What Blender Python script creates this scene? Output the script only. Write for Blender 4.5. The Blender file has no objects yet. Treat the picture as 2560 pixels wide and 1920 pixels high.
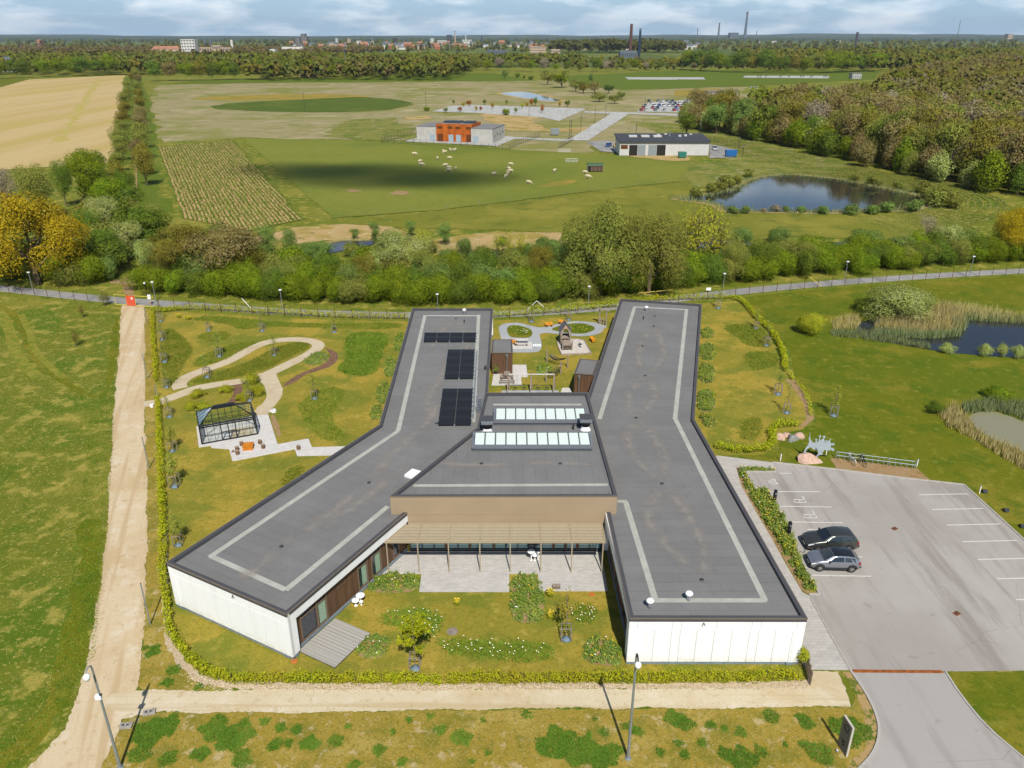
import bpy,math,random
import numpy as np
from mathutils import Vector,Matrix
R=math.radians
scene=bpy.context.scene
COL=scene.collection
# ---- camera, sky, sun, exposure
CAM_H,FPX,PITCH=40.0,1960.0,math.atan(872/1960.0)
cam_data=bpy.data.cameras.new('drone_camera')
cam_data.sensor_width=36.0
cam_data.lens=FPX/2560*36
cam_data.clip_start=0.5
cam_data.clip_end=90000
cam=bpy.data.objects.new('drone_camera',cam_data)
cam.location=(0,0,CAM_H)
cam.rotation_euler=(math.pi/2-PITCH,0,0)
COL.objects.link(cam)
scene.camera=cam
SUN_AZ,SUN_EL=R(8.9),R(49.7)
sun_vec=Vector((math.sin(SUN_AZ)*math.cos(SUN_EL),-math.cos(SUN_AZ)*math.cos(SUN_EL),math.sin(SUN_EL)))
sd=bpy.data.lights.new('sun','SUN')
sd.energy=4.9
sd.angle=R(0.5)
sd.color=(1.0,0.955,0.88)
sun=bpy.data.objects.new('sun',sd)
sun.rotation_euler=sun_vec.to_track_quat('Z','Y').to_euler()
sun.location=(60,-200,300)
COL.objects.link(sun)
world=bpy.data.worlds.new('World')
scene.world=world
world.use_nodes=True
wn,wl=world.node_tree.nodes,world.node_tree.links
wn.clear()
sky=wn.new('ShaderNodeTexSky')
sky.sky_type='NISHITA'
sky.sun_disc=False
sky.sun_elevation=SUN_EL
sky.sun_rotation=math.atan2(sun_vec.x,sun_vec.y)
sky.altitude=50
sky.air_density=1.0
sky.dust_density=0.5
sky.ozone_density=1.4
tc=wn.new('ShaderNodeTexCoord')
def wmath(op,a,b=None,clamp=False):
 n=wn.new('ShaderNodeMath');n.operation=op;n.use_clamp=clamp
 for i,v in enumerate((a,b)):
  if v is None:continue
  if isinstance(v,(int,float)):n.inputs[i].default_value=v
  else:wl.new(v,n.inputs[i])
 return n.outputs[0]
mp=wn.new('ShaderNodeMapping');mp.inputs['Scale'].default_value=(7,7,30)
wl.new(tc.outputs['Generated'],mp.inputs[0])
nz=wn.new('ShaderNodeTexNoise');nz.inputs['Scale'].default_value=1.5;nz.inputs['Detail'].default_value=9;nz.inputs['Roughness'].default_value=0.56
wl.new(mp.outputs[0],nz.inputs['Vector'])
ramp=wn.new('ShaderNodeValToRGB')
ramp.color_ramp.elements[0].position=0.44;ramp.color_ramp.elements[0].color=(0,0,0,1)
ramp.color_ramp.elements[1].position=0.60;ramp.color_ramp.elements[1].color=(1,1,1,1)
sxyz=wn.new('ShaderNodeSeparateXYZ');wl.new(tc.outputs['Generated'],sxyz.inputs[0])
wl.new(wmath('SUBTRACT',nz.outputs['Fac'],wmath('MULTIPLY',sxyz.outputs['Z'],.24)),ramp.inputs[0])
nz2=wn.new('ShaderNodeTexNoise');nz2.inputs['Scale'].default_value=3.7;nz2.inputs['Detail'].default_value=6
wl.new(mp.outputs[0],nz2.inputs['Vector'])
cr2=wn.new('ShaderNodeValToRGB')
cr2.color_ramp.elements[0].position=0.30;cr2.color_ramp.elements[0].color=(10.0,12.4,14.4,1)
cr2.color_ramp.elements[1].position=0.70;cr2.color_ramp.elements[1].color=(14.2,15.2,16.0,1)
wl.new(nz2.outputs['Fac'],cr2.inputs[0])
mixc=wn.new('ShaderNodeMixRGB')
cov=wmath('MULTIPLY',ramp.outputs[0],0.85)
tint=wn.new('ShaderNodeMixRGB');tint.blend_type='MULTIPLY';tint.inputs[0].default_value=1.0;tint.inputs[2].default_value=(.9,1.05,1.2,1)
wl.new(sky.outputs[0],tint.inputs[1])
wl.new(cov,mixc.inputs[0]);hzm=wn.new('ShaderNodeMixRGB');hzm.inputs[2].default_value=(5.9,9.1,12.4,1)
wl.new(wmath('MULTIPLY',wmath('SUBTRACT',1.0,wmath('MULTIPLY',sxyz.outputs['Z'],5.0),True),.85),hzm.inputs[0]);wl.new(tint.outputs[0],hzm.inputs[1])
wl.new(hzm.outputs[0],mixc.inputs[1]);wl.new(cr2.outputs[0],mixc.inputs[2])
bg=wn.new('ShaderNodeBackground');bg.inputs['Strength'].default_value=0.068
wl.new(mixc.outputs[0],bg.inputs[0])
wo=wn.new('ShaderNodeOutputWorld');wl.new(bg.outputs[0],wo.inputs[0])
vs=scene.view_settings
vs.view_transform='Standard';vs.look='None';vs.gamma=1.0;vs.use_curve_mapping=False
vs.exposure=0.15
scene.cycles.use_denoising=True
scene.cycles.use_adaptive_sampling=True
scene.cycles.adaptive_threshold=0.02
scene.cycles.max_bounces=5
scene.cycles.diffuse_bounces=2
scene.cycles.glossy_bounces=3
scene.cycles.transmission_bounces=6
scene.cycles.transparent_max_bounces=16
scene.cycles.volume_bounces=0
scene.cycles.caustics_reflective=False
scene.cycles.caustics_refractive=False
scene.cycles.sample_clamp_indirect=6
# ---- survey helpers
# points of the site are noted in the photograph's view (2212 px wide) and laid on the level ground (or a level at height z)
_S=2560/2212
_c,_s=math.cos(PITCH),math.sin(PITCH)
def ray(x,y):
 a=(x*_S-1280)/FPX;b=(y*_S-960)/FPX
 return a,_c-b*_s,-_s-b*_c
def G(x,y,z=0.0):
 d=ray(x,y);t=(CAM_H-z)/-d[2]
 return (d[0]*t,d[1]*t)
def HT(x,y,Y):
 d=ray(x,y);return CAM_H+d[2]*Y/d[1]
def PL(pts,z=0.0):return [G(p[0],p[1],z) for p in pts]
def PXM(Y):return FPX/_S/(Y*_c+(CAM_H)*_s)
def zf(x0,y0,k):
 return lambda x,y,z=0.0:G((x0+x*k)/_S,(y0+y*k)/_S,z)
def zp(x0,y0,k):
 return lambda x,y:((x0+x*k)/_S,(y0+y*k)/_S)
VA=zf(460,960,400/2212)
VB=zf(1220,760,320/2212)
VC=zf(400,740,640/2212)
VD=zf(1600,700,640/2212)
VE=zf(1840,1100,720/2212)
VF=zf(700,1500,800/2212)
VH=zf(1400,1500,800/2212)
VI=zf(660,1180,640/2212)
VJ=zf(1200,1180,640/2212)
VK=zf(0,1300,820/2194)
VL=zf(1960,1060,360/2212)
VM_=zf(0,400,860/2212)
VN=zf(860,400,860/2212)
VO=zf(1700,400,860/2212)
VQ=zf(860,0,860/2212)
VR=zf(1700,0,860/2212)
VS=zf(0,0,860/2212)
VT=zf(0,700,640/2212)
# ---- mesh helpers
class MB:
 def __init__(s):s.v=[];s.f=[]
 def add(s,v,f):
  o=len(s.v);s.v+=[tuple(p) for p in v];s.f+=[tuple(i+o for i in q) for q in f];return s
 def box(s,c,d,rz=0.0,M=None):
  hx,hy,hz=d[0]/2,d[1]/2,d[2]/2
  v=[Vector((x,y,z)) for z in (-hz,hz) for x,y in ((-hx,-hy),(hx,-hy),(hx,hy),(-hx,hy))]
  if rz:m=Matrix.Rotation(rz,3,'Z');v=[m@p for p in v]
  if M is not None:v=[M@p for p in v]
  c=Vector(c)
  return s.add([p+c for p in v],[(0,3,2,1),(4,5,6,7),(0,1,5,4),(1,2,6,5),(2,3,7,6),(3,0,4,7)])
 def beam(s,a,b,w,h,up=(0,0,1)):
  a,b=Vector(a),Vector(b);d=b-a;L=d.length
  if L<1e-6:return s
  d.normalize();u=Vector(up)
  if abs(d.dot(u))>.98:u=Vector((0,1,0))
  x=d.cross(u).normalized();y=x.cross(d).normalized()
  v=[]
  for p in (a,b):
   for i,j in ((-1,-1),(1,-1),(1,1),(-1,1)):v.append(p+x*(w/2*i)+y*(h/2*j))
  return s.add(v,[(0,1,2,3),(7,6,5,4),(0,4,5,1),(1,5,6,2),(2,6,7,3),(3,7,4,0)])
 def tube(s,pts,rad,n=8,cap=True):
  pts=[Vector(p) for p in pts]
  if isinstance(rad,(int,float)):rad=[rad]*len(pts)
  v=[];f=[]
  for i,p in enumerate(pts):
   d=(pts[min(i+1,len(pts)-1)]-pts[max(i-1,0)]).normalized()
   u=Vector((0,0,1)) if abs(d.z)<.9 else Vector((1,0,0))
   x=d.cross(u).normalized();y=d.cross(x).normalized()
   for k in range(n):
    a=2*math.pi*k/n
    v.append(p+(x*math.cos(a)+y*math.sin(a))*rad[i])
  for i in range(len(pts)-1):
   for k in range(n):
    a,b=i*n+k,i*n+(k+1)%n
    f.append((a,b,b+n,a+n))
  if cap:f.append(tuple(range(n)));f.append(tuple(range((len(pts)-1)*n,len(pts)*n))[::-1])
  return s.add(v,f)
 def prism(s,poly,z0,z1):
  n=len(poly)
  a=sum(poly[i][0]*poly[(i+1)%n][1]-poly[(i+1)%n][0]*poly[i][1] for i in range(n))
  if a<0:poly=poly[::-1]
  v=[(p[0],p[1],z0) for p in poly]+[(p[0],p[1],z1) for p in poly]
  f=[tuple(range(n))[::-1],tuple(range(n,2*n))]+[(i,(i+1)%n,n+(i+1)%n,n+i) for i in range(n)]
  return s.add(v,f)
 def sheet(s,poly,z):
  n=len(poly)
  a=sum(poly[i][0]*poly[(i+1)%n][1]-poly[(i+1)%n][0]*poly[i][1] for i in range(n))
  if a<0:poly=poly[::-1]
  return s.add([(p[0],p[1],z) for p in poly],[tuple(range(n))])
 def quad(s,a,b,c,d):return s.add([a,b,c,d],[(0,1,2,3)])
 def lathe(s,prof,c=(0,0,0),n=16):
  v=[];f=[]
  for r,z in prof:
   for k in range(n):
    a=2*math.pi*k/n;v.append((c[0]+r*math.cos(a),c[1]+r*math.sin(a),c[2]+z))
  for i in range(len(prof)-1):
   for k in range(n):
    a,b=i*n+k,i*n+(k+1)%n;f.append((a,b,b+n,a+n))
  f.append(tuple(range(n))[::-1]);f.append(tuple(range((len(prof)-1)*n,len(prof)*n)))
  return s.add(v,f)
 def mesh(s,name,mat=None,smooth=False):
  m=bpy.data.meshes.new(name);m.from_pydata(s.v,[],s.f)
  if mat:m.materials.append(mat)
  if smooth:m.shade_smooth()
  m.update();return m
 def build(s,name,mat,parent=None,smooth=False,**kw):
  return link(name,s.mesh(name,mat,smooth),parent,**kw)
def link(name,mesh,parent=None,loc=None,rz=None,scale=None,**kw):
 o=bpy.data.objects.new(name,mesh);COL.objects.link(o)
 if parent:o.parent=parent
 if loc is not None:o.location=loc
 if rz is not None:o.rotation_euler=(0,0,rz)
 if scale is not None:o.scale=scale if hasattr(scale,'__len__') else (scale,)*3
 tag(o,**kw);return o
def tag(o,label=None,cat=None,group=None,kind=None):
 if label:o['label']=label
 if cat:o['category']=cat
 if group:o['group']=group
 if kind:o['kind']=kind
 return o
def thing(name,loc,label,cat,group=None,rz=0.0,scale=None):
 return link(name,None,None,loc,rz,scale,label=label,cat=cat,group=group)
def children(o):return [c for c in ALLC.get(o.name,[])] if False else list(o.children)
def copy_tree(o,loc=None,rz=None,label=None,scale=None,group=None):
 def cp(x,par):
  c=x.copy();COL.objects.link(c);c.parent=par
  if par:c.matrix_parent_inverse=x.matrix_parent_inverse.copy()
  for ch in [k for k in KIDS(x)]:cp(ch,c)
  return c
 r=cp(o,None)
 if loc is not None:r.location=loc
 if rz is not None:r.rotation_euler=(0,0,rz)
 if scale is not None:r.scale=scale if hasattr(scale,'__len__') else (scale,)*3
 if label:r['label']=label
 if group:r['group']=group
 return r
def KIDS(o):return o.children
def struct(name,mb,mat,**k):return mb.build(name,mat,kind='structure',**k)
# polygon edges with a natural wander
def rough_edge(poly,step,amp,seed=0,closed=True):
 rng=random.Random(seed);out=[]
 n=len(poly)
 for i in range(n if closed else n-1):
  a=Vector(poly[i]);b=Vector(poly[(i+1)%n]);L=(b-a).length
  k=max(1,int(L/step));nrm=Vector((-(b-a).y,(b-a).x))/max(L,1e-6)
  for j in range(k):
   p=a.lerp(b,j/k)+nrm*rng.uniform(-amp,amp);out.append((p.x,p.y))
 if not closed:out.append(tuple(poly[-1]))
 return out
def smooth_poly(poly,it=2,closed=True):
 for _ in range(it):
  q=[];n=len(poly)
  for i in range(n if closed else n-1):
   a,b=poly[i],poly[(i+1)%n]
   q.append((a[0]*.75+b[0]*.25,a[1]*.75+b[1]*.25));q.append((a[0]*.25+b[0]*.75,a[1]*.25+b[1]*.75))
  if not closed:q=[poly[0]]+q+[poly[-1]]
  poly=q
 return poly
def inside(p,poly):
 x,y=p;r=False;n=len(poly);j=n-1
 for i in range(n):
  xi,yi=poly[i];xj,yj=poly[j]
  if (yi>y)!=(yj>y) and x<(xj-xi)*(y-yi)/(yj-yi)+xi:r=not r
  j=i
 return r
def along(path,step,start=0.0):
 out=[];d=start
 for a,b in zip(path[:-1],path[1:]):
  L=math.hypot(b[0]-a[0],b[1]-a[1]);h=math.atan2(b[1]-a[1],b[0]-a[0])
  while d<=L:
   t=d/L;out.append((a[0]+(b[0]-a[0])*t,a[1]+(b[1]-a[1])*t,h));d+=step
  d-=L
 return out
def ribbon(path,w0,w1=None):
 w1=w0 if w1 is None else w1;n=len(path);Lp=[];Rp=[]
 for i,p in enumerate(path):
  a=path[max(i-1,0)];b=path[min(i+1,n-1)]
  dx,dy=b[0]-a[0],b[1]-a[1];L=math.hypot(dx,dy) or 1;w=(w0+(w1-w0)*i/(n-1))/2
  Lp.append((p[0]-dy/L*w,p[1]+dx/L*w));Rp.append((p[0]+dy/L*w,p[1]-dx/L*w))
 return Lp,Rp
def strip_mesh(mb,path,w,z,closed=False):
 Lp,Rp=ribbon(path,w)
 for i in range(len(path)-1):
  mb.quad((*Rp[i],z),(*Rp[i+1],z),(*Lp[i+1],z),(*Lp[i],z))
 return mb
# ---- materials
KEXP=1.5
def lin(c):return c/12.92 if c<=.04045 else ((c+.055)/1.055)**2.4
def C(h,k=1.0):
 h=h.lstrip('#');v=[lin(int(h[i:i+2],16)/255)/KEXP*k for i in (0,2,4)]
 if v[2]<.42*v[1]:v=[v[0]*1.06,v[1]*1.07,v[2]*.68]
 return tuple(min(x,.9) for x in v)
MATS={}
class NT:
 def __init__(s,name):
  s.m=bpy.data.materials.new(name);s.m.use_nodes=True;s.n=s.m.node_tree.nodes;s.l=s.m.node_tree.links
  s.n.clear();s.out=s.n.new('ShaderNodeOutputMaterial')
 def node(s,t,**k):
  n=s.n.new(t)
  for a,b in k.items():setattr(n,a,b)
  return n
 def set(s,n,i,v):
  if isinstance(v,bpy.types.NodeSocket):s.l.new(v,n.inputs[i])
  elif isinstance(v,tuple) and len(v)==3 and n.inputs[i].type=='RGBA':n.inputs[i].default_value=(*v,1)
  else:n.inputs[i].default_value=v
 def noise(s,vec,scale,detail=4,rough=.55,dist=0.0):
  n=s.node('ShaderNodeTexNoise');s.set(n,'Vector',vec);s.set(n,'Scale',scale);s.set(n,'Detail',min(detail,4));s.set(n,'Roughness',rough);s.set(n,'Distortion',dist)
  return n.outputs['Fac']
 def ramp(s,fac,lo,hi):
  n=s.node('ShaderNodeMapRange',clamp=True);n.interpolation_type='SMOOTHSTEP'
  s.set(n,0,fac);s.set(n,1,lo);s.set(n,2,hi);return n.outputs[0]
 def mix(s,f,a,b):
  n=s.node('ShaderNodeMixRGB');s.set(n,0,f);s.set(n,1,a);s.set(n,2,b);return n.outputs[0]
 def math(s,op,a,b=0.0):
  n=s.node('ShaderNodeMath',operation=op);s.set(n,0,a);s.set(n,1,b);return n.outputs[0]
 def pos(s):return s.node('ShaderNodeNewGeometry').outputs['Position']
 def obj(s):return s.node('ShaderNodeTexCoord').outputs['Object']
 def mapv(s,vec,scale=(1,1,1),rot=(0,0,0),loc=(0,0,0),tex=False):
  n=s.node('ShaderNodeMapping')
  if tex:n.vector_type='TEXTURE';scale=tuple(1/k for k in scale)
  s.set(n,0,vec);n.inputs['Scale'].default_value=scale;n.inputs['Rotation'].default_value=rot;n.inputs['Location'].default_value=loc
  return n.outputs[0]
 def bump(s,h,strength,dist=.05):
  n=s.node('ShaderNodeBump');s.set(n,'Height',h);s.set(n,'Strength',strength);s.set(n,'Distance',dist);return n.outputs[0]
 def pbr(s,col,rough=.8,metal=0.0,spec=.3,normal=None,**k):
  b=s.node('ShaderNodeBsdfPrincipled');s.set(b,'Base Color',col);s.set(b,'Roughness',rough);s.set(b,'Metallic',metal);s.set(b,'Specular IOR Level',spec)
  if normal is not None:s.set(b,'Normal',normal)
  for a,v in k.items():s.set(b,a.replace('_',' '),v)
  s.l.new(b.outputs[0],s.out.inputs[0]);return b
def reg(name,t):MATS[name]=t.m;return t.m
def plain(name,col,rough=.7,metal=0.0,spec=.3,var=.12,scale=3.0,bump=0.0,bscale=20.0,**k):
 t=NT(name);p=t.obj()
 c=col
 if var:
  f=t.noise(p,scale,5);dark=tuple(x*(1-var*1.6) for x in col);lite=tuple(min(1,x*(1+var)) for x in col)
  c=t.mix(t.ramp(f,.3,.7),dark,lite)
 nm=t.bump(t.noise(p,bscale,3),bump,.02) if bump else None
 t.pbr(c,rough,metal,spec,nm,**k)
 return reg(name,t)
def ground_mat(name,base,layers,rough=.95,bump=.5,bscale=3.0,bdist=.08,spec=.1,stretch=None,streak=None):
 t=NT(name);p=t.pos()
 if stretch:p=t.mapv(p,stretch[0],(0,0,stretch[1]))
 c=base
 for i,(col,sc,lo,hi,st,det) in enumerate(layers):
  v=t.mapv(p,(1,1,1),loc=(i*13.7,i*7.1,0))
  f=t.ramp(t.noise(v,sc,det,.6),lo,hi)
  c=t.mix(t.math('MULTIPLY',f,st),c,col)
 if streak:
  v=t.mapv(t.pos(),streak[1],(0,0,streak[2]),tex=True);c=t.mix(t.math('MULTIPLY',t.ramp(t.noise(v,1.0,3,.5),.5,.64),.8),c,streak[0])
 h=t.noise(t.pos(),bscale,6,.65)
 t.pbr(c,rough,0,spec,t.bump(h,bump,bdist))
 return reg(name,t)
# ---- ground, fields, roads, paths, water
VP=zf(1920,640,640/2212)
VX=zf(1900,1500,660/2212)
g_meadow=ground_mat('meadow_grass',C('747c2e'),[(C('968e48'),.04,.46,.6,.8,4),(C('587420'),.07,.5,.6,.8,4),(C('b8a764'),.45,.5,.64,.75,4),(C('5c6e22'),.8,.52,.68,.65,4),(C('c6b478'),2.6,.55,.68,.6,3),(C('4f6320'),6,.52,.66,.5,2)],bscale=5,bump=.7,bdist=.12)
g_lawn=ground_mat('mown_lawn',C('968c40'),[(C('b79d50'),.12,.44,.6,.8,4),(C('758036'),.2,.47,.6,.85,4),(C('c0aa64'),.9,.54,.7,.6,4),(C('6f7a2e'),1.1,.56,.7,.6,4),(C('7c7430'),3.2,.48,.66,.55,3),(C('cbb574'),9,.54,.7,.45,2)],bscale=9,bump=.5,bdist=.06)
g_rough=ground_mat('unmown_grass',C('6c7a2e'),[(C('5a7028'),.5,.4,.65,.8,4),(C('8d8c42'),.9,.55,.75,.6,4),(C('4e6624'),2.4,.5,.75,.4,4)],bscale=4,bump=.6,bdist=.15)
g_front=ground_mat('dry_verge_grass',C('a58e46'),[(C('b9a066'),.25,.48,.64,.8,4),(C('857e38'),.4,.48,.62,.8,4),(C('d2bd90'),1.1,.56,.68,.7,4),(C('7a7632'),3.5,.48,.66,.6,3),(C('d8c492'),8,.55,.7,.5,2)],bscale=6,bump=.5,bdist=.08)
g_green=ground_mat('fresh_green_grass',C('73761f'),[(C('62701a'),.05,.44,.58,.8,4),(C('8f8438'),.08,.5,.62,.75,4),(C('4f6b1a'),.3,.5,.64,.65,4),(C('9d9448'),.8,.54,.7,.6,4),(C('4c661c'),2.4,.52,.66,.5,3),(C('8a8a38'),7,.54,.68,.4,2)],bscale=5,bump=.6,bdist=.1)
g_pasture=ground_mat('grazed_pasture',C('868a44'),[(C('727e3a'),.015,.4,.6,.8,4),(C('868a48'),.06,.5,.7,.5,4),(C('646f32'),.4,.5,.7,.4,4)],bscale=2,bump=.2,bdist=.06)
g_dry=ground_mat('dry_heath_grass',C('a99d70'),[(C('8a8a52'),.02,.45,.62,.9,4),(C('c2b48c'),.05,.52,.68,.8,4),(C('767d48'),.09,.55,.68,.7,4),(C('8f8658'),.5,.5,.7,.4,4)],bscale=.7,bump=.5,bdist=.3)
g_plough=ground_mat('tilled_field',C('d2b67e'),[(C('d9c08a'),.02,.4,.62,.9,3),(C('bcaa6c'),.05,.48,.62,.7,4),(C('ccae76'),.6,.4,.7,.5,3)],bscale=2,bump=.25,bdist=.08,stretch=((1,.05,1),R(8)))
g_far=ground_mat('far_farmland',C('5f7040'),[(C('7d8048'),.006,.48,.56,.9,4),(C('46602f'),.004,.5,.6,.9,5),(C('9a9058'),.011,.6,.66,.8,3)],bump=0.1,bscale=.05)
g_sand=ground_mat('gravel',C('e6d0aa'),[(C('d6b98c'),.12,.45,.66,.8,4),(C('f0e2c6'),.5,.5,.7,.7,4),(C('c8aa7c'),1.6,.54,.7,.6,4),(C('f6ead2'),9,.55,.7,.6,3),(C('b29468'),14,.58,.72,.6,2)],bscale=22,bump=.5,bdist=.03,streak=(C('d3b78c'),(1.1,.04,1),R(17.5)))
g_sandx=ground_mat('gravel_front',C('e8d8b6'),[(C('dcc69c'),.12,.45,.66,.8,4),(C('f2e6cc'),.5,.5,.7,.7,4),(C('cdb386'),1.6,.54,.7,.6,4),(C('b89c70'),12,.58,.72,.6,2)],bscale=22,bump=.5,bdist=.03,streak=(C('d6bf94'),(.05,1.3,1),0))
g_path=ground_mat('sandy_path',C('dccaaa'),[(C('cbb48e'),.3,.45,.7,.7,6),(C('e8dcc2'),1.4,.5,.75,.6,5),(C('b59c78'),9,.58,.8,.5,3)],bscale=20,bump=.45,bdist=.03)
g_soil=ground_mat('bare_soil',C('b0926a'),[(C('97784e'),.6,.45,.7,.8,6),(C('c8ac82'),2,.5,.75,.6,5)],bscale=10,bump=.6,bdist=.04)
g_sandbank=ground_mat('sandy_bank',C('c9ab74'),[(C('a39150'),.12,.45,.62,.9,6),(C('e0cda4'),.4,.55,.72,.8,6),(C('6f743a'),.25,.6,.7,.8,5)],bscale=3,bump=.6,bdist=.2)
g_mulch=ground_mat('bark_mulch',C('93725a'),[(C('755642'),2,.4,.65,.9,6),(C('b08f74'),7,.55,.75,.8,4)],bscale=25,bump=.9,bdist=.05)
def asphalt(name,col,light,dark):
 t=NT(name);p=t.pos()
 c=t.mix(t.ramp(t.noise(p,.09,6,.6),.35,.68),col,light)
 c=t.mix(t.math('MULTIPLY',t.ramp(t.noise(t.mapv(p,(.5,.05,1),(0,0,R(24))),1,4,.65),.48,.66),.85),c,dark)
 c=t.mix(t.math('MULTIPLY',t.ramp(t.noise(t.mapv(p,(.06,.4,1)),1,5,.6),.56,.75),.45),c,light)
 c=t.mix(t.math('MULTIPLY',t.ramp(t.noise(p,16,3,.6),.52,.8),.4),c,tuple(x*.6 for x in col))
 c=t.mix(t.math('MULTIPLY',t.ramp(t.noise(p,37,2),.6,.75),.3),c,tuple(min(1,x*1.4) for x in col))
 c=t.mix(t.math('MULTIPLY',t.ramp(t.noise(p,.9,3,.5),.66,.72),.3),c,tuple(x*.72 for x in dark))
 vo=t.node('ShaderNodeTexVoronoi',feature='DISTANCE_TO_EDGE');t.set(vo,'Vector',t.mapv(p,(.11,.16,1)));t.set(vo,'Scale',1.0)
 ck=t.math('MULTIPLY',t.ramp(vo.outputs['Distance'],.006,.0),t.ramp(t.noise(p,.12,3),.5,.6))
 c=t.mix(t.math('MULTIPLY',ck,.35),c,tuple(x*.55 for x in dark))
 t.pbr(c,.88,0,.25,t.bump(t.noise(p,55,3),.4,.01));return reg(name,t)
g_park=asphalt('car_park_asphalt',C('b3aba2'),C('c3bcb3'),C('a0988f'))
g_road=asphalt('road_asphalt',C('9f9c98'),C('b0ada9'),C('8d8a87'))
g_drive=asphalt('drive_asphalt',C('bab4ad'),C('c7c2bb'),C('a9a39c'))
g_play=asphalt('playground_asphalt',C('b4b7b8'),C('c1c4c4'),C('a8abac'))
g_yard=asphalt('far_yard_concrete',C('c2c1b8'),C('cfcec7'),C('b2b0a6'))
def slabs(name,col,w,h,joint,rot=0.0,var=.1,off=.5):
 t=NT(name);p=t.mapv(t.pos(),(1,1,1),(0,0,rot))
 b=t.node('ShaderNodeTexBrick');t.set(b,'Vector',p);b.offset=off
 t.set(b,'Color1',tuple(x*(1-var) for x in col));t.set(b,'Color2',tuple(min(1,x*(1+var*.6)) for x in col));t.set(b,'Mortar',tuple(x*.62 for x in col))
 t.set(b,'Scale',1.0);t.set(b,'Mortar Size',joint);t.set(b,'Brick Width',w);t.set(b,'Row Height',h);t.set(b,'Mortar Smooth',.3)
 c=t.mix(t.math('MULTIPLY',t.ramp(t.noise(t.pos(),.9,6,.65),.45,.72),.45),b.outputs[0],tuple(x*.75 for x in col))
 c=t.mix(t.math('MULTIPLY',t.ramp(t.noise(t.pos(),6,4,.6),.55,.75),.3),c,tuple(min(1,x*1.2) for x in col))
 t.pbr(c,.85,0,.25,t.bump(b.outputs['Fac'],-.5,.01));return reg(name,t)
g_slab=slabs('concrete_slabs',C('d0cac0'),.6,.3,.012,0,.1)
g_terr=slabs('pale_terrace_paving',C('ebe6de'),.42,.21,.010,R(-12),.08)
g_patio=slabs('pale_patio_paving',C('dcd7cf'),.45,.14,.014,0,.13)
def water_mat(name,col,rough=.06,bump=.1):
 t=NT(name);p=t.pos()
 h=t.noise(t.mapv(p,(1,.45,1)),1.6,4,.6)
 t.pbr(col,rough,0,.5,t.bump(h,bump,.03));return reg(name,t)
m_water=water_mat('pond_water',(.018,.019,.018))
m_murky=water_mat('murky_water',C('a5a07c',.9),.12,.05)
def zone(name,poly,mat,z,rough=0.0,step=1.0,seed=1,smooth=0):
 if smooth:poly=smooth_poly(poly,smooth)
 if rough:poly=rough_edge(poly,step,rough,seed)
 return struct(name,MB().sheet(poly,z),mat)
BIG=40000
struct('ground',MB().sheet([(-BIG,-300),(BIG,-300),(BIG,BIG),(-BIG,BIG)],0),g_meadow)
zone('far_land',[(-BIG,1150),(BIG,1150),(BIG,BIG),(-BIG,BIG)],g_far,.3)
# --- far fields
zone('dry_meadow',[VS(960,655),VS(1020,545),VS(2212,525),VQ(1300,515),VQ(2212,560),VQ(2212,720),VQ(1500,1000),VQ(600,905),VS(1560,885),VS(1020,915)],g_dry,.06,4,12,3)
zone('dry_hill_meadow',[VR(-60,560),VR(420,560),VR(420,720),VR(0,720),VR(-60,880),VR(-500,870),VR(-300,700)],g_dry,.07,3,10,4)
zone('tilled_field',[VS(-400,640),VS(0,560),VS(180,512),VS(800,484),VS(780,700),VS(740,980),VS(690,1045),VS(0,1095),VS(-500,1120)],g_plough,.06,1.5,10,5)
zone('green_field_corner',[VS(-200,600),VS(-200,500),VS(190,508),VS(100,535),VS(0,562)],g_green,.065,1.5,8,5)
t_gr=ground_mat('greenish_crop',C('bfae72'),[(C('ccb680'),.1,.45,.65,.8,4)],bump=.2)
zone('green_crop_strip',[VS(340,930),VS(420,905),VS(655,500),VS(625,500)],t_gr,.075,2.2,4,6)
zone('grass_lane',[VS(745,1090),VS(745,900),VS(790,700),VS(800,500),VS(905,500),VS(960,640),VS(990,800),VS(1030,1235),VM_(1120,330),VM_(870,330),VM_(870,0)],g_rough,.08,1.5,6,7)
strip=MB();strip_mesh(strip,smooth_poly([VM_(880,280),VM_(876,100),VS(870,950),VS(862,760),VS(868,640),VS(880,560)],1,False),.4,.09)
struct('lane_path',strip,g_soil)
g_oval=ground_mat('lush_green_grass',C('596a2c'),[(C('6b7738'),.05,.45,.65,.8,5),(C('4c6026'),.2,.5,.7,.6,5)],bump=.5,bscale=1)
zone('green_hollow',smooth_poly([VS(1300,690),VS(1560,655),VS(2212,628),VQ(120,622),VQ(400,645),VQ(460,668),VQ(330,705),VQ(0,725),VS(1900,722),VS(1500,712)],2),g_oval,.1,2,9,8)
g_rim=ground_mat('orange_dry_grass',C('a8904c'),[(C('8a8446'),.06,.45,.65,.8,5)],bump=.4,bscale=1)
zone('dry_rim',smooth_poly([VS(1150,635),VS(1650,608),VS(2212,605),VQ(200,622),VS(2212,630),VS(1600,650),VS(1300,640)],1),g_rim,.09,1,8,9)
g_scrub=ground_mat('scrubby_meadow',C('8c8a50'),[(C('6b7838'),.12,.46,.6,.9,4),(C('b0a478'),.2,.54,.66,.8,4),(C('5c6c30'),.5,.52,.66,.7,4)],bump=.6,bscale=1)
zone('green_bank',[VQ(0,770),VQ(300,760),VQ(460,840),VQ(470,890),VQ(0,900),VS(2110,885),VS(2120,840)],g_scrub,.1,4,5,10)
zone('far_green_meadow',[VQ(280,445),VQ(760,405),VQ(750,450),VQ(360,470)],g_rim,.12,2,15,3)
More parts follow.
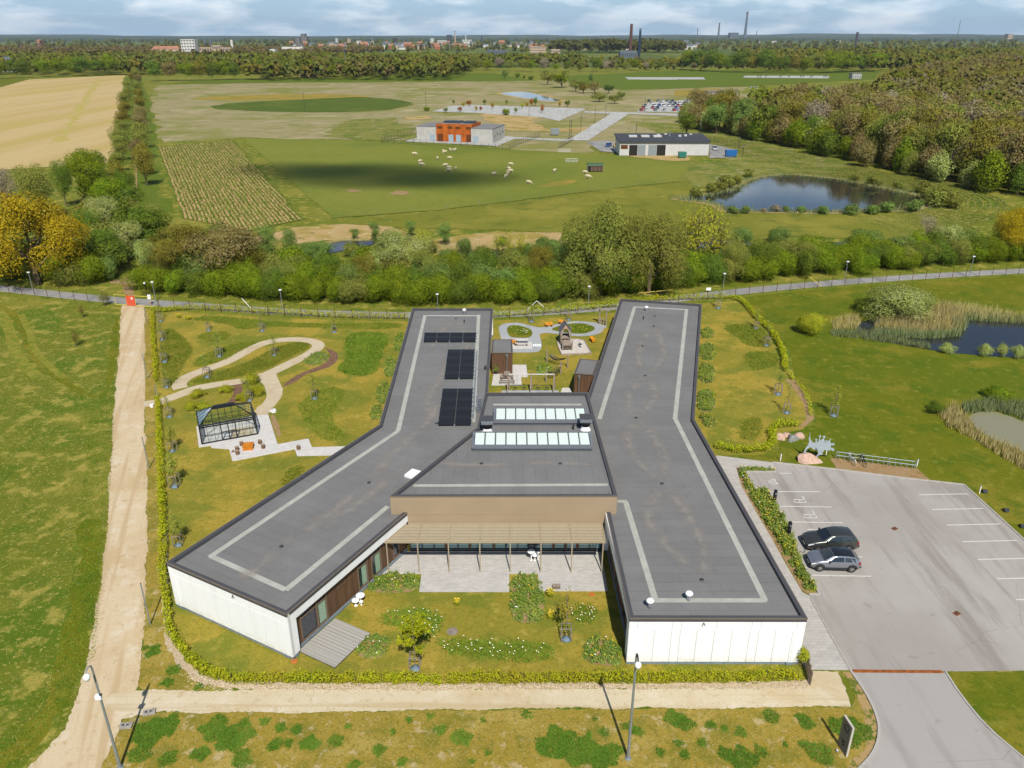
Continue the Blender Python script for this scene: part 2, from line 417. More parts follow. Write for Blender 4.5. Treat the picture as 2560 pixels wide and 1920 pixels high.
zone('green_strip',[VQ(0,500),VQ(500,470),VQ(960,470),VQ(1250,520),VQ(500,525),VQ(0,530),VS(1020,540),VS(1500,505)],g_rough,.12,3,14,11)
zone('green_pasture_strip',[VQ(1400,490),VQ(2212,450),VR(1300,455),VR(1250,510),VR(300,560),VR(0,570),VQ(1780,580),VQ(1450,540)],g_rough,.13,3,14,12)
zone('brown_field',[VR(-30,580),VR(250,570),VR(270,600),VR(50,625),VR(-30,620)],g_rim,.15,1,8,13)
# --- pasture, nursery, sandy banks
zone('sheep_pasture',[VS(1565,890),VS(2212,905),VQ(600,920),VQ(1000,960),VQ(1500,985),VQ(2212,1030),VN(2212,40),VN(2150,140),VN(1700,190),VN(1100,265),VN(600,325),VN(0,372),VM_(2140,380)],g_pasture,.12,.5,6,14)
for q in ([VN(0,195),VN(60,188),VN(125,200),VN(60,214)],[VN(300,212),VN(350,198),VN(435,208),VN(400,226),VN(310,228)]):
 zone('bare_patch',smooth_poly(q,2),g_soil,.13,.4,2)
zone('worn_patch',smooth_poly([VN(1225,172),VN(1400,135),VN(1520,128),VN(1480,150),VN(1300,182)],2),g_rim,.13,.5,3)
zone('nursery_field',[VS(1010,945),VS(1490,900),VM_(1960,380),VM_(1600,460),VM_(1180,375)],g_rough,.1,.6,4,15)
zone('sandy_bank',[VM_(1560,520),VM_(1900,435),VM_(2212,415),VN(330,430),VN(420,470),VN(380,520),VN(160,530),VM_(2100,520),VM_(1700,560)],g_sandbank,.1,.8,4,16)
zone('reedy_bank',[VN(560,520),VN(900,470),VN(1420,470),VN(1400,560),VN(900,580),VN(600,585)],g_sandbank,.1,.8,4,17)
zone('pond_meadow',[VN(0,380),VN(600,330),VN(1100,270),VN(1700,195),VN(2150,145),VO(0,100),VO(330,330),VO(1450,340),VO(1900,420),VO(1500,520),VO(300,480),VN(2100,480),VN(1400,470),VN(700,440),VN(0,425)],ground_mat('pond_meadow_grass',C('7f8038'),[(C('98904a'),.04,.45,.65,.8,5),(C('647030'),.15,.5,.7,.8,5),(C('b0a468'),.4,.58,.75,.6,5)],bump=.6,bscale=1.5,bdist=.2),.09,1,5,18)
zone('scrub_meadow',[VR(-330,780),VR(60,800),VR(430,890),VR(700,960),VR(1100,1050),VO(1000,90),VO(560,85),VO(400,130),VO(-100,225),VN(2010,200),VN(2150,150),VR(70,1050),VR(300,1030),VR(200,930),VR(-100,870)],g_scrub,.088,2,5,33)
# --- water
WZ=.16
def pond(name,poly,mat=m_water,z=WZ,bank=None,bw=1.0):
 p=smooth_poly(poly,2)
 if bank:
  cx=sum(a[0] for a in p)/len(p);cy=sum(a[1] for a in p)/len(p)
  q=[]
  for a in p:
   d=Vector((a[0]-cx,a[1]-cy));L=d.length;d*=(L+bw)/L;q.append((cx+d.x,cy+d.y))
  zone(name+'_bank',rough_edge(q,2,bw*.3,3),bank,z-.02)
 return struct(name,MB().sheet(rough_edge(p,1.5,.12,5),z),mat)
BIGPOND=[VO(440,135),VO(560,105),VO(700,95),VO(900,112),VO(1050,130),VO(1250,170),VO(1480,222),VO(1640,250),VO(1620,290),VO(1450,325),VO(1100,336),VO(800,342),VO(450,335),VO(290,335),VO(240,290),VO(60,262),VO(-60,255),VO(130,232),VO(330,195)]
pond('large_pond',BIGPOND,bank=g_sandbank,bw=1.6)
pond('stream_pond',[VN(-190,560),VN(-80,532),VN(0,520),VN(90,524),VN(170,518),VN(215,535),VN(150,560),VN(60,572),VN(-60,600),VN(-200,610)])
pond('stream_pond',[VN(620,600),VN(700,582),VN(800,590),VN(880,574),VN(1000,580),VN(1130,562),VN(1260,566),VN(1380,548),VN(1450,570),VN(1300,600),VN(1150,612),VN(1000,636),VN(860,632),VN(700,650),VN(600,630)])
pond('stream_pond',[VO(960,545),VO(1060,525),VO(1180,535),VO(1200,590),VO(1090,620),VO(980,610)])
pond('stream_pond',[VO(100,530),VO(330,520),VO(460,530),VO(450,560),VO(300,580),VO(120,570)])
pond('far_pond',[VQ(985,602),VQ(1080,592),VQ(1180,592),VQ(1260,612),VQ(1330,630),VQ(1415,648),VQ(1330,655),VQ(1220,642),VQ(1100,622)],bank=g_sandbank,bw=6)
NPOND=[VP(720,610),VP(900,540),VP(1300,560),VP(1700,540),VP(2250,560),VP(2700,600),VP(2900,900),VP(2212,885),VP(1640,848),VP(1250,790),VP(1000,735),VP(780,690)]
pond('reed_pond',NPOND,z=.05)
MPOND=[VP(1735,1375),VP(1880,1338),VP(2050,1370),VP(2212,1440),VP(2500,1540),VP(2600,1800),VP(2350,1800),VP(2120,1659),VP(1900,1570),VP(1770,1470)]
pond('murky_pond',MPOND,m_murky,z=.05)
# --- far roads and yards
zone('far_car_park',[VQ(570,718),VQ(690,682),VQ(830,676),VQ(1560,700),VQ(1385,780),VQ(1285,757),VQ(860,728)],g_yard,.16,.3,6,2)
zone('far_road',[VQ(1440,905),VQ(1570,905),VQ(1830,735),VQ(2260,752),VQ(2260,738),VQ(1900,726),VQ(1550,716),VQ(1540,726),VQ(1715,733)],g_yard,.17)
zone('pump_yard',[VQ(385,912),VQ(480,885),VQ(1060,880),VQ(1120,885),VQ(985,942)],g_yard,.18)
zone('pump_road',[VQ(1060,882),VQ(1250,890),VQ(1460,898),VQ(1440,912),VQ(1110,894)],g_yard,.172)
zone('depot_yard',[VQ(1560,915),VQ(1700,905),VQ(1790,930),VQ(1740,985),VQ(1650,975)],g_road,.175)
zone('depot_yard',[VR(190,930),VR(260,940),VR(355,965),VR(345,1015),VR(190,1020)],g_road,.175)
zone('depot_apron',[VQ(1740,988),VQ(2212,1008),VR(60,1012),VR(60,1035),VQ(2100,1040),VQ(1780,1000)],g_sandbank,.176,.4,3)
zone('staff_car_park',[VQ(1880,720),VQ(1960,660),VQ(2212,645),VR(220,650),VR(200,700),VR(60,735),VQ(2212,725)],g_yard,.177)
zone('far_parking_strip',[VR(400,500),VR(420,488),VR(960,488),VR(955,505)],g_yard,.2)
zone('far_parking_strip',[VR(-100,512),VR(-90,498),VR(150,498),VR(165,512)],g_yard,.2)
zone('far_parking_strip',[VQ(1820,512),VQ(1830,498),VQ(2160,498),VQ(2140,514)],g_yard,.206)
zone('gravel_bank',[VQ(860,735),VQ(1000,728),VQ(1280,760),VQ(1200,775),VQ(1300,830),VQ(1580,822),VQ(1540,850),VQ(1060,845),VQ(950,800)],g_sandbank,.15,1.5,6,20)
zone('gravel_bank',[VQ(370,755),VQ(540,745),VQ(560,765),VQ(400,775)],g_sandbank,.15,1,5,21)
# --- asphalt cycle road between the fence and the tree belt
rt=[(-160,596),(0,614),(250,641),(430,653),(620,668),(890,677),(1065,674),(1200,667),(1330,657),(1520,632),(1700,613),(1950,594),(2212,579),(2500,566)]
rb=[(-160,613),(0,632),(250,658),(430,669),(620,682),(890,688),(1065,686),(1200,679),(1330,669),(1520,645),(1700,625),(1950,605),(2212,591),(2500,577)]
rc=[((a[0]+b[0])/2,(a[1]+b[1])/2) for a,b in zip(PL(rt),PL(rb))]
ROADC=smooth_poly(rc,2,False)
mb=MB();strip_mesh(mb,ROADC,5.6,.012);struct('road_verge',mb,ground_mat('verge_grass',C('80843c'),[(C('5f7028'),.3,.45,.65,.8,5),(C('a39a56'),.8,.55,.75,.6,5)],bump=.5,bscale=4))
mb=MB();strip_mesh(mb,ROADC,2.9,.02);struct('asphalt_road',mb,g_road)
mb=MB();Lp,Rp=ribbon(ROADC,2.7);strip_mesh(mb,Rp,.09,.026);struct('road_edge_line',mb,plain('road_paint',C('d0cdc6'),.7))
zone('dirt_mound_path',smooth_poly([VM_(690,790),VM_(770,760),VM_(845,735),VM_(865,760),VM_(850,830),VM_(870,880),VM_(800,880),VM_(800,800)],1),g_soil,.016,.25,.8,22)
# --- left meadow mowing bands, gravel track, front path
zone('tall_grass_band',smooth_poly([VT(-60,280),VT(60,300),VT(170,420),VT(230,640),VT(330,760),VT(480,870),VT(700,1010),VT(900,1030),VT(990,850),VT(1040,300),VT(980,330),VT(930,700),VT(900,990),VT(760,990),VT(560,860),VT(380,700),VT(270,500),VT(200,330),VT(60,220),VT(-60,215)],2),g_green,.006,.3,1.2,23)
zone('tall_grass_band',smooth_poly([VK(520,0),VK(700,0),VK(680,250),VK(600,780),VK(490,1150),VK(250,1500),VK(60,1659),VK(-150,1780),VK(-250,1780),VK(200,1400),VK(400,950),VK(470,600),VK(530,300)],1),g_green,.006,.35,1.0,24)
track=[(262,658),(258,740),(250,830),(243,930),(237,1030),(231,1123),(223,1204),(210,1304),(194,1414),(168,1495),(136,1575),(66,1658),(-40,1760),(150,1760),(220,1656),(239,1618),(255,1577),(268,1552),(310,1541),(355,1537),(500,1540),(700,1538),(900,1536),(1100,1532),(1400,1530),(1700,1529),(1836,1527),(1838,1512),(1820,1480),(1808,1449),(1748,1449),(1748,1475),(1740,1486),(1500,1487),(1100,1487),(700,1489),(440,1492),(323,1492),(296,1483),(305,1433),(313,1333),(318,1123),(316,1000),(313,900),(312,800),(313,720),(312,658)]
zone('gravel_track',rough_edge(rough_edge(PL(track[:15]+track[38:]),1.7,.14,24),.22,.07,25),g_sand,.0141)
zone('front_path',rough_edge(rough_edge(PL([(225,1520),(268,1552)]+track[18:38]+[(240,1500)]),1.9,.12,26),.22,.06,27),g_sandx,.0145)
zone('front_verge',PL([(268,1552),(310,1541),(355,1537),(900,1536),(1400,1530),(1836,1527),(1850,1500),(1880,1560),(1893,1610),(1880,1645),(1860,1665),(1800,1780),(180,1780),(220,1656),(255,1577)]),g_front,.008,.1,.5,26)
g_track=ground_mat('mown_track_grass',C('8f8c40'),[(C('a39a54'),.6,.45,.65,.8,4),(C('70802e'),.9,.48,.62,.9,4),(C('6a7628'),4,.5,.66,.6,3)],bump=.5,bscale=5)
for q_,w_ in (([VT(-40,240),VT(40,330),VT(100,480),VT(130,620),VT(210,740),VT(330,840)],1.5),([VT(180,300),VT(250,430),VT(290,600),VT(400,720),VT(560,850)],.9)):
 mb=MB();strip_mesh(mb,smooth_poly(q_,2,False),w_,.0072);struct('mown_track',mb,g_track)
zone('corner_verge',PL([(318,1123),(313,1333),(305,1433),(296,1483),(323,1492),(440,1492),(400,1440),(362,1400),(355,1300),(345,1100),(338,900),(330,672),(312,664),(312,800)]),g_front,.0085,.08,.5,27)
zone('stony_margin',PL([(352,1150),(350,1300),(358,1390),(385,1440),(430,1476),(520,1490),(900,1490),(1740,1487),(1750,1470),(1500,1476),(1000,1476),(520,1474),(440,1462),(400,1425),(372,1370),(362,1290),(360,1150)]),ground_mat('pale_stones',C('dcc4a0'),[(C('f2e6d0'),5,.5,.65,.9,4),(C('a88a62'),8,.5,.7,.9,4),(C('8a8440'),1.2,.6,.7,.8,5)],bscale=12,bump=1.0,bdist=.08),.018,.12,.4,28)
# --- kindergarten plot
PLOT=PL([(333,674),(500,676),(880,690),(1066,690),(1330,672),(1500,656),(1590,650),(1622,668),(1660,720),(1690,790),(1725,845),(1748,885),(1748,912),(1735,928),(1665,940),(1668,968),(1650,982),(1545,985),(1500,1100),(1620,1300),(1746,1455),(1746,1478),(1400,1478),(460,1476),(390,1420),(362,1330),(352,1200),(345,1000),(338,850)])
zone('plot_lawn',PLOT,g_lawn,.0102)
zone('right_meadow',[VD(560,0),VD(900,130),VD(1050,380),VD(1300,620),VD(1330,830),VD(1500,1080),VD(1520,1250),VD(1300,1290),VD(1200,1330),VD(1200,1480),VD(700,1530),VD(1700,1620),VE(770,230),VE(1750,345),VE(2300,900),VE(3000,1400),VE(4200,900),VO(2600,700),VO(2212,745),VO(900,800)],g_green,.006)
zone('drive_corner_grass',[VX(1560,600),VX(1700,800),VX(1900,1060),VX(2212,1310),VX(2600,1600),VX(3600,1600),VX(3600,592),VX(2212,606)],g_green,.0175,.05,.4,30)
# --- car park, drive, concrete walk
zone('car_park',[VE(280,172),VE(900,245),VE(1750,345),VE(2212,760),VE(2800,1290),VX(2900,585),VX(1600,600),VX(760,592),VX(610,330),VX(420,-20),VE(560,1180),VE(450,850),VE(330,560),VE(100,380),VE(30,245),VE(310,246)],g_park,.016)
zone('drive',[VX(775,605),VX(860,740),VX(940,880),VX(985,1000),VX(1000,1090),VX(985,1200),VX(940,1300),VX(850,1400),VX(700,1560),VX(500,1700),VX(-200,2100),VX(3000,2100),VX(2550,1600),VX(2212,1330),VX(1900,1070),VX(1680,800),VX(1550,608)],g_drive,.0165)
zone('concrete_walk',[VE(-140,120),VE(280,172),VE(310,246),VE(20,245),VE(0,210),VE(60,380),VE(200,620),VE(380,950),VE(510,1170),VE(580,1205),VX(430,-10),VX(620,330),VX(750,590),VX(400,586),VX(300,470),(17,44),(17,70)],g_slab,.0155)
zone('planting_soil',[VE(0,205),VE(40,238),VE(310,238),VE(40,250),VE(110,375),VE(160,395),VE(255,395),VE(380,625),VE(490,890),VE(575,1080),VE(640,1185),VE(560,1190),VE(500,1150),VE(360,900),VE(180,600),VE(40,350)],g_soil,.02)
zone('bicycle_ground',[VL(700,520),VL(830,530),VL(2050,690),VL(2230,850),VL(2212,870),VL(1700,815),VL(820,700)],g_soil,.017,.06,.3,31)
zone('roadside_soil',[VX(690,600),VX(770,605),VX(850,740),VX(930,880),VX(975,1000),VX(990,1100),VX(940,1290),VX(840,1400),VX(700,1420),VX(880,1240),VX(880,960),VX(800,760)],ground_mat('weedy_soil',C('c0a06c'),[(C('5f7428'),1.2,.5,.6,.9,5),(C('d8c090'),4,.55,.72,.7,4)],bump=.6,bscale=9),.0125,.08,.4,32)
# --- garden paths and terraces
def band(name,pts,w,mat,z,rough=.05):
 p=smooth_poly(pts,2,False);Lp,Rp=ribbon(p,w)
 return zone(name,rough_edge(Lp+Rp[::-1],.4,rough,7),mat,z)
loop=[VC(200,860),VC(160,760),VC(230,700),VC(380,640),VC(560,580),VC(690,510),VC(830,430),VC(980,385),VC(1180,372),VC(1330,390),VC(1385,430),VC(1300,500),VC(1150,570),VC(1010,640),VC(850,710),VC(650,745),VC(430,775),VC(300,800),VC(150,860),VC(0,915),VT(1240,1075)]
mb=MB();strip_mesh(mb,smooth_poly(loop[1:],2,False),1.75,.022);struct('garden_path',mb,g_path)
mb=MB();strip_mesh(mb,smooth_poly([VC(180,800),VC(160,770),VC(200,720),VC(240,695)],2,False),1.75,.0222);struct('garden_path',mb,g_path)
zone('garden_path',smooth_poly([VC(780,690),VC(1000,640),VC(1010,700),VC(1060,790),VC(1060,860),VC(1000,940),VC(940,1000),VC(935,1030),VC(830,1035),VC(815,985),VC(900,920),VC(925,860),VC(910,790),VC(870,740)],1),g_path,.0225,.05,.4,8)
zone('mulch_path',smooth_poly([VC(1060,770),VC(1150,700),VC(1280,640),VC(1400,600),VC(1480,530),VC(1440,460),VC(1410,440),VC(1500,470),VC(1550,520),VC(1510,590),VC(1400,640),VC(1250,680),VC(1180,740),VC(1070,790)],1),g_mulch,.021,.06,.4,9)
zone('mulch_path',smooth_poly([VC(570,760),VC(690,750),VC(720,800),VC(690,880),VC(640,930),VC(560,940),VC(630,870),VC(640,800)],1),g_mulch,.021,.06,.4,10)
TERR=[VA(170,590),VA(1000,440),VA(1165,428),VA(1295,838),VA(1720,760),VA(1770,880),VA(2350,862),VA(2350,985),VA(1565,1000),VA(1532,905),VA(670,1072),VA(625,905),VA(380,888),VA(365,858),VA(207,880)]
mb=MB();mb.prism(TERR,0,.06);struct('terrace',mb,g_terr)
zone('bare_soil',smooth_poly([VA(1190,430),VA(1240,415),VA(1330,600),VA(1335,720),VA(1300,740),VA(1250,640)],1),g_soil,.021,.04,.3,3)
zone('bare_soil',smooth_poly([VA(155,820),VA(175,780),VA(200,800),VA(200,840)],1),g_soil,.021,.02,.3,4)
# patio under the pergola
mb=MB();mb.prism([(-9.2,54.9),(-10.6,51.9),(-7.35,51.9),(-7.3,49.65),(-.22,49.65),(-.22,51.9),(2.1,51.9),(2.1,49.75),(7.55,49.75),(7.55,54.9)],0,.05);struct('patio',mb,g_patio)
# playground
mbp=MB()
oval_a=smooth_poly([VB(180,400),VB(260,345),VB(420,322),VB(560,328),VB(700,365),VB(880,412),VB(1000,400),VB(1150,360),VB(1350,310),VB(1560,292),VB(1760,312),VB(1900,328),VB(1980,365),VB(2070,385),VB(1990,440),VB(1960,500),VB(1800,548),VB(1600,562),VB(1400,550),VB(1200,520),VB(1000,496),VB(880,520),VB(915,620),VB(935,730),VB(900,810),VB(820,840),VB(430,840),VB(300,840),VB(230,620),VB(200,500)],1)
zone('playground_path',oval_a,g_play,.0225)
zone('grass_island',smooth_poly([VB(322,430),VB(360,380),VB(450,362),VB(620,390),VB(740,440),VB(770,490),VB(755,560),VB(680,590),VB(470,585),VB(370,565),VB(340,500)],2),g_green,.0275)
zone('grass_island',smooth_poly([VB(1060,440),VB(1250,370),VB(1450,335),VB(1640,335),VB(1790,370),VB(1860,420),VB(1790,480),VB(1640,518),VB(1450,512),VB(1240,480)],2),g_green,.0275)
zone('concrete_pad',[VB(400,680),VB(755,655),VB(768,782),VB(405,780)],g_terr,.0275)
zone('paved_corner',[VB(100,1200),VB(430,1050),VB(660,1050),VB(688,1265),VB(572,1268),VB(585,1410),VB(60,1412)],g_terr,.024)
zone('rubber_strip',[VB(240,1495),VB(1220,1495),VB(1250,1700),VB(200,1700)],g_play,.0235)
zone('concrete_step',[VB(1290,1450),VB(1420,1450),VB(1460,1540),VB(1250,1540)],g_terr,.024)
m_sand=ground_mat('play_sand',C('e6ded2'),[(C('d8cbb8'),1.5,.45,.7,.8,5),(C('f3eee6'),5,.5,.75,.6,4)],bump=.6,bscale=8)
# ---- the kindergarten building
VBk=zf(980,740,640/2212)
VG=zf(940,1220,620/2212)
ZR,ZS=4.1,3.82
ZC,ZCS=5.62,5.36
LW=[(-25.76,47.98),(-15.32,42.25),(-2.6,66.0),(-2.73,107.48),(-14.32,107.48),(-13.39,70.63)]
RW=[(7.93,41.86),(19.9,41.83),(18.65,71.78),(27.73,109.39),(16.17,111.9),(7.62,74.7)]
CB=[(-9.97,54.72),(8.62,54.78),(8.0,75.1),(-2.83,75.0),(-3.37,66.95)]
def felt(name,rot,rot2=None,lap=1.0):
 t=NT(name);p=t.pos()
 base=C('858482')
 v=t.mapv(p,(1,1,1),(0,0,rot))
 br=t.node('ShaderNodeTexBrick');t.set(br,'Vector',v);br.offset=.37
 t.set(br,'Color1',tuple(x*.94 for x in base));t.set(br,'Color2',tuple(x*1.04 for x in base));t.set(br,'Mortar',tuple(x*.66 for x in base))
 t.set(br,'Scale',1.0);t.set(br,'Mortar Size',.022);t.set(br,'Brick Width',7.5);t.set(br,'Row Height',lap);t.set(br,'Mortar Smooth',.5)
 c=t.mix(t.math('MULTIPLY',t.ramp(t.noise(p,.22,6,.62),.4,.7),.5),br.outputs[0],tuple(x*1.25 for x in base))
 c=t.mix(t.math('MULTIPLY',t.ramp(t.noise(p,1.3,6,.65),.5,.75),.35),c,tuple(x*.75 for x in base))
 c=t.mix(t.math('MULTIPLY',t.ramp(t.noise(p,30,2),.5,.8),.3),c,tuple(x*1.5 for x in base))
 t.pbr(c,.9,0,.2,t.bump(t.noise(p,40,3),.35,.01));return reg(name,t)
f_left=felt('roof_felt_left',R(28.6));f_back=felt('roof_felt_back',R(0));f_right=felt('roof_felt_right',R(0));f_rb=felt('roof_felt_right_back',R(13.5));f_hall=felt('roof_felt_hall',R(90),lap=1.0)
m_edge=plain('dark_roof_edging',C('57575a'),.7,0,.3,.06,.6)
m_trim=plain('bronze_trim',C('8f8274'),.5,.2,.4,.05)
m_strip=plain('pale_felt_strip',C('c2c3b6'),.9,0,.2,.07,1.2,.3,30)
def facade():
 t=NT('white_facade_panel');p=t.pos();c=(.80,.80,.785)
 c=t.mix(t.math('MULTIPLY',t.ramp(t.noise(t.mapv(p,(2.2,2.2,.16)),1.0,4,.6),.5,.72),.55),c,(.68,.675,.65))
 sx=t.node('ShaderNodeSeparateXYZ');t.set(sx,0,p)
 c=t.mix(t.math('MULTIPLY',t.math('MULTIPLY',t.ramp(sx.outputs[2],.95,.25),t.ramp(t.noise(p,2.5,4,.6),.4,.65)),.5),c,(.55,.52,.44))
 t.pbr(c,.6,0,.3);return reg('white_facade_panel',t)
m_white=facade()
m_gap=plain('facade_joint',(.56,.56,.54),.9,var=0)
m_joint=plain('white_joint_band',(.86,.86,.85),.5,var=0)
m_plinth=plain('plinth_render',C('8b9aa3'),.9,var=.1,scale=2)
m_beige=plain('beige_metal_cladding',C('b9a284'),.55,.0,.35,.03,.5)
m_perg=plain('beige_aluminium',C('bfae90'),.5,.0,.35,.03)
def timber(name,col,w=.12):
 t=NT(name);p=t.obj()
 wv=t.node('ShaderNodeTexWave',wave_type='BANDS',bands_direction='DIAGONAL');t.set(wv,'Vector',t.mapv(p,(1,1,.0001)));t.set(wv,'Scale',2.2)
 c=t.mix(t.ramp(t.noise(t.mapv(p,(6,6,.35)),1.2,5,.6),.3,.7),tuple(x*.72 for x in col),tuple(x*1.2 for x in col))
 c=t.mix(t.math('MULTIPLY',t.ramp(wv.outputs['Fac'],.75,.95),.6),c,tuple(x*.35 for x in col))
 t.pbr(c,.8,0,.2);return reg(name,t)
m_timber=timber('brown_timber_cladding',C('7a5c44'))
m_frame=plain('brown_window_frame',C('8d7763'),.5,.1,.4,.05)
def glass(name,col,rough=.04):
 t=NT(name);t.pbr(col,rough,0,.9,None,Coat_Weight=.6,Coat_Roughness=.02);return reg(name,t)
m_glass=glass('window_glass',(.02,.028,.045))
m_glass_t=glass('hall_glass',(.10,.19,.20))
m_curtain=plain('pale_green_curtain',C('a9c4a8'),.9,var=.1,scale=8)
m_alu=plain('galvanised_metal',C('b9c0c4'),.4,.6,.5,.06,4)
m_black=plain('black_plastic',(.012,.012,.014),.45,0,.4,var=0)
m_darkm=plain('dark_grey_metal',(.045,.05,.055),.4,.3,.4,var=.05)
m_whitep=plain('white_plastic',(.82,.82,.8),.4,var=.02)
bld=thing('kindergarten',(-3,70,0),'long grey flat-roofed kindergarten with two bent wings and a raised beige hall','building')
bld.location=(0,0,0)
def bpart(name,mb,mat,parent=None,**k):return mb.build(name,mat,parent or bld,**k)
def inset(poly,d):
 n=len(poly);out=[]
 a=sum(poly[i][0]*poly[(i+1)%n][1]-poly[(i+1)%n][0]*poly[i][1] for i in range(n));sg=1 if a>0 else -1
 for i in range(n):
  p0,p1,p2=Vector(poly[i-1]),Vector(poly[i]),Vector(poly[(i+1)%n])
  d1=(p1-p0).normalized();d2=(p2-p1).normalized()
  n1=Vector((-d1.y,d1.x))*sg;n2=Vector((-d2.y,d2.x))*sg
  m=(n1+n2).normalized();k=d/max(.3,m.dot(n1));out.append((p1.x+m.x*k,p1.y+m.y*k))
 return out
def parapet(name,poly,z0,z1,w,mat):
 q=inset(poly,w);n=len(poly);mb=MB()
 for i in range(n):
  j=(i+1)%n
  a,b,c,d=poly[i],poly[j],q[j],q[i]
  mb.quad((*a,z1),(*b,z1),(*c,z1),(*d,z1));mb.quad((*d,z1),(*c,z1),(*c,z0),(*d,z0));mb.quad((*b,z1),(*a,z1),(*a,z0),(*b,z0))
 return mb.build(name,mat,bld)
# roofs: the two halves of each wing carry their felt in their own direction
def roofsheet(name,poly,z,mat):return MB().sheet(poly,z).build(name,mat,bld)
lwi,rwi,cbi=inset(LW,.3),inset(RW,.3),inset(CB,.3)
rl=roofsheet('wing_roof',[lwi[0],lwi[1],lwi[2],lwi[5]],ZS,f_left);rlb=roofsheet('wing_roof',[lwi[5],lwi[2],lwi[3],lwi[4]],ZS,f_back)
rr=roofsheet('wing_roof',[rwi[0],rwi[1],rwi[2],rwi[5]],ZS,f_right);rrb=roofsheet('wing_roof',[rwi[5],rwi[2],rwi[3],rwi[4]],ZS,f_rb)
for o,l in ((rl,'grey felt roof of the splayed front half of the left wing'),(rlb,'grey felt roof of the back half of the left wing'),(rr,'grey felt roof of the front half of the right wing'),(rrb,'grey felt roof of the back half of the right wing')):o['label']=l
rc_=roofsheet('hall_roof',cbi,ZCS,f_hall)
parapet('parapet',LW,ZS-.02,ZR,.3,m_edge);parapet('parapet',RW,ZS-.02,ZR,.3,m_edge);parapet('hall_parapet',CB,ZCS-.02,ZC,.3,m_edge)
def edge_trim(poly,idx,z):
 for i in idx:
  a,b=poly[i],poly[(i+1)%len(poly)]
  MB().beam((*a,z),(*b,z),.06,.09).build('roof_edge_trim',m_trim,bld)
edge_trim(LW,range(6),ZR-.03);edge_trim(RW,range(6),ZR-.03);edge_trim(CB,range(5),ZC-.03)
# walls
def wall(a,b,z0,z1,t,off,mat,name='wall',parent=None):
 a,b=Vector(a),Vector(b);d=(b-a).normalized();nn=Vector((-d.y,d.x))
 p=[a+nn*off,b+nn*off,b+nn*(off+t),a+nn*(off+t)]
 return MB().prism([(q.x,q.y) for q in p],z0,z1).build(name,mat,parent or bld)
def shrink(poly,d):return inset(poly,d)
for poly in (LW,RW):
 core=inset(poly,.75)
 MB().prism(core,.05,ZS-.05).build('wall_core',m_timber,bld)
MB().prism([(-8.4,55.2),(7.5,55.2),(7.5,74.6),(-2.6,74.6),(-2.6,66)],.05,3.6).build('hall_core',m_timber,bld)
MB().prism(inset(CB,.06),ZS+.01,ZCS-.03).build('hall_upper_wall',m_beige,bld)
def panels(a,b,z0,z1,fr,off,par,gap=.024,t=.05):
 a,b=Vector(a),Vector(b);L=(b-a).length;d=(b-a).normalized();nn=Vector((-d.y,d.x))
 fr=[0]+list(fr)+[1]
 for f0,f1 in zip(fr[:-1],fr[1:]):
  p=a+d*(f0*L+gap/2);q=a+d*(f1*L-gap/2)
  P=[p+nn*off,q+nn*off,q+nn*(off+t),p+nn*(off+t)]
  MB().prism([(v.x,v.y) for v in P],z0,z1).build('panel',m_white,par)
def endwall(a,b,up,lo,label):
 w=wall(a,b,.05,ZR-.1,.17,.09,m_gap,'end_wall');w['label']=label
 wall(a,b,.0,.26,.55,.075,m_plinth,'plinth',w)
 panels(a,b,3.12,ZR-.085,up,.035,w);panels(a,b,.27,3.04,lo,.035,w)
 wall(a,b,3.045,3.115,.05,.03,m_joint,'joint_band',w)
 return w
ew_r=endwall(RW[0],RW[1],(.049,.247,.297,.497,.696,.748,.951),(.05,.147,.245,.295,.39,.49,.59,.69,.742,.836,.934),'white panelled end wall of the right wing')
ew_l=endwall(LW[0],LW[1],(.10,.2,.305,.405,.5,.6,.7,.8,.9),(.10,.2,.305,.405,.5,.6,.7,.8,.9),'white panelled end wall of the left wing')
for w,a,b,f in ((ew_r,RW[0],RW[1],.42),(ew_l,LW[0],LW[1],.57)):
 a,b=Vector(a),Vector(b);p=a.lerp(b,f);d=(b-a).normalized();q=p+Vector((d.y,-d.x))*.03
 mk=MB();mk.beam((q.x,q.y,3.75),(q.x-d.x*.1,q.y-d.y*.1,3.42),.03,.03);mk.beam((q.x,q.y,3.75),(q.x+d.x*.12,q.y+d.y*.12,3.5),.03,.03)
 mk.build('bracket',m_darkm,w)
